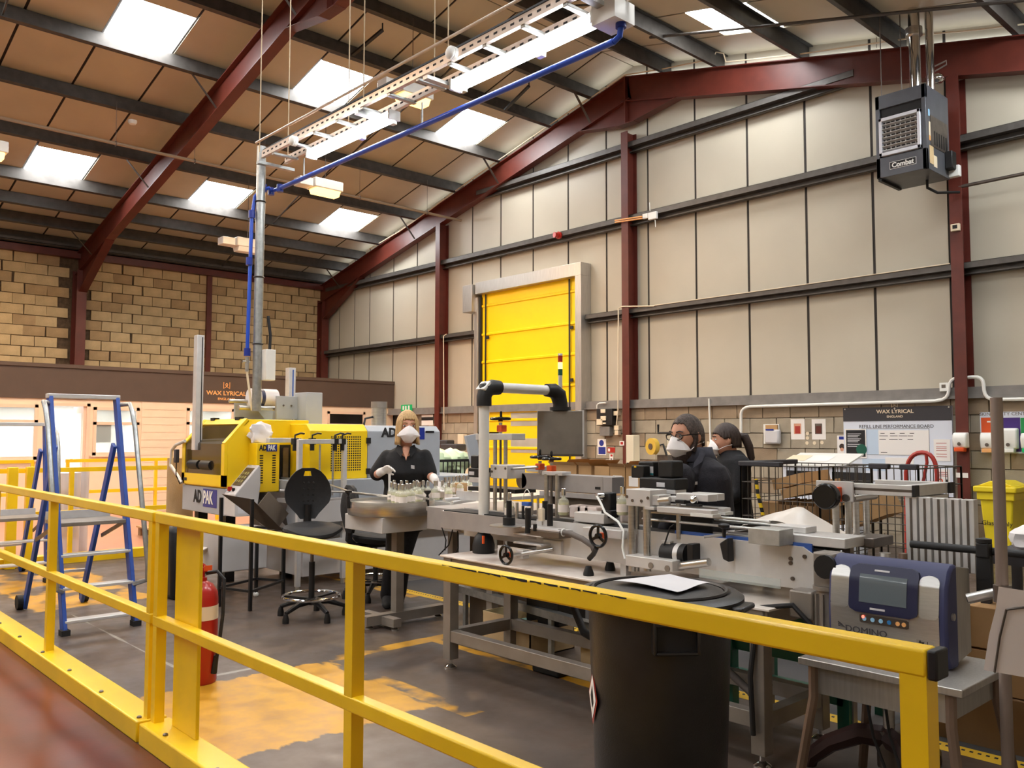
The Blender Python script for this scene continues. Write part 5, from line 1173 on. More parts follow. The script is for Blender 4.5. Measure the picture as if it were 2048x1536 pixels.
fh = obj('side_flap', MB().bar(at(560,1050,X=13.05),at(520,1005,X=13.05),.3,.01,(1,0,.4)), 'machine_brown', t)
# roll of film on its cradle
zr = at(540,795,X=12.3).z; yr0, yr1 = at(512,795,X=12.3).y, at(556,795,X=12.3).y
rl = thing('film_roll', 'white roll of shrink film on top of the yellow wrapper', 'film roll', (12.3,yr0,zr)); obj('film', MB().cyl((12.15,yr0,zr),(12.15,yr1+.05,zr),.095,n=28), 'mask_white', rl); obj('core', MB().cyl((12.15,yr1+.051,zr),(12.15,yr1+.07,zr),.04,n=16), 'card_dark', rl); obj('print_band', MB().cyl((12.15,yr0+.1,zr),(12.15,yr0+.14,zr),.0955,n=28), 'navy', rl)
ck = obj('cradle_plate', MB().box(12.28,12.31,yr1-.02,yr1+.36,zz(836),zr+.02), 'grey_machine', t, bev=.005); obj('cradle_plate', MB().box(12.0,12.03,yr0-.1,yr1+.3,zz(836),zr-.02), 'grey_machine', t)
for k in range(3): obj('bolt', MB().cyl((12.31,yr1+.06+k*.09,zr-.08),(12.318,yr1+.06+k*.09,zr-.08),.01,n=8), 'steel_dark', ck)
obj('roller', MB().cyl((12.22,yr0-.15,zr-.11),(12.22,yr1,zr-.11),.025,n=12), 'steel', t); obj('roller', MB().cyl((12.1,yr0-.2,zr-.04),(12.1,yr1,zr-.04),.02,n=12), 'steel', t)
obj('film_web', MB().add([(12.24,yr0+.02,zr-.1),(12.24,yr1-.02,zr-.1),(12.3,yr1-.06,zt_+.01),(12.3,yr0+.1,zt_+.01)],[(0,1,2,3)]), 'clear_plate', t)
obj('head_column', MB().box(12.25,12.5,at(602,860,X=12.4).y,at(618,860,X=12.4).y+.1,zz(885),zr+.06), 'grey_machine', t, bev=.005)
p = at(395,750,X=11.9); q = at(582,770,X=11.9)
ms = obj('profile_mast', MB().box(11.86,11.95,p.y-.03,p.y+.045,1.3,at(400,671,X=11.9).z), 'alu', t, bev=.003); obj('groove', MB().box(11.95,11.952,p.y+.02,p.y+.03,1.3,at(400,675,X=11.9).z), 'ink', ms)
ms = obj('profile_mast', MB().box(11.86,11.95,q.y-.05,q.y+.03,1.3,at(582,736,X=11.9).z), 'alu', t, bev=.003); obj('groove', MB().box(11.95,11.952,q.y-.01,q.y+.005,1.3,at(582,740,X=11.9).z), 'blue_strip', ms)
def crumple(name, c, rx, ry, rz, m, seed, amp=.25, parent=None, n=22):
    rnd = random.Random(seed); mb = MB().ball((0,0,0),1,1,1,n,n//2)
    ph = [(rnd.uniform(2,6),rnd.uniform(2,6),rnd.uniform(2,6),rnd.uniform(0,6)) for _ in range(7)]
    out = []
    for v in mb.v:
        s_ = 1 + amp*sum(math.sin(a*v.x+d)*math.sin(b*v.y+d*2)*math.cos(g*v.z+d) for a,b,g,d in ph)/2.2
        out.append(Vector((c[0]+v.x*rx*s_, c[1]+v.y*ry*s_, c[2]+v.z*rz*s_)))
    mb.v = out; return obj(name, mb, m, parent)
p = at(522,868,X=XS+.06); o = crumple('plastic_bag', p, .06, .12, .11, 'mask_white', 3); tag(o, 'crumpled clear plastic bag hanging on the yellow wrapper', 'plastic bag')
# shrink tunnel
XT = 13.0
ta_, tb_ = at(640,900,X=XT).y, at(880,900,X=XT).y
t = thing('shrink_tunnel', 'long grey heat tunnel with perforated yellow door behind the woman', 'heat tunnel', (12.6,(ta_+tb_)/2,0))
z0, z1 = at(760,955,X=XT).z, at(760,851,X=XT).z
yd = at(735,900,X=XT).y
bo = obj('body', MB().prism([(12.2,z0),(XT,z0),(XT,z1-.06),(XT-.07,z1),(12.2,z1)], 'y', yd, tb_), 'grey_machine', t, bev=.006)
dr = obj('perforated_door', MB().prism([(12.2,z0),(XT+.012,z0),(XT+.012,z1-.06),(XT-.06,z1+.01),(12.2,z1+.01)], 'y', ta_-.12, yd-.01), 'yellow_machine', t, bev=.006)
mb = MB(); ha, hb_ = at(662,900,X=XT).y, at(719,900,X=XT).y; hz0, hz1 = at(690,940,X=XT).z, at(690,874,X=XT).z
for i in range(14):
    for j in range(15):
        y = ha+(hb_-ha)*i/13; z = hz0+(hz1-hz0)*j/14; mb.box(XT+.0118,XT+.0128,y-.008,y+.008,z-.0075,z+.0075)
h_ = obj('perforations', mb, 'ink', dr); h_['kind'] = 'stuff'
for z in (z0+.07,z1-.16): obj('hinge', MB().cbox((XT+.015,yd-.0,z),.02,.05,.06), 'black', dr)
zl = at(770,862,X=XT).z
text('lettering', 'AD', .13, SIDEX((XT+.003,at(778,862,X=XT).y,zl-.02)), 'ink', bo, bold=.006)
obj('logo_block', MB().box(XT,XT+.003,at(824,860,X=XT).y,at(849,860,X=XT).y,zl-.09,zl+.04), 'blue_dark', bo)
obj('model_plate', MB().box(XT,XT+.003,at(851,860,X=XT).y,at(868,860,X=XT).y,zl-.02,zl+.005), 'ink', bo)
obj('base', MB().box(12.1,XT+.15,ta_-.3,tb_+.5,.45,z0), 'grey_machine', t, bev=.006); obj('plinth', MB().box(12.2,XT+.05,ta_-.2,tb_+.4,.08,.45), 'grey_light', t)
p = at(758,840,X=12.6); mt = obj('fan_motor', MB().cyl((12.6,p.y,z1),(12.6,p.y,z1+.22),.085,n=18), 'steel', t); obj('motor_cap', MB().cyl((12.6,p.y,z1+.2),(12.6,p.y,z1+.27),.09,n=18), 'frame_grey', mt); obj('cable', MB().tube([(12.6,p.y-.08,z1+.1),(12.6,p.y-.18,z1+.08),(12.6,p.y-.2,z1)],.012,6), 'black', mt)
# infeed conveyor frame of aluminium profile with black clamps
t = thing('infeed_frame', 'aluminium profile guide frame with black clamp levers at the wrapper infeed', 'machine frame', (13.2,-7.45,0))
A = at(598,1185,Z=0); B = at(676,1165,Z=0); A = Vector((13.36,-7.70,0)); B = Vector((13.2,-7.12,0))
ztop = at(600,879,X=A.x).z
for P_ in (A, B): lg = obj('leg', MB().box(P_.x-.022,P_.x+.022,P_.y-.022,P_.y+.022,.05,ztop), 'alu', t, bev=.003); obj('levelling_foot', MB().cyl((P_.x,P_.y,0),(P_.x,P_.y,.05),.022,n=10), 'steel', lg)
obj('top_bar', MB().bar((A.x,A.y,ztop-.02),(B.x,B.y,ztop-.02),.045,.045), 'alu', t, bev=.003); obj('top_bar', MB().bar((A.x-.4,A.y-.12,ztop-.01),(B.x-.42,B.y-.15,ztop-.01),.045,.045), 'alu', t, bev=.003); obj('foot_rail', MB().bar((A.x,A.y,.42),(B.x,B.y,.42),.04,.05), 'alu', t)
for u in (.12,.5,.78,.95):
    q = A.lerp(B,u) + Vector((-.2 if u in (.12,.5) else 0, 0, ztop-.02)); c = obj('clamp', MB().cbox(q,.06,.05,.06).cyl(q,q-Vector((0,0,.09)),.022,n=10), 'black', t); obj('lever', MB().tube([q+Vector((0,0,.03)),q+Vector((0,0,.06)),q+Vector((0,.06,.08)),q+Vector((0,.1,.075))],.009,6), 'black', c)
for px in (1,): 
    for u in (.5,.8): q = A.lerp(B,u)+Vector((-.05,0,ztop)); obj('guide_rod', MB().cyl(q-Vector((0,0,.55)),q-Vector((0,0,.05)),.01,n=8), 'steel', t)
obj('cross_tray', MB().box(12.65,13.3,-7.65,-7.15,.80,.84), 'machine_grey', t); obj('side_plate', MB().box(13.3,13.32,-7.7,-6.85,.62,.82), 'grey_light', t)
# ================================================================== BLACK STAND AND FLOOR CLUTTER AT LEFT
t = thing('black_stand', 'thin black steel stand frame in front of the wrapper', 'stand', (13.6,-8.2,0))
LG = [at(500,1222,Z=0), at(460,1215,Z=0), at(556,1190,Z=0), at(530,1200,Z=0)]
LG = [Vector((13.87,-8.41,0)), Vector((13.52,-8.52,0)), Vector((13.56,-7.95,0)), Vector((13.3,-8.08,0))]
HG = (.92,.92,.62,.62)
for P_, h in zip(LG, HG): obj('leg', MB().bar(P_,P_+Vector((0,0,h)),.026,.026), 'black', t)
for z in (.16,.62):
    for i, j in ((0,1),(0,2),(1,3),(2,3)): obj('rail', MB().bar(LG[i]+Vector((0,0,z)),LG[j]+Vector((0,0,z)),.02,.02), 'black', t)
obj('catch_hopper', MB().add([LG[0]+Vector((0,0,.92)),LG[1]+Vector((0,0,.95)),LG[1]+Vector((.25,.3,.66)),LG[0]+Vector((-.1,.35,.62))],[(0,1,2,3)]), 'machine_brown', t)
obj('wheel_cap', MB().ball(LG[3]+Vector((0,0,.02)),.025), 'white_plastic', t)
o = obj('tool_case', MB().box(12.75,13.15,-8.35,-7.9,.22,.6), 'grey_light', bev=.01); tag(o, 'pale grey steel box on the floor under the wrapper', 'box')
o = obj('film_tray', MB().add([(12.5,-8.3,.42),(12.85,-8.42,.38),(12.95,-8.1,.52),(12.6,-8.0,.58),(12.5,-8.3,.43),(12.85,-8.42,.39),(12.95,-8.1,.53),(12.6,-8.0,.59)],[(0,3,2,1),(4,5,6,7),(0,1,5,4),(1,2,6,5),(2,3,7,6),(3,0,4,7)]), 'alu'); tag(o, 'tilted silver waste tray under the wrapper body', 'tray')
o = obj('black_sack', MB().prism([(12.75,0),(13.0,0),(12.95,.62),(12.85,.66)], 'y', -8.72, -8.5), 'black', bev=.04); tag(o, 'black sack hanging beside the wrapper legs', 'sack')
# wrapped roll and pallet on the office side
p = at(170,1150,X=9.2); rx = 9.3
t = thing('film_wrapped_pallet', 'grey film-wrapped roll standing on a wooden pallet behind the ladder', 'pallet load', (rx,-8.4,0))
ya, yb = at(105,1000,X=rx).y, at(192,1000,X=rx).y; zq = at(150,945,X=rx).z
for k, (u0, u1) in enumerate(((0,.62),(.62,1))):
    yc0, yc1 = ya+(yb-ya)*u0, ya+(yb-ya)*u1; obj('roll', MB().cyl((rx-.3*k,(yc0+yc1)/2,.004),(rx-.3*k,(yc0+yc1)/2,zq+.02*k),(yc1-yc0)/2,n=24), 'film_grey', t)
t = thing('wooden_pallet', 'wooden pallet on the walkway behind the wrapper', 'pallet', (8.2,-6.5,0))
for i in range(5): obj('deck_board', MB().box(7.7,8.7,-7.2+i*.26,-7.02+i*.26,.12,.14), 'card', t)
for X in (7.75,8.2,8.65):
    for Y in (-7.1,-6.6,-6.1): obj('block', MB().box(X-.05,X+.05,Y-.07,Y+.07,0,.12), 'card_dark', t)
p = at(368,960,X=11.2)
o = obj('rusty_tank', MB().cyl((11.1,p.y,0),(11.1,p.y,1.2),.14,n=18), 'block_warm_dark'); tag(o, 'pale stained cylinder behind the left end of the wrapper', 'tank')
# ================================================================== STOOLS
def drafting_chair(loc, rz, label, dz=0):
    t = thing('draughtsman_chair', label, 'chair', loc); x, y, z = loc
    f = Matrix.Translation(loc) @ Matrix.Rotation(rz,4,'Z')
    def part(name, mb, m, par=t, bev=0): mb.v = [f @ (v - Vector((0,0,dz*min(1,max(0,(v.z-.3)/.3)))) ) for v in mb.v]; return obj(name, mb, m, par, bev)
    for k in range(5):
        a = 2*PI*k/5+.3; c, s = math.cos(a), math.sin(a)
        lg = part('base_leg', MB().tube([(c*.03,s*.03,.13),(c*.14,s*.14,.12),(c*.27,s*.27,.075)],.02,8,[.028,.022,.016]), 'black'); part('glide', MB().lathe([(.026,0),(.026,.03),(.016,.07),(0,.075)],(c*.27,s*.27,0),12), 'black', lg)
    part('column', MB().cyl((0,0,.1),(0,0,.44),.024,n=14), 'black'); part('piston', MB().cyl((0,0,.42),(0,0,.66),.014,n=12), 'steel_dark')
    part('foot_ring', MB().torus((0,0,.17),.225,.012,(0,0,1),40,8), 'chrome'); mb = MB()
    for k in range(3): a = 2*PI*k/3; mb.bar((.02*math.cos(a),.02*math.sin(a),.15),(.22*math.cos(a),.22*math.sin(a),.165),.04,.015)
    part('ring_spider', mb, 'black')
    prof = [(0,0),(.16,0),(.2,.012),(.225,.035),(.22,.055),(.19,.068),(.1,.062),(0,.055)]
    mb = MB().lathe(prof,(0,0,.66),30); mb.v = [Vector((v.x*1.02+.02, v.y*1.05, v.z + (.02*max(0,-v.x)/.2 if v.z > .69 else 0) - (.035*max(0,v.x-.1)/.1 if v.x > .1 else 0))) for v in mb.v]
    st = part('seat', mb, 'black_rubber', t)
    part('mechanism', MB().box(-.1,.1,-.07,.07,.62,.66), 'black', t, .01)
    part('back_stem', MB().tube([(-.08,0,.64),(-.2,0,.64),(-.26,0,.7),(-.25,0,.88)],.03,8,[.02,.03,.034,.03]), 'black')
    n = 18; vs = []; fs = []
    outl = [(0,.0,.06),(.1,.0,.09),(.2,.02,.13),(.32,.07,.175),(.44,.12,.19),(.56,.17,.19),(.7,.2,.175),(.84,.21,.14),(.94,.2,.1),(1,.17,.05)]
    H = .42
    for side in (0,1):
        for (u, _, w_) in outl:
            for k in range(9):
                v = -1+2*k/8; yy = v*w_; xx = -.25 - .035*math.sin(u*3) + .05*(v*v)*(w_/.19) + (.0 if side == 0 else -.03)
                vs.append((xx, yy, .76+u*H))
    R_ = len(outl)
    for i in range(R_-1):
        for k in range(8):
            if i in (7,) and 3 <= k <= 4: continue
            a = i*9+k; fs.append((a,a+1,a+10,a+9)); b_ = R_*9+a; fs.append((b_,b_+9,b_+10,b_+1))
    for i in range(R_-1):
        for k in (0,8): a = i*9+k; fs.append((a,a+9,R_*9+a+9,R_*9+a))
    for k in range(8): fs.append((k,k+1,R_*9+k+1,R_*9+k)); a = (R_-1)*9+k; fs.append((a,R_*9+a,R_*9+a+1,a+1))
    a = 7*9+3
    for q0, q1 in ((a,a+1),(a+1,a+2),(a+9,a+10),(a+10,a+11),(a,a+9),(a+2,a+11)): fs.append((q0,q1,R_*9+q1,R_*9+q0))
    bk = part('backrest', MB().add(vs,fs), 'black_rubber', t)
    mb = MB()
    for i in range(4):
        for j in range(3): mb.lathe([(.008,0),(.006,.004),(0,.005)],(-.222,-.04+j*.04,.91+i*.05),8,(1,0,0))
    part('studs', mb, 'black', bk)
drafting_chair((14.43,-8.16,0), math.radians(-20), 'black draughtsman chair with chrome foot ring in front of the turntable')
drafting_chair((14.05,-7.3,0), math.radians(80), 'second black draughtsman chair half hidden behind the woman', .17)
# ================================================================== BLACK BIN IN FRONT OF THE TABLE
bc = Vector((18.635,-9.105,0)); LZ = .888
t = thing('waste_bin', 'large round black plastic bin with lid behind the near railing', 'bin', bc)
obj('body', MB().lathe([(0,.0),(.225,.0),(.232,.02),(.262,LZ-.06),(.268,LZ-.06),(.268,LZ-.03),(.25,LZ-.03),(0,LZ-.03)], bc, 40), 'bin_black', t)
ld = obj('lid', MB().lathe([(.303,LZ-.05),(.308,LZ-.045),(.308,LZ-.02),(.29,LZ-.008),(.262,LZ-.004),(.255,LZ-.014),(.245,LZ-.018),(.235,LZ-.005),(.2,LZ+.004),(.1,LZ+.01),(0,LZ+.011)], bc, 48), 'bin_black', t)
for a in (math.radians(15), math.radians(195)):
    c = bc + Vector((math.cos(a)*.31,math.sin(a)*.31,LZ-.04)); obj('lid_grip', MB().cbox(c,.06,.14,.02,Matrix.Rotation(a,3,'Z')), 'bin_black', ld, bev=.008)
obj('lid_rib', MB().torus(bc+Vector((0,0,LZ-.003)),.245,.008,(0,0,1),48,6), 'bin_black', ld)
for k in range(2):
    a = math.radians(-40+k*180); d = Vector((math.cos(a),math.sin(a),0)); r_ = Vector((-d.y,d.x,0)); hz = LZ-.125
    c = bc + d*.262; R3 = Matrix.Rotation(a,3,'Z')
    h = obj('handle', MB().cbox(c+Vector((0,0,hz+.05)),.05,.16,.02,R3).cbox(c+r_*.075+Vector((0,0,hz)),.05,.012,.11,R3).cbox(c-r_*.075+Vector((0,0,hz)),.05,.012,.11,R3).cbox(c+Vector((0,0,hz-.05))+d*.005,.035,.16,.012,R3), 'bin_black', t, bev=.005)
    obj('handle_pocket', MB().cbox(c+Vector((0,0,hz))-d*.004,.01,.14,.1,R3), 'ink', h)
a = math.atan2(CAM.y-bc.y, CAM.x-bc.x) - 1.28
d = Vector((math.cos(a),math.sin(a),0)); r_ = Vector((-d.y,d.x,0))
q = bc + d*.2515 + Vector((0,0,.5)); lb = obj('hazard_label', MB().add([q+Vector((0,0,.1)),q+r_*.07,q-Vector((0,0,.1)),q-r_*.07], [(0,1,2,3)]), 'red', t)
q2 = q + d*.002; obj('label_face', MB().add([q2+Vector((0,0,.08)),q2+r_*.055,q2-Vector((0,0,.08)),q2-r_*.055], [(0,1,2,3)]), 'paper', lb); q3 = q + d*.004; obj('flame_symbol', MB().add([q3+Vector((0,0,.04)),q3+r_*.02-Vector((0,0,.02)),q3-Vector((0,0,.04)),q3-r_*.02], [(0,1,2,3)]), 'ink', lb)
P = [at(*p,Z=LZ+.016) for p in ((1226,1163),(1340,1150),(1421,1168),(1355,1184))]
mb = MB(); N_ = 8
for i in range(N_+1):
    for j in range(N_+1):
        u, v = i/N_, j/N_; p = (P[0]*(1-u)+P[1]*u)*(1-v) + (P[3]*(1-u)+P[2]*u)*v
        mb.v.append(p+Vector((0,0,.006*math.sin(u*5+1)*math.sin(v*4)+.004)))
for i in range(N_):
    for j in range(N_): a_ = i*(N_+1)+j; mb.f.append((a_,a_+N_+1,a_+N_+2,a_+1)); mb.m.append(0)
o = obj('paper_sheet', mb, 'paper_grey'); tag(o, 'crumpled white paper sheet lying on the black bin lid', 'paper')
# ================================================================== INKJET PRINTER ON ITS STEEL TABLE
PZ = .565
A, B = at(1600,1312,Z=PZ), at(1957,1392,Z=PZ)
ty0 = (A.y+B.y)/2
t = thing('steel_side_table', 'small stainless table on splayed brown legs carrying the printer', 'table', ((A.x+B.x)/2,ty0,0))
obj('top', MB().box(A.x,19.46,-8.47,-7.95,PZ-.028,PZ), 'brushed', t, bev=.003); obj('apron', MB().box(A.x+.06,19.40,-8.44,-8.43,PZ-.135,PZ-.028), 'brushed', t); obj('apron', MB().box(19.39,19.40,-8.43,-7.99,PZ-.135,PZ-.028), 'brushed', t)
for X, Y, dx, dy in ((A.x+.05,-8.44,-.06,-.05),(19.41,-8.44,.06,-.05),(A.x+.06,-7.98,-.06,.05),(19.41,-7.98,.06,.05)):
    obj('leg', MB().tube([(X,Y,PZ-.03),(X,Y,PZ-.15),(X+dx*.25,Y+dy*.25,PZ-.25),(X+dx,Y+dy,0)],.02,8), 'leg_brown', t)
px0, px1, py = at(1657,1250,Y=-8.27).x, at(1888,1250,Y=-8.27).x, -8.27
H = .39; HS = H/.425; D = .28
t = thing('inkjet_printer', 'navy and stainless inkjet coding printer with touch screen', 'printer', ((px0+px1)/2,py,PZ))
def psurf(y): return y
prof = [(py+.03,PZ+.002),(py,PZ+.05),(py-.004,PZ+.19),(py+.01,PZ+.31),(py+.04,PZ+H-.02),(py+.07,PZ+H)]
obj('cabinet', MB().prism([(py+.1,PZ+.002)]+[(py+.1,PZ+H-.004),(py+D,PZ+H-.03),(py+D,PZ+.03)], 'x', px0+.012, px1-.004), 'brushed', t, bev=.004)
obj('front_shell', MB().prism(prof+[(py+.11,PZ+H+.004),(py+.11,PZ+.002)], 'x', px0, px1+.012), 'navy', t, bev=.012)
def fpt(u, h, out=0):
    h *= HS
    for (ya,za),(yb,zb) in zip(prof, prof[1:]):
        if za-PZ <= h <= zb-PZ: f = (h-(za-PZ))/(zb-za); return Vector((px0+(px1-px0)*u, ya+(yb-ya)*f-out, PZ+h))
    return Vector((px0+(px1-px0)*u, prof[-1][0]-out, PZ+h))
def fpanel(name, u0, u1, h0, h1, m, out, parent, th=.004, n=10, r=0):
    mb = MB(); vs = []
    for i in range(n+1):
        h = h0+(h1-h0)*i/n; ins = 0
        if r:
            e = min(h-h0, h1-h); ins = (r - math.sqrt(max(0, r*r-(r-e)**2)))/(px1-px0) if e < r else 0
        for u in (u0+ins,u1-ins): vs.append(fpt(u,h,out)); 
    vs2 = [v+Vector((0,th,0)) for v in vs]; k = len(vs); fs = []
    for i in range(n): fs += [(2*i,2*i+1,2*i+3,2*i+2),(k+2*i,k+2*i+2,k+2*i+3,k+2*i+1),(2*i,2*i+2,k+2*i+2,k+2*i),(2*i+1,k+2*i+1,k+2*i+3,2*i+3)]
    fs += [(0,k,k+1,1),(2*n,2*n+1,k+2*n+1,k+2*n)]
    mb.add(vs+vs2,fs); return obj(name, mb, m, parent)
fpanel('steel_front', .03,.965,.005,.24,'printer_steel',.003,t,r=.012); fpanel('steel_strip', .03,.2,.2,.385,'printer_steel',.004,t,n=30,r=.03); fpanel('steel_strip', .8,.965,.2,.38,'printer_steel',.004,t,n=30,r=.03)
bz = fpanel('screen_bezel', .205,.8,.195,.4,'navy_dark',.012,t,.02,16,.03); fpanel('touch_screen', .3,.71,.24,.36,'screen',.014,bz); fpanel('screen_logo', .42,.55,.375,.382,'paper_grey',.014,bz); fpanel('model_label', .4,.53,.212,.22,'paper_grey',.014,bz)
kp = fpanel('key_strip', .3,.72,.15,.187,'steel_dark',.006,t,r=.006)
for i, m in enumerate(('sky_label','sky_label','sky_label','blue_key','gold_letter','gold_letter')):
    c = fpt(.345+.072*i-(.02 if i == 5 else 0),.168,.007); obj('button', MB().cyl(c,c-Vector((0,.003,0)),.0085,n=12), m, kp)
c = fpt(.335,.176,.008); obj('status_lamp', MB().cyl(c,c-Vector((0,.003,0)),.006,n=10), 'lamp_red', kp)
def FT(u,h): return frame(fpt(u,h,.005), (1,0,0), (0,0,1))
text('lettering', 'DOMINO', .036, FT(.35,.112), 'charcoal', t, sx=1.15); mb = MB()
for k, (a, b) in enumerate(((.065,.10),(.085,.10),(.105,.10))):
    p0, p1, p2 = fpt(.10+.0*k,.124+.008*k,.006), fpt(.17,.114,.006), fpt(.10,.12+.008*k-.002,.006); mb.add([p0,p1,p2,fpt(.13,.119+.006*k,.006)],[(0,3,1,2)])
obj('arrow_logo', mb, 'charcoal', t)
bd = fpanel('badge', .78,.93,.094,.116,'brushed',.004,t); text('lettering', 'Ax', .018, FT(.82,.105), 'ink', bd, bold=.001); text('lettering', '1', .018, FT(.87,.105), 'ink', bd)
obj('side_lock', MB().cyl((px1+.012,py+.05,PZ+.2),(px1+.02,py+.05,PZ+.2),.014,n=14), 'steel', t)
obj('conduit_pipe', MB().cyl(at(1934,1198,Y=-8.26),at(1990,1186,Y=-8.22),.019,n=18,caps=False), 'steel', t); o_ = obj('pipe_bore', MB().cyl(at(1935,1198,Y=-8.259),at(1940,1197,Y=-8.254),.0175,n=18), 'ink', t)
# stand with heavy curved feet under the table
hb = Vector((18.98,-7.98,0))
t = thing('ticket_stand', 'heavy dark stand with curved feet behind the stainless table', 'stand', hb)
obj('hub', MB().cyl(hb+Vector((0,0,.05)),hb+Vector((0,0,.2)),.05,n=16), 'steel_dark', t); obj('pole', MB().cyl(hb+Vector((0,0,.2)),hb+Vector((0,0,.95)),.024,n=14), 'steel', t); obj('pole', MB().cyl(hb+Vector((.06,.04,.2)),hb+Vector((.06,.04,.95)),.018,n=14), 'leg_brown', t)
for a in (200,320,80): c, s = math.cos(math.radians(a)), math.sin(math.radians(a)); obj('curved_foot', MB().tube([hb+Vector((0,0,.17)),hb+Vector((c*.12,s*.12,.17)),hb+Vector((c*.24,s*.24,.11)),hb+Vector((c*.32,s*.32,.04)),hb+Vector((c*.33,s*.33,.0))],.035,8,[.05,.045,.04,.035,.03]), 'maroon', t)
for k, (a, b) in enumerate((((1735,1410),(1770,1536)),((1770,1405),(1800,1536)))): o = obj('floor_cable', MB().tube([at(*a,Y=-8.12),at((a[0]+b[0])/2-6,(a[1]+b[1])/2,Y=-8.14),at(*b,Y=-8.16)],.006,6), 'black_rubber'); tag(o, ('left' if k == 0 else 'right')+' thin black cable hanging under the stainless table', 'cable')
# upright pole with hanging laminated sheet at the right edge
pp = at(2007,1250,Y=-8.3)
t = thing('steel_pole', 'grey upright steel pole at the right picture edge', 'pole', (pp.x,pp.y,0)); obj('tube', MB().cyl((pp.x,pp.y,0),(pp.x,pp.y,at(2005,795,Y=-8.3).z),.0205,n=18), 'leg_brown_grey', t); obj('clamp', MB().cyl((pp.x,pp.y,.86),(pp.x,pp.y,.92),.03,n=16), 'steel_dark', t); obj('foot', MB().lathe([(.16,0),(.16,.015),(.04,.03),(0,.03)],(pp.x,pp.y,0),20), 'steel_dark', t)
pts = [(1997,1173),(1992,1215),(1978,1270),(1967,1340)]
mb = MB(); S_ = Vector((.70,.55,0))*.34
for k, (x_, y_) in enumerate(pts):
    p = at(x_,y_,Y=-8.46+.012*k)
    for u in (0,.25,.5,.75,1): mb.v.append(p + S_*u*(1+.05*k) + Vector((0,0,-.03*u-.02*u*u)) + Vector((.7,-.7,0))*(.03*math.sin(u*3)))
for k in range(3):
    for j in range(4): a_ = k*5+j; mb.f.append((a_,a_+1,a_+6,a_+5)); mb.m.append(0)
st = obj('laminated_sheet', mb, 'laminate'); tag(st, 'curling laminated instruction sheet hanging on the right-hand pole', 'document')
mb = MB(); V_ = mb0 = [v.copy() for v in mb.v] if mb.v else []
for a_, b_ in ((1,.16),(6,.16)): pass
fr = MB(); Ls = [Vector(v) for v in st.data.vertices[6].co[:] and [st.data.vertices[i].co for i in (6,11,16)]]
L0 = [p.lerp(q, .35) + Vector((.004,-.006,0)) for p, q in zip([st.data.vertices[i].co for i in (5,10,15)],[st.data.vertices[i].co for i in (6,11,16)])]
fr.tube(L0, .004, 5); T0 = [st.data.vertices[i].co.lerp(st.data.vertices[i+5].co, .75) + Vector((.004,-.006,0)) for i in (0,1,2,3,4)]
fr.tube([L0[0]+Vector((0,0,.0))]+[p for p in T0[1:]], .004, 5); obj('printed_frame', fr, 'steel_dark', st)
# black rail and clamp behind the printer
t = thing('machine_rail', 'black horizontal rail with clamp behind the printer', 'rail', at(1950,1095,Y=-7.9)); a, b = at(1822,1088,Y=-7.9), at(2100,1112,Y=-7.9)
obj('bar', MB().cyl((a.x,-7.9,a.z),(b.x,-7.9,a.z-.0),.016,n=12), 'black', t); q = at(1968,1100,Y=-7.92); cl = obj('clamp', MB().cbox(q,.05,.05,.06), 'black', t, bev=.006); obj('clamp_arm', MB().cbox(q+Vector((0,0,-.1)),.06,.03,.16), 'black', cl, bev=.006); obj('knob', MB().lathe([(.01,.02),(.03,.03),(.03,.045),(0,.05)],q,12), 'black', cl)
obj('upright', MB().box(b.x-.05,b.x,-7.92,-7.88,0,a.z), 'black', t)
o = crumple('plastic_wrap', at(2072,1080,Y=-7.0), .11, .11, .07, 'mask_white', 11); tag(o, 'scrunched white plastic wrap at the right edge below the bin', 'plastic wrap')
t = thing('packing_trolley', 'dark trolley shelf holding the white plastic wrap at right edge', 'trolley', at(2040,1085,Y=-7.0)); q = at(2072,1100,Y=-7.0); obj('shelf', MB().box(q.x-.2,q.x+.5,-7.2,-6.7,q.z-.06,q.z-.02), 'charcoal', t)
for X in (q.x-.17,q.x+.45):
    for Y in (-7.17,-6.73): obj('leg', MB().box(X-.02,X+.02,Y-.02,Y+.02,0,q.z-.06), 'charcoal', t)
for k, (px, py, s_, lab) in enumerate(((1972,1240,.16,'upper brown carton stacked right of the printer'),(1972,1290,.16,'lower brown carton stacked right of the printer'))):
    q = at(px,py+22,Y=-7.3); o = obj('carton', MB().box(q.x-.2,q.x+.2,-7.3,-6.95,.46-.2*k,.65-.2*k), 'card', bev=.003); tag(o, lab, 'carton')
o = obj('carton', MB().box(q.x-.22,q.x+.22,-7.32,-6.93,0,.255), 'card_dark', bev=.003); tag(o, 'bottom brown carton of the stack right of the printer', 'carton')
# ================================================================== YELLOW ANTI-FATIGUE MAT STRIPS
def mat_strip(xa, xb, ya, yb, label):
    t = thing('floor_mat', label, 'mat', ((xa+xb)/2,(ya+yb)/2,0)); obj('mat', MB().box(xa,xb,ya,yb,.0,.012), 'mat_dark', t)
    e = obj('yellow_edge', MB().prism([(ya-.07,0.001),(ya,.001),(ya,.016)], 'x', xa, xb), 'mat_yellow', t); obj('yellow_edge', MB().prism([(yb,.001),(yb+.07,.001),(yb,.016)], 'x', xa, xb), 'mat_yellow', t)
    mb = MB(); 
    for i in range(int((xb-xa)/.035)):
        for j in range(2): X = xa+.02+i*.035+(.017 if j else 0); Y = ya-.05+.025*j; z = .004+.006*j; mb.add([(X-.008,Y-.006,z-.0005),(X+.008,Y-.006,z-.0005),(X+.008,Y+.006,z+.0025),(X-.008,Y+.006,z+.0025)],[(0,1,2,3)])
    s_ = obj('edge_holes', mb, 'ink', e); s_['kind'] = 'stuff'
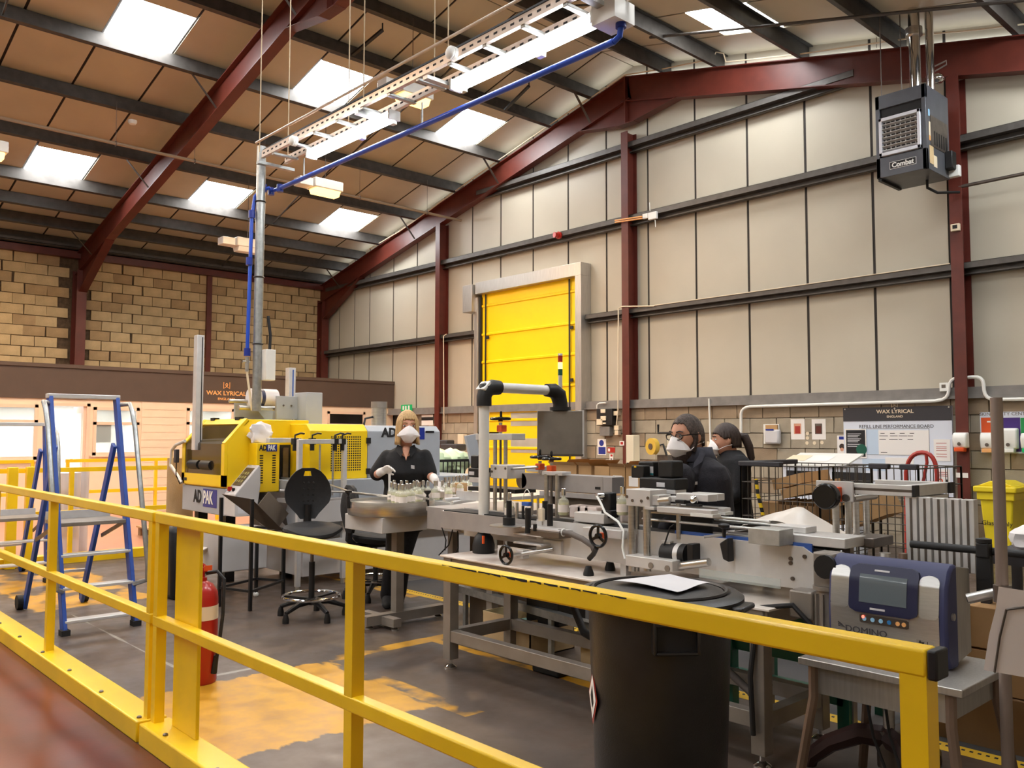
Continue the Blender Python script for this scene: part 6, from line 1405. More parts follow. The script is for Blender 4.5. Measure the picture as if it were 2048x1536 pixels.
mat_strip(16.9,19.9,-7.4,-6.55,'dark anti-fatigue mat with yellow studded edges behind the labelling line'); mat_strip(13.6,16.2,-6.9,-6.2,'dark anti-fatigue mat with yellow striped edges behind the feed conveyor')
# ================================================================== UNDER THE TABLE
t = thing('open_carton', 'open pale carton of green tissue on the floor behind the table leg', 'carton', (16.25,-7.55,0))
q = Vector((16.05,-7.75,0)); w_, d_, h_ = .48, .42, .24
for a in ((q.x,q.x+w_,q.y,q.y+.008),(q.x,q.x+w_,q.y+d_-.008,q.y+d_),(q.x,q.x+.008,q.y,q.y+d_),(q.x+w_-.008,q.x+w_,q.y,q.y+d_)): obj('carton_wall', MB().box(*a,0,h_), 'card_pale', t)
obj('carton_base', MB().box(q.x,q.x+w_,q.y,q.y+d_,0,.008), 'card_pale', t); crumple('tissue', q+Vector((.24,.21,.13)), .2, .17, .05, 'tissue_green', 5, .2, t)
o = obj('carton', MB().box(16.95,17.6,-7.72,-7.3,0,.22), 'card_pale', bev=.003); tag(o, 'long closed pale carton on the floor under the table', 'carton')
o = obj('control_cabinet', MB().box(16.42,16.72,-7.68,-7.42,.22,.70), 'black', bev=.006); tag(o, 'black electrical cabinet hanging under the table top', 'cabinet')
t = thing('green_machine_base', 'dark green welded machine base under the far end of the conveyor', 'machine base', (18.3,-7.5,0))
for X in (17.95,18.6):
    for Y in (-7.6,-7.2): obj('leg', MB().box(X-.03,X+.03,Y-.03,Y+.03,0,.72), 'green_frame', t)
obj('rail', MB().box(17.95,18.6,-7.63,-7.57,.62,.70), 'green_frame', t); obj('rail', MB().box(17.95,18.6,-7.63,-7.57,.14,.2), 'green_frame', t); obj('panel', MB().box(17.98,18.57,-7.6,-7.59,.3,.62), 'green_frame', t)
o = obj('corrugated_hose', MB().tube([(16.75,-7.6,.62),(16.9,-7.75,.42),(17.1,-7.85,.28),(17.4,-7.88,.22),(17.7,-7.8,.22)],.025,10), 'black_rubber'); tag(o, 'thick black corrugated hose sagging under the table', 'hose')
o = obj('corrugated_hose', MB().tube([(18.2,-7.7,.6),(18.35,-7.95,.4),(18.42,-8.0,.28),(18.3,-7.95,.2),(18.1,-7.85,.25)],.02,10), 'hose_grey'); tag(o, 'grey looped hose beside the right table legs', 'hose')
t = thing('pipe_conduit', 'long grey cable duct low behind the table legs', 'duct', (16.0,-7.4,.3)); obj('duct', MB().bar((15.35,-7.5,.3),(18.0,-7.9,.3),.06,.05), 'galv', t)
for u in (.1,.5,.9): p = Vector((15.35,-7.5,0)).lerp(Vector((18.0,-7.9,0)),u); obj('duct_leg', MB().box(p.x-.015,p.x+.015,p.y-.015,p.y+.015,0,.28), 'galv', t)
o = obj('foot_pedal', MB().box(16.75,16.98,-7.95,-7.8,0,.06), 'black', bev=.015); tag(o, 'small black foot pedal on the floor under the table', 'pedal')
o = obj('brown_cabinet', MB().box(15.55,15.95,-7.45,-7.05,.0,.72), 'machine_brown', bev=.006); tag(o, 'brown steel cabinet under the feed conveyor', 'cabinet')
# ================================================================== BACKGROUND: BOXES, TAPER, CAGES, DESK
t = thing('packing_bench', 'grey packing bench with a row of open cartons behind the hold-down belt', 'bench', (16.0,-5.9,0)); BY = -6.3
xa, xb = at(1095,990,Y=BY).x, at(1292,990,Y=BY).x; bz = at(1200,990,Y=BY).z
obj('bench_top', MB().box(xa-.1,xb+.2,BY,BY+.6,bz-.04,bz), 'machine_grey', t)
for X in (xa,xb+.1):
    for Y in (BY+.04,BY+.56): obj('leg', MB().box(X-.025,X+.025,Y-.025,Y+.025,0,bz-.04), 'frame_grey', t)
obj('front_panel', MB().box(xa,xb+.1,BY+.05,BY+.06,.3,bz-.04), 'machine_brown', t)
def open_box(name, x, y, z, w_, d_, h_, label, rz=0, m='card', parent=None, flap=.5, lab=True):
    t = thing(name, label, 'carton', (x,y,z)); M = Matrix.Translation((x,y,z)) @ Matrix.Rotation(rz,4,'Z')
    for a in ((-w_/2,w_/2,-d_/2,-d_/2+.004),(-w_/2,w_/2,d_/2-.004,d_/2),(-w_/2,-w_/2+.004,-d_/2,d_/2),(w_/2-.004,w_/2,-d_/2,d_/2)): obj('side', MB(M).box(*a,0,h_), m, t)
    obj('bottom', MB(M).box(-w_/2,w_/2,-d_/2,d_/2,0,.004), 'card_dark', t)
    if flap: obj('flap', MB(M).add([(-w_/2,-d_/2,h_),(w_/2,-d_/2,h_),(w_/2,-d_/2-.04,h_+flap*d_*.4),(-w_/2,-d_/2-.04,h_+flap*d_*.4)],[(0,1,2,3)]), m, t); obj('flap', MB(M).add([(w_/2,-d_/2,h_),(w_/2,d_/2,h_),(w_/2+.05,d_/2,h_+.05),(w_/2+.05,-d_/2,h_+.05)],[(0,1,2,3)]), m, t)
    if lab: obj('white_label', MB(M).box(-w_*.3,w_*.3,-d_/2-.001,-d_/2,h_*.35,h_*.7), 'paper', t)
    return t
OR = ('leftmost','second','third','fourth','fifth','sixth','rightmost')
for i in range(7):
    x = xa+.06+(xb-xa)*i/6.3; open_box('shipping_carton', x, BY+.2, bz, .16, .3, .235, OR[i]+' open brown carton in the row on the packing bench', random.uniform(-.08,.08), 'card', flap=0 if i in (3,) else .25, lab=i > 3)
# carton taping machine with tape roll
t = thing('carton_sealer', 'cream carton sealing machine with side crank by the block wall', 'sealing machine', at(1300,940,Y=-2.0)); SY = -2.2
fb('left_mast', 1252,870,1267,940,SY,.14,'cream_paint',t,.006); fb('right_mast', 1334,872,1346,940,SY+.3,.12,'cream_paint',t,.006); fb('bed', 1252,926,1360,960,SY,.6,'cream_paint',t,.006); fb('tape_head', 1314,910,1336,925,SY+.05,.2,'steel_dark',t,.006); a_ = at(1256,980,Y=SY).x; b_ = at(1356,980,Y=SY).x; obj('base', MB().box(a_,b_,SY+.05,SY+.55,0,at(1300,960,Y=SY).z), 'cream_paint', t)
p = at(1336,866,Y=SY+.25); obj('crank', MB().tube([p+Vector((.05,0,0)),p+Vector((-.17,0,.0)),p+Vector((-.17,0,.12))],.016,8), 'black', t)
p = at(1301,893,Y=SY-.05); r_ = thing('tape_roll', 'yellow roll of packing tape on the carton sealer', 'tape', p); obj('tape', MB().lathe([(.04,0),(.115,0),(.115,.07),(.04,.07)],p,28,(.25,1,0)), 'tape_yellow', r_); obj('core', MB().cyl(p-Vector((0,.01,0)),p+Vector((.02,.08,0)),.042,n=18), 'steel_dark', r_); obj('tape_arm', MB().tube([p+Vector((.05,.05,0)),p+Vector((.14,.1,.03)),p+Vector((.2,.1,-.12))],.016,6), 'black', t)
# grey flap, tub with green bags, stacked keyboards left of the door
t = thing('mesh_tub', 'wire tub filled with pale green bags behind the woman', 'tub', at(910,930,X=12.6)); q0, q1 = at(878,930,X=12.4), at(946,930,X=12.4); zt0, zt1 = at(910,955,X=12.4).z, at(910,921,X=12.4).z
for i in range(9): y = q0.y+(q1.y-q0.y)*i/8; obj('wire', MB().cyl((12.4,y,zt0),(12.4,y,zt1),.008,n=5), 'black', t)
for z in (zt0,zt1): obj('rim', MB().bar((12.4,q0.y,z),(12.4,q1.y,z),.03,.03), 'black', t)
obj('tub_floor', MB().box(11.6,12.38,q0.y,q1.y,zt0-.02,zt0), 'charcoal', t); obj('tub_leg', MB().box(11.9,12.0,q0.y+.2,q0.y+.3,0,zt0).box(11.9,12.0,q1.y-.3,q1.y-.2,0,zt0), 'charcoal', t)
for k in range(4): o = crumple('green_bag', (12.1,q0.y+.12+(q1.y-q0.y-.2)*k/3.2,zt0+.17), .25, .2, .17, 'bag_green', 20+k, .18); tag(o, ('leftmost','second','third','rightmost')[k]+' pale green plastic bag heaped in the wire tub', 'bag', 'green bags in the tub')
o = obj('grey_flap', MB().add([at(932,872,X=12.7),at(953,868,X=12.7),at(962,930,X=12.7),at(944,928,X=12.7)]+[p+Vector((-.04,0,0)) for p in (at(932,872,X=12.7),at(953,868,X=12.7),at(962,930,X=12.7),at(944,928,X=12.7))],[(0,1,2,3),(4,7,6,5),(0,4,5,1),(1,5,6,2),(2,6,7,3),(3,7,4,0)]), 'grey_machine'); tag(o, 'tilted grey machine flap between the tub and the white arm', 'machine flap'); q = at(953,928,X=12.68); obj('flap_post', MB().box(12.66,12.7,q.y-.03,q.y+.01,0,q.z), 'grey_machine', o)
t = thing('scanner_shelf', 'cream shelf with dark tilted keypad trays against the wall', 'shelf', at(895,900,Y=-1.5)); fb('shelf', 868,905,938,914,-1.6,.5,'cream_paint',t); fb('keypad', 876,880,893,890,-1.5,.2,'charcoal',t,.02); fb('keypad', 880,888,912,901,-1.6,.25,'charcoal',t,.02); a_ = at(872,930,Y=-1.5); b_ = at(936,930,Y=-1.5); obj('support', MB().box(a_.x,b_.x,-1.5,-1.2,0,at(900,914,Y=-1.5).z), 'cream_paint', t)
o = fb('wall_control', 915,868,926,890,-.4,.1,'cream_paint',None,.006); tag(o, 'cream wall control with buttons left of the yellow door', 'control box')
# dark labelling head block beside the white arm
t = thing('labeller_head', 'black labelling head block just left of the white arm', 'machine', at(955,930,Y=-7.8)); fb('upper_block', 941,911,956,936,-7.82,.1,'black',t,.006); fb('lower_block', 936,936,958,954,-7.84,.12,'black',t,.006); fb('nozzle_strip', 938,955,962,965,-7.84,.08,'alu',t,.003); fb('display', 938,943,948,950,-7.842,.003,'paper_grey',t); fb('dark_tray', 936,976,1030,984,-7.7,.2,'black',t)
# desk with papers against the wall
DY = -1.6
t = thing('wall_desk', 'white sloping desk with papers against the block wall', 'desk', at(1600,930,Y=DY)); a, b = at(1562,928,Y=DY), at(1690,925,Y=DY)
obj('top', MB().add([(a.x,DY,a.z-.02),(b.x,DY,a.z-.02),(b.x,DY+.5,a.z+.12),(a.x,DY+.5,a.z+.12),(a.x,DY,a.z),(b.x,DY,a.z),(b.x,DY+.5,a.z+.14),(a.x,DY+.5,a.z+.14)],[(0,3,2,1),(4,5,6,7),(0,1,5,4),(1,2,6,5),(2,3,7,6),(3,0,4,7)]), 'white_plastic', t); obj('cabinet', MB().box(a.x,b.x,DY+.05,DY+.55,0,a.z-.02), 'board', t)
for k in range(2): obj('dark_shelf', MB().box(a.x+.05+k*.62,a.x+.55+k*.62,DY+.04,DY+.06,a.z-.3,a.z-.08), 'ink', t)
for k, (px, py) in enumerate(((1600,918),(1645,916))):
    p = at(px,py,Y=DY+.3); o = obj('desk_paper', MB().add([(p.x-.14,DY+.15,a.z+.045),(p.x+.14,DY+.15,a.z+.045),(p.x+.14,DY+.38,a.z+.11),(p.x-.14,DY+.38,a.z+.11)],[(0,1,2,3)]), 'paper' if k else 'cream_letter'); tag(o, ('left yellowish' if not k else 'right white')+' sheet lying on the wall desk', 'paper')
# wire cage trolleys
def wire_panel(name, p0, p1, z0, z1, nx, nz, parent, r=.003):
    mb = MB(); p0, p1 = Vector(p0), Vector(p1)
    for i in range(nx+1): p = p0.lerp(p1,i/nx); mb.cyl((p.x,p.y,z0),(p.x,p.y,z1),r if 0 < i < nx else r*2.5,n=5,caps=False)
    for j in range(nz+1): z = z0+(z1-z0)*j/nz; mb.cyl((p0.x,p0.y,z),(p1.x,p1.y,z),r if j < nz else r*1.5,n=5,caps=False)
    return obj(name, mb, 'cage_wire', parent)
def cage(x0, x1, y0, y1, z1, label, bars=()):
    t = thing('cage_trolley', label, 'trolley', ((x0+x1)/2,(y0+y1)/2,0))
    wire_panel('front_mesh',(x0,y0,0),(x1,y0,0),.18,z1,11,9,t); wire_panel('side_mesh',(x0,y0,0),(x0,y1,0),.18,z1,6,9,t); wire_panel('side_mesh',(x1,y0,0),(x1,y1,0),.18,z1,6,9,t); wire_panel('rear_mesh',(x0,y1,0),(x1,y1,0),.18,z1,11,9,t)
    obj('base', MB().box(x0,x1,y0,y1,.14,.18), 'charcoal', t)
    for a, b in bars: obj('top_cap', MB().bar(a,b,.05,.035), 'charcoal', t, bev=.006)
    for X in (x0+.06,x1-.06):
        for Y in (y0+.06,y1-.06): obj('castor', MB().cyl((X-.02,Y,.06),(X+.02,Y,.06),.06,n=14).box(X-.015,X+.015,Y-.02,Y+.02,.08,.14), 'black', t)
    return t
GY = -6.35
x0, x1 = at(1483,1000,Y=GY).x, at(1640,1000,Y=GY).x; gz = at(1560,932,Y=GY).z
ca = cage(x0,x1,GY,GY+.75,gz,'wire cage trolley with collapsed cartons, beside the dark-haired person', [((x0,GY,gz+.01),(x0,GY+.75,gz+.01)),((x0,GY,gz+.01),(x0+.32,GY,gz+.01))])
x2, x3 = at(1668,1000,Y=GY+.2).x, at(1838,1000,Y=GY+.2).x
cb_ = cage(x2,x3,GY+.2,GY+.9,gz,'second wire cage trolley behind the aluminium gantry', [((x2+.25,GY+.2,gz+.01),(x2+.38,GY+.2,gz+.01)),((x2+.45,GY+.2,gz+.01),(x3,GY+.2,gz+.01))])
o = obj('hazard_strap', MB().tube([at(1512,958,Y=GY-.02),at(1516,990,Y=GY-.03),at(1526,1030,Y=GY-.02)],.012,6), 'hazard'); tag(o, 'yellow and black striped strap hooked on the cage trolley', 'strap')
for k, (pts, lab) in enumerate((([(1543,960),(1600,946),(1604,966),(1548,980)],'upper flattened brown carton tilted in the wire cage'),([(1560,980),(1622,964),(1628,984),(1566,998)],'lower flattened brown carton tilted in the wire cage'))):
    V_ = [at(*p,Y=GY+.3-.05*k) for p in pts]; V2 = [v+Vector((.06,.3,.02)) for v in V_]; o = obj('flat_carton', MB().add(V_+V2,[(0,1,2,3),(7,6,5,4),(0,4,5,1),(1,5,6,2),(2,6,7,3),(3,7,4,0)]), 'card'); tag(o, lab, 'carton')
t = thing('divider_carton', 'brown carton with bottle dividers in the wire cage', 'carton', at(1590,1030,Y=GY+.3)); q0, q1 = at(1556,1010,Y=GY+.2), at(1630,1010,Y=GY+.2); zq0, zq1 = at(1590,1040,Y=GY+.2).z, at(1590,1002,Y=GY+.2).z
for i in range(6): X = q0.x+(q1.x-q0.x)*i/5; obj('divider', MB().box(X-.003,X+.003,GY+.2,GY+.5,zq0,zq1), 'card_dark', t)
for j in range(4): obj('divider', MB().box(q0.x,q1.x,GY+.2+.1*j,GY+.206+.1*j,zq0,zq1-.03), 'card_dark', t)
obj('outer_wall', MB().box(q0.x-.14,q0.x-.004,GY+.2,GY+.5,zq0-.12,zq1-.02), 'card', t); obj('outer_wall', MB().box(q0.x,q1.x,GY+.2,GY+.5,.2,zq0), 'card', t)
for k, (px, py, w_, lab) in enumerate(((1665,1015,.22,'loose brown carton in the second cage, left'),(1730,1020,.3,'loose brown carton in the second cage, right'))):
    q = at(px,py,Y=GY+.45); o = obj('loose_carton', MB().cbox((q.x,q.y+.1,q.z),w_,.25,.16,Matrix.Rotation(.4*(-1)**k,3,'Y')), 'card'); tag(o, lab, 'carton')
# crumpled white plastic film on the conveyor
a, b = at(1502,1058,Y=-7.7), at(1664,1056,Y=-7.7); mb = MB(); n1, n2 = 26, 10
prof = lambda u: max(0, [0,.06,.08,.09,.11,.13,.135,.115,.08,.04,0][min(10,int(u*10))]*(1-(u*10)%1) + [0,.06,.08,.09,.11,.13,.135,.115,.08,.04,0][min(10,int(u*10)+1)]*((u*10)%1))
rnd = random.Random(4)
for i in range(n1+1):
    for j in range(n2+1):
        u, v = i/n1, j/n2; h = prof(u)*math.sin(PI*(.12+.82*v))**.6*(1+.05*math.sin(u*17+v*7)) ; mb.v.append(Vector((a.x+(b.x-a.x)*u, -7.86+.34*v, a.z+.0+h*.95)))
for i in range(n1):
    for j in range(n2): k = i*(n2+1)+j; mb.f.append((k,k+n2+1,k+n2+2,k+1)); mb.m.append(0)
o = obj('plastic_film', mb, 'film_white'); tag(o, 'crumpled translucent white plastic film on the right end of the conveyor', 'plastic film')
o = obj('film_shelf', MB().box(a.x-.05,b.x+.1,-7.87,-7.5,a.z-.04,a.z-.002), 'machine_grey'); tag(o, 'grey shelf plate behind the conveyor under the plastic film', 'shelf'); 
obj('bracket', MB().box(a.x,a.x+.04,-7.6,-7.56,0,a.z-.04).box(b.x,b.x+.04,-7.6,-7.56,0,a.z-.04), 'frame_grey', o)
# red sack truck
RY = -4.2
t = thing('sack_truck', 'red hoop-handled sack truck behind the gantry', 'sack truck', at(1850,1100,Y=RY)); zb = 0
P = [at(1875,1120,Y=RY),at(1874,960,Y=RY)] + arc(at(1874,950,Y=RY),at(1872,905,Y=RY),at(1845,905,Y=RY),6) + arc(at(1843,905,Y=RY),at(1816,906,Y=RY),at(1812,945,Y=RY),6) + [at(1814,1120,Y=RY)]
obj('hoop_frame', MB().tube([Vector((p.x,p.y,max(p.z,.12))) for p in P],.019,8), 'red_pipe', t); obj('centre_bar', MB().tube([at(1852,906,Y=RY),at(1854,925,Y=RY),at(1846,965,Y=RY),at(1845,1100,Y=RY)],.014,8), 'red_pipe', t)
for py in (965,1060): obj('cross_bar', MB().cyl(at(1815,py,Y=RY),at(1874,py,Y=RY),.012,n=8), 'red_pipe', t)
for px in (1808,1886): q = at(px,1085,Y=RY+.1); obj('wheel', MB().cyl((q.x-.03,RY+.1,.13),(q.x+.03,RY+.1,.13),.13,n=20), 'black_rubber', t)
q = at(1845,1100,Y=RY); obj('toe_plate', MB().box(q.x-.2,q.x+.2,RY-.22,RY,.01,.025), 'red_pipe', t)
# yellow wheelie bin at the wall
BYY = -.75
x0, x1 = at(1958,1000,Y=BYY).x, at(2026,1000,Y=BYY).x; zl = at(1990,985,Y=BYY).z
t = thing('wheelie_bin', 'yellow wheelie bin against the block wall at right', 'wheelie bin', ((x0+x1)/2,BYY+.28,0))
obj('body', MB().add([(x0+.05,BYY+.06,.05),(x1-.05,BYY+.06,.05),(x1-.05,BYY+.45,.05),(x0+.05,BYY+.45,.05),(x0,BYY,zl),(x1,BYY,zl),(x1,BYY+.55,zl),(x0,BYY+.55,zl)],[(0,3,2,1),(4,5,6,7),(0,1,5,4),(1,2,6,5),(2,3,7,6),(3,0,4,7)]), 'yellow_bin', t, bev=.02)
ld = obj('lid', MB().box(x0-.05,x1+.05,BYY-.05,BYY+.56,zl,zl+.07), 'yellow_bin', t, bev=.015); obj('lid_top', MB().prism([(x0-.02,zl+.07),(x1+.02,zl+.07),(x1-.12,zl+.13),(x0+.12,zl+.13)], 'y', BYY+.0, BYY+.5), 'yellow_bin', ld, bev=.01); obj('rim', MB().box(x0-.02,x1+.02,BYY-.02,BYY+.57,zl-.09,zl-.0), 'yellow_bin', t, bev=.01)
text('lettering', 'Glass Only', .075, WALLX(((x0+x1)/2,BYY+.015,zl-.36)), 'ink', t)
for X in (x0+.06,x1-.06): obj('wheel', MB().cyl((X-.03,BYY+.5,.1),(X+.03,BYY+.5,.1),.1,n=18), 'black_rubber', t)
# ================================================================== PEOPLE
def J(px, py, d): return CAM + ray(px, py)*d
def loft(mb, rings, n=18):
    vs = []
    for c, a, b in rings:
        c, a, b = Vector(c), Vector(a), Vector(b)
        for k in range(n): t_ = 2*PI*k/n; vs.append(c + a*math.cos(t_) + b*math.sin(t_))
    fs = [(i*n+k, i*n+(k+1)%n, (i+1)*n+(k+1)%n, (i+1)*n+k) for i in range(len(rings)-1) for k in range(n)]
    fs += [tuple(range(n))[::-1], tuple(range((len(rings)-1)*n, len(rings)*n))]
    return mb.add(vs, fs)
def limb(mb, pts, rs, n=12):
    P = []; R = []
    for i in range(len(pts)-1):
        a, b = Vector(pts[i]), Vector(pts[i+1])
        for k in range(4): P.append(a.lerp(b,k/4)); R.append(rs[i]+(rs[i+1]-rs[i])*k/4)
    P.append(Vector(pts[-1])); R.append(rs[-1])
    mb.tube(P, 0, n, R)
    for p, r in zip(pts, rs): mb.ball(p, r, r, r, 10, 7)
    return mb
def skinned(name, mb, m, parent, vox, smooth=4):
    """overlapping closed pieces fused to one continuous surface"""
    o = obj(name, mb, m, parent)
    r = o.modifiers.new('fuse','REMESH'); r.mode = 'VOXEL'; r.voxel_size = vox; r.use_smooth_shade = True
    s_ = o.modifiers.new('smooth','SMOOTH'); s_.factor = .5; s_.iterations = smooth
    return o
class Head:
    """head frame: c centre, f facing, scale; helper points in head units of metres"""
    def __init__(s, c, f, sc=1.0, tilt=0.0):
        s.c = Vector(c); f = Vector((f[0],f[1],0)).normalized(); s.r = f.cross(Vector((0,0,1))).normalized()
        s.f = (f*math.cos(tilt) + Vector((0,0,1))*math.sin(tilt)); s.u = s.r.cross(s.f); s.k = sc
    def __call__(s, x, y, z): return s.c + (s.r*x + s.f*y + s.u*z)*s.k
    def skull(s, mb, n=28, m=22):
        vs = []; fs = []
        g = lambda x, c, w_: math.exp(-((x-c)/w_)**2)
        for i in range(m+1):
            th = PI*i/m
            for k in range(n):
                ph = 2*PI*k/n; sx, cx = math.sin(ph), math.cos(ph)
                z = .118*math.cos(th); x = .076*math.sin(th)*sx; y = .096*math.sin(th)*cx
                if z < -.01: t_ = min(1,(-.01-z)/.11); x *= 1-.30*t_; y = y*(1-.12*t_) + .012*t_
                if cx > 0:
                    y += .026*g(x,0,.014)*g(z,-.028,.022)*math.sin(th) + .010*g(x,0,.02)*g(z,-.0,.03)       # nose
                    y -= .010*(g(x,.032,.016)+g(x,-.032,.016))*g(z,.012,.014)                                # eye sockets
                    y += .006*g(z,.035,.012)*math.sin(th)*cx                                                  # brow
                    y += .006*g(x,0,.022)*g(z,-.066,.01) + .008*g(x,0,.02)*g(z,-.1,.016)                       # lips, chin
                    y += .004*(g(x,.042,.016)+g(x,-.042,.016))*g(z,-.025,.02)                                # cheeks
                vs.append(s(x,y,z))
        for i in range(m):
            for k in range(n): fs.append((i*n+k,(i+1)*n+k,(i+1)*n+(k+1)%n,i*n+(k+1)%n))
        mb.add(vs, fs)
        for e in (-1,1):
            c = s(.077*e,-.008,-.005); mb.ball((0,0,0),1,1,1,8,6); nv = len(mb.v)-(7*8)
            for i in range(nv,len(mb.v)): v = mb.v[i]; mb.v[i] = s(.078*e+v.x*.010, -.010+v.y*.018, -.004+v.z*.031)
        return mb
    def face(s, parent, brow='hair_dark', glasses=False):
        for e in (-1,1):
            w_ = MB().ball((0,0,0),1,1,1,10,8); w_.v = [s(.032*e+v.x*.0135, .079+v.y*.0115, .010+v.z*.0065) for v in w_.v]; ey = obj('eye', w_, 'eye_white', parent)
            w_ = MB().ball((0,0,0),1,1,1,8,6); w_.v = [s(.032*e+v.x*.006, .0885+v.y*.003, .010+v.z*.0055) for v in w_.v]; obj('iris', w_, 'ink', ey)
            obj('eyebrow', MB().tube([s(.014*e,.096,.032),s(.034*e,.094,.038),s(.052*e,.082,.032)],.0038*s.k,6), brow, parent)
        obj('mouth', MB().tube([s(-.024,.088,-.066),s(0,.098,-.066),s(.024,.088,-.066)],.004*s.k,6), 'lip', parent)
        if glasses:
            mb = MB()
            for e in (-1,1):
                P = [s(e*(.034+.025*math.cos(a)),.108-.008*abs(math.cos(a)),.008+.017*math.sin(a)) for a in [2*PI*k/14 for k in range(15)]]; mb.tube(P,.0028,6)
                mb.tube([s(.06*e,.1,.015),s(.08*e,.06,.016),s(.083*e,-.01,.014),s(.08*e,-.03,.0)],.0032,6)
            mb.tube([s(-.01,.11,.012),s(0,.113,.014),s(.01,.11,.012)],.003,6); g_ = obj('spectacles', mb, 'black_gloss', parent)
            for e in (-1,1): L_ = MB(); L_.add([s(e*(.034+.024*math.cos(a)),.107-.008*abs(math.cos(a)),.008+.016*math.sin(a)) for a in [2*PI*k/14 for k in range(14)]],[tuple(range(14))]); obj('lens', L_, 'lens_glass', g_)
    def mask(s, parent, flare=.088):
        rows = [(.028,-.002,.098,.112),(.052,-.022,.086,.124),(.070,-.040,.078,.134),(flare,-.056,.070,.138),(.060,-.074,.078,.130),(.046,-.094,.072,.112),(.026,-.116,.06,.082)]
        mb = MB(); n = 9
        for hw, z, ye, yc in rows:
            for k in range(n): u = -1+2*k/(n-1); mb.v.append(s(hw*u, yc+(ye-yc)*abs(u)**1.7, z + (.016*(1-abs(u)) if z > -.01 else 0) - (.012*abs(u)**2 if hw == flare else 0)))
        for i in range(len(rows)-1):
            for k in range(n-1): a = i*n+k; mb.f.append((a,a+1,a+n+1,a+n)); mb.m.append(0)
        o = obj('face_mask', mb, 'mask_white', parent); sd = o.modifiers.new('thick','SOLIDIFY'); sd.thickness = .003; sd.offset = 1
        for e in (-1,1): obj('mask_strap', MB().tube([s(flare*.97*e,.07,-.064),s(.078*e,.02,-.045),s(.074*e,-.05,-.035),s(0.03*e,-.098,-.02)],.0022,5), 'mask_white', o)
        obj('nose_wire', MB().tube([s(-.026,.102,.0),s(0,.116,.014),s(.026,.102,.0)],.002,5), 'mask_white', o)
        return o
    def hair(s, parent, m, low, grow=1.1, thick=.014, name='hair', drop=0.0, wob=.0):
        """shell over the skull; low(phi) = height where the hair ends, phi 0 = front"""
        n, k_ = 84, 18; mb = MB(); rnd = random.Random(5)
        for i in range(n):
            ph = 2*PI*i/n; zl = low(min(ph, 2*PI-ph)) + rnd.uniform(-wob,wob); sx, cx = math.sin(ph), math.cos(ph)
            for j in range(k_+1):
                z = .118*grow + (zl-.118*grow)*(j/k_)**1.9
                q = math.sqrt(max(0,1-(z/(.118*grow))**2)) if z > 0 else 1 - .10*min(1,-z/.15)
                fl = (1+ (drop*max(0,-z)/.1))*(1+.016*math.sin(ph*29+z*25)+.012*math.sin(ph*17-z*40)+.008*math.sin(ph*53))
                mb.v.append(s(.078*grow*q*sx*fl, .098*grow*q*cx*(fl if cx < 0 else 1)-.004, z))
        for i in range(n):
            for j in range(k_): a = i*(k_+1)+j; b = ((i+1)%n)*(k_+1)+j; mb.f.append((a,b,b+1,a+1)); mb.m.append(0)
        o = obj(name, mb, m, parent); sd = o.modifiers.new('thick','SOLIDIFY'); sd.thickness = thick; sd.offset = -1
        return o
def glove_hand(mb, wrist, palm_dir, finger_dir, thumb_dir, curl, n_, sc=1.0):
    """palm and five bent fingers; palm_dir = from wrist to knuckles, n_ = normal of the palm towards which fingers curl"""
    w_ = Vector(wrist); p = Vector(palm_dir).normalized(); n_ = Vector(n_).normalized(); s_ = p.cross(n_).normalized(); L = .085*sc
    loft(mb, [(w_, s_*.026*sc, n_*.02*sc),(w_+p*L*.35, s_*.036*sc, n_*.018*sc),(w_+p*L*.8, s_*.042*sc, n_*.016*sc),(w_+p*L, s_*.04*sc, n_*.012*sc)], 12)
    for k, (off, ln) in enumerate(((-.030,.062),(-.010,.074),(.010,.076),(.029,.066))):
        b = w_+p*L*.92+s_*off*sc; d = p; P = [b]
        for j, (f, c) in enumerate(((.45,curl*.5),(.32,curl),(.23,curl*.9))):
            d = (d*math.cos(c)+n_*math.sin(c)).normalized(); nn = n_ - d*n_.dot(d); P.append(P[-1]+d*ln*f*sc)
        limb(mb, P, [.0098*sc,.0094*sc,.0088*sc,.0078*sc], 8)
    b = w_+p*L*.25-s_*.03*sc*thumb_dir; d = (p*.7 - s_*.6*thumb_dir + n_*.45).normalized(); limb(mb, [b, b+d*.035*sc, b+d*.035*sc+(d*.5+p*.6+n_*.3).normalized()*.032*sc], [.013*sc,.011*sc,.009*sc], 8)
mat('collar_grey', srgb(62,62,72), .85, 0, .1, 40)
mat('eye_white', srgb(232,228,222), .3); mat('lip', srgb(176,104,92), .5); mat('lens_glass', srgb(150,160,160), .05, alpha=.25)
mat('skin_tan', srgb(206,150,122), .55, 0, .05, 12); mat('beard', srgb(58,44,38), .8, 0, .35, 70, bump=.6, bscale=150); mat('logo_thread', srgb(200,196,196), .7); mat('black_polo', srgb(22,21,23), .8, 0, .15, 30, bump=.2, bscale=120)
UPZ = Vector((0,0,1))
def body_axes(f): f = Vector((f[0],f[1],0)).normalized(); return f, f.cross(UPZ).normalized()
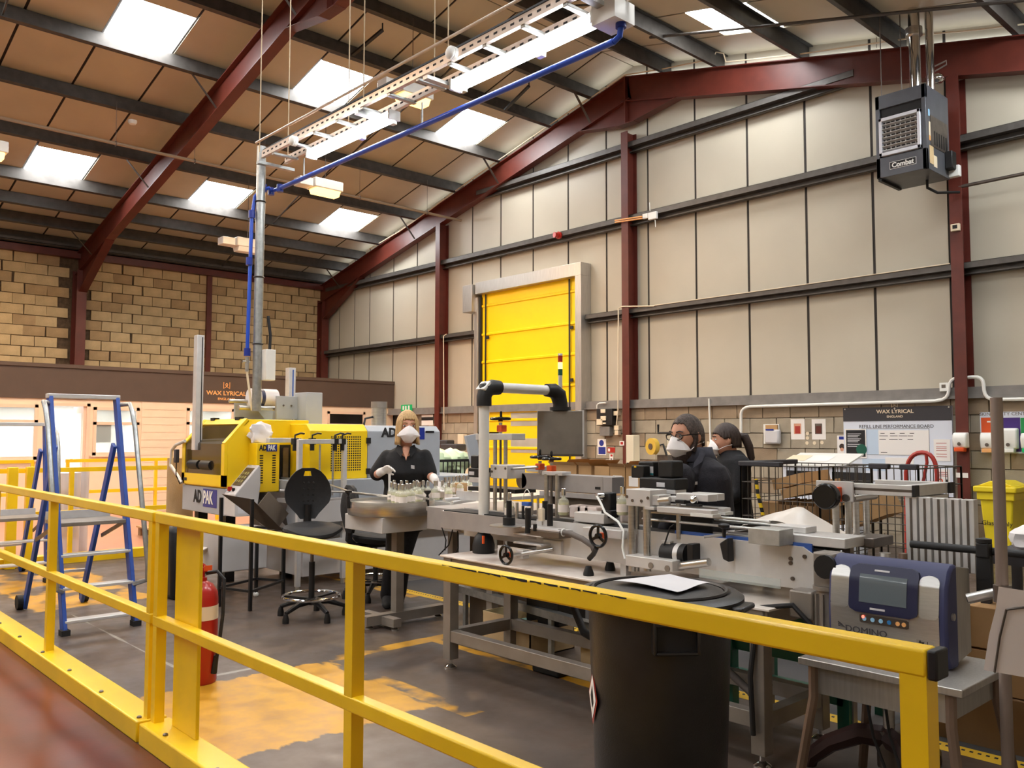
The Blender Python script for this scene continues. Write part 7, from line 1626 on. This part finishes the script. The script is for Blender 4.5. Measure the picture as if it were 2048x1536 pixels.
# ---------------------------------------------------------------- woman at the turntable
D = 7.4; base = at(772,1203,Z=0)
t = thing('person', 'blonde-bobbed person in black polo shirt, face mask and white gloves at the turntable', 'person', (base.x,base.y,0))
f, r = body_axes((.80,-.60)); S = lambda px, py, d=0: J(px,py,D-d)
hc = S(815,854,.02); hd = Head(hc, (.86,-.46), 1.12, -.03)
sk = MB(); hd.skull(sk)
limb(sk, [S(812,898), S(813,876)], [.052,.05])
chest = [(S(812,902,-.02), r*.09, f*.06),(S(811,918,0), r*.16, f*.1),(S(810,945,.02), r*.175, f*.13),(S(810,975,0), r*.16, f*.115),(S(809,1010,0), r*.175, f*.125),(S(808,1040,0), r*.17, f*.12)]
loft(sk, chest)
sk.ball(S(812,905,.07), .05,.05,.06)
AR = [S(774,913,0), S(752,950,.05), S(768,942,.22)]; AL = [S(850,912,0), S(860,950,.04), S(870,962,.22)]
limb(sk, AR, [.04,.04,.03]); limb(sk, AL, [.04,.04,.03])
LEGS = [[S(795,1045), S(787,1115,.03), S(775,1190,.02)], [S(822,1045), S(805,1115,.0), S(798,1186,-.04)]]
for L in LEGS: limb(sk, L, [.08,.055,.04])
bd = skinned('body', sk, 'skin', t, .0085, 3)
sh = MB(); loft(sh, [(S(812,893,-.02), r*.075, f*.07),(S(812,898,-.02), r*.115, f*.085),(S(811,904,-.01), r*.155, f*.10),(S(811,916,0), r*.195, f*.122),(S(810,945,.02), r*.195, f*.15),(S(810,972,0), r*.178, f*.132),(S(809,1005,0), r*.192, f*.14),(S(808,1030,0), r*.195, f*.142)])
for A_ in (AR, AL): limb(sh, [A_[0], A_[0].lerp(A_[1],.5), A_[0].lerp(A_[1],.9)], [.060,.066,.068])
shirt = skinned('polo_shirt', sh, 'black_polo', t, .011, 4)
for e, px in ((-1,798),(1,824)): q = S(px,898,.115); obj('collar', MB().add([S(812+e*17,889,.02),S(812+e*22,900,.06),S(812+e*10,914,.15),S(812+e*6,905,.13),S(812+e*9,893,.1)],[(0,1,2,3,4)]), 'black_polo', shirt)
obj('neck_opening', MB().add([S(806,901,.115),S(818,901,.115),S(812,921,.142)],[(0,1,2)]), 'skin', bd)
obj('chest_logo', MB().add([S(822,930,.19),S(829,931,.185),S(829,938,.185),S(822,937,.19)],[(0,1,2,3)]), 'logo_thread', shirt); 
tr = MB()
for L in LEGS: limb(tr, [L[0],L[1],L[2]], [.095,.075,.065])
loft(tr, [(S(809,1012), r*.185, f*.135),(S(808,1040), r*.185, f*.13),(S(808,1062), r*.17, f*.11)])
skinned('trousers', tr, 'black_cloth', t, .013, 4)
for L in LEGS:
    a = L[2]; q = Vector((a.x,a.y,0)); s_ = MB(); loft(s_, [(q+f*-.07+UPZ*.005, r*.035, f*.01),(q+f*-.06+UPZ*.03, r*.042, UPZ*.03)][:1]+[(q-f*.07+UPZ*.045, r*.038, UPZ*.045),(q+UPZ*.06, r*.045, UPZ*.06),(q+f*.1+UPZ*.04, r*.048, UPZ*.04),(q+f*.17+UPZ*.03, r*.036, UPZ*.03),(q+f*.19+UPZ*.02, r*.015, UPZ*.015)], 14); s_.tube([q+UPZ*.05,q+UPZ*.17],.055,12); skinned('boot', s_, 'black_rubber', t, .01, 3)
gl = MB(); w0 = S(766,942,.25); limb(gl, [S(760,945,.2), w0], [.036,.033]); glove_hand(gl, w0, S(780,936,.30)-w0, None, -1, .75, (S(779,948,.33)-S(779,938,.27)), 1.0); skinned('glove', gl, 'glove', t, .005, 2)
gl = MB(); w1 = S(871,961,.25); limb(gl, [S(867,955,.2), w1], [.036,.033]); glove_hand(gl, w1, S(876,974,.3)-w1, None, 1, .6, (f*.9+r*-.6), 1.0); skinned('glove', gl, 'glove', t, .005, 2)
hd.face(bd, 'hair_blonde'); hd.mask(t)
def bob(ph): return .058 if ph < .6 else (.058-(ph-.6)*.9 if ph < .8 else -.128)
hd.hair(t, 'hair_blonde', bob, 1.13, .016, drop=.14, wob=.008)
p = S(873,973,.34); dup(b0, Vector((p.x,p.y,p.z-.11)), label='scent bottle held in the gloved hand of the blonde person')
o = obj('measuring_strip', MB().bar(S(779,948,.31),S(779,992,.29),.02,.003), 'paper'); tag(o, 'narrow white paper strip held in the raised glove', 'paper strip')
# ---------------------------------------------------------------- bearded man
D = 4.92; S = lambda px, py, d=0: J(px,py,D-d)
f, r = body_axes((-.35,-.94)); hc = S(1374,873,0); hd = Head(hc, (-.12,-.99), 1.04, -.10)
b_ = S(1405,1000); t = thing('person', 'bearded person with glasses, face mask and dark jacket leaning over the line', 'person', (b_.x,b_.y,0))
sk = MB(); hd.skull(sk); limb(sk, [S(1398,935), S(1384,895)], [.062,.058])
loft(sk, [(S(1402,935), r*.16, f*.08),(S(1403,965), r*.19, f*.11),(S(1404,1010), r*.17, f*.115),(S(1406,1070), r*.17, f*.12),(S(1408,1110), r*.17, f*.12)])
LG_ = [[S(1390,1110,.05), S(1375,1240,.12), S(1380,1365,.02)], [S(1425,1110,-.05), S(1410,1240,-.0), S(1420,1362,-.1)]]
for L in LG_: limb(sk, L, [.085,.06,.04])
A1 = [S(1435,955,-.1), S(1447,1040,-.05), S(1395,1075,.12)]; A2 = [S(1362,955,.16), S(1352,1040,.22), S(1330,1060,.25)]
for A_ in (A1,A2): limb(sk, A_, [.05,.042,.03])
for A_, sd_ in ((A1,1),(A2,-1)): glove_hand(sk, A_[2], f*.8-UPZ*.3, None, sd_, .5, -UPZ+f*.2, 1.05)
bd = skinned('body', sk, 'skin_tan', t, .0085, 3)
jk = MB(); loft(jk, [(S(1392,905), r*.078, f*.078),(S(1395,918), r*.12, f*.09),(S(1399,932), r*.20, f*.105),(S(1402,955), r*.225, f*.13),(S(1403,985), r*.22, f*.145),(S(1404,1030), r*.20, f*.145),(S(1406,1075), r*.205, f*.15),(S(1408,1105), r*.21, f*.15)])
for A_ in (A1,A2): limb(jk, [A_[0],A_[1],A_[1].lerp(A_[2],.85)], [.082,.068,.052])
jk_ = skinned('jacket', jk, 'dark_cloth', t, .011, 4)
ck = MB(); loft(ck, [(S(1391,894,-.01), r*.092, f*.095),(S(1392,906,-.01), r*.098, f*.1),(S(1395,922,0), r*.122, f*.112)], 20); ck.f = ck.f[:-2]; ck.m = ck.m[:-2]; o = obj('collar', ck, 'collar_grey', jk_); sd = o.modifiers.new('thick','SOLIDIFY'); sd.thickness = .008
obj('collar_flap', MB().add([S(1402,893,.07),S(1411,908,.09),S(1404,924,.15),S(1386,936,.19),S(1388,925,.18),S(1397,912,.13)],[(0,1,2,3,4,5)]), 'collar_grey', jk_)
obj('chest_logo', MB().add([S(1384,964,.19),S(1395,963,.185),S(1395,969,.185),S(1384,970,.19)],[(0,1,2,3)]), 'logo_thread', jk_)
tr = MB()
for L in LG_: limb(tr, L, [.1,.075,.065])
skinned('trousers', tr, 'black_cloth', t, .014, 4)
for L in LG_: a = L[2]; q = Vector((a.x,a.y,0)); s_ = MB(); loft(s_, [(q-f*.07+UPZ*.045, r*.038, UPZ*.045),(q+UPZ*.06, r*.045, UPZ*.06),(q+f*.12+UPZ*.04, r*.05, UPZ*.04),(q+f*.2+UPZ*.025, r*.03, UPZ*.025)], 14); skinned('boot', s_, 'black_rubber', t, .011, 3)
hd.face(bd, 'hair_dark', True); hd.mask(t, .09)
hd.hair(t, 'hair_short', lambda ph: .078 if ph < .7 else (.078-(ph-.7)*.16 if ph < 1.3 else -.018-(ph-1.3)*.03), 1.07, .012, wob=.004)
q = MB().ball((0,0,0),1,1,1,20,14); q.v = [hd(.066*v.x*(1.0 if v.z > -.2 else .8), .035+.07*v.y, -.105+.085*v.z) for v in q.v]; crn = skinned('beard', q, 'beard', t, .008, 2)
for e in (-1,1): obj('sideburn', MB().tube([hd(.078*e,.012,.01),hd(.077*e,.02,-.03),hd(.066*e,.04,-.075)],.012,8,[.008,.014,.018]), 'beard', crn)
# ---------------------------------------------------------------- dark-haired person at the cages
D = 6.4; S = lambda px, py, d=0: J(px,py,D-d)
f, r = body_axes((-.62,-.78)); hc = S(1452,880); hd = Head(hc, (-.74,-.67), .98, -.08)
b_ = S(1465,1000); t = thing('person', 'dark-haired person with ponytail and black coat, seen from the side at the cages', 'person', (b_.x,b_.y,0))
sk = MB(); hd.skull(sk); limb(sk, [S(1464,912), S(1457,896)], [.052,.05])
loft(sk, [(S(1464,915), r*.15, f*.075),(S(1464,940), r*.17, f*.1),(S(1462,980), r*.15, f*.11),(S(1464,1030), r*.17, f*.12)])
LG_ = [[S(1456,1035,.05), S(1450,1140,.08), S(1458,1245,.03)], [S(1476,1035,-.05), S(1470,1140,-.02), S(1478,1245,-.08)]]
for L in LG_: limb(sk, L, [.08,.055,.04])
A1 = [S(1482,930,.14), S(1478,985,.2), S(1445,1005,.22)]; A2 = [S(1444,932,-.16), S(1438,985,-.1), S(1425,1000,.0)]
for A_ in (A1,A2): limb(sk, A_, [.045,.04,.03])
for A_, sd_ in ((A1,1),(A2,-1)): glove_hand(sk, A_[2], f*.8-UPZ*.3, None, sd_, .5, -UPZ+f*.2, .95)
bd = skinned('body', sk, 'skin', t, .009, 3)
jk = MB(); loft(jk, [(S(1462,900), r*.068, f*.068),(S(1463,908), r*.12, f*.09),(S(1464,920), r*.185, f*.115),(S(1463,945), r*.2, f*.135),(S(1462,985), r*.185, f*.135),(S(1464,1030), r*.2, f*.15),(S(1465,1065), r*.205, f*.155)])
for A_ in (A1,A2): limb(jk, [A_[0],A_[1],A_[1].lerp(A_[2],.85)], [.075,.062,.05])
skinned('coat', jk, 'black_cloth', t, .012, 4)
tr = MB()
for L in LG_: limb(tr, L, [.095,.072,.062])
skinned('trousers', tr, 'black_cloth', t, .014, 4)
for L in LG_: a = L[2]; q = Vector((a.x,a.y,0)); s_ = MB(); loft(s_, [(q-f*.07+UPZ*.045, r*.038, UPZ*.045),(q+UPZ*.06, r*.045, UPZ*.06),(q+f*.1+UPZ*.04, r*.046, UPZ*.04),(q+f*.18+UPZ*.025, r*.03, UPZ*.025)], 14); skinned('boot', s_, 'black_rubber', t, .011, 3)
hd.face(bd, 'hair_dark'); hd.mask(t, .085)
hh = hd.hair(t, 'hair_dark', lambda ph: .056 if ph < .7 else (.056-(ph-.7)*.07 if ph < 1.3 else (.012 if ph < 1.8 else -.06)), 1.13, .014, wob=.005)
obj('ponytail', MB().tube([hd(0,-.095,.03),hd(0,-.14,.015),hd(0,-.165,-.06),hd(.0,-.175,-.15),hd(0,-.16,-.22)],.03,10,[.022,.034,.032,.026,.008]), 'hair_dark', hh)
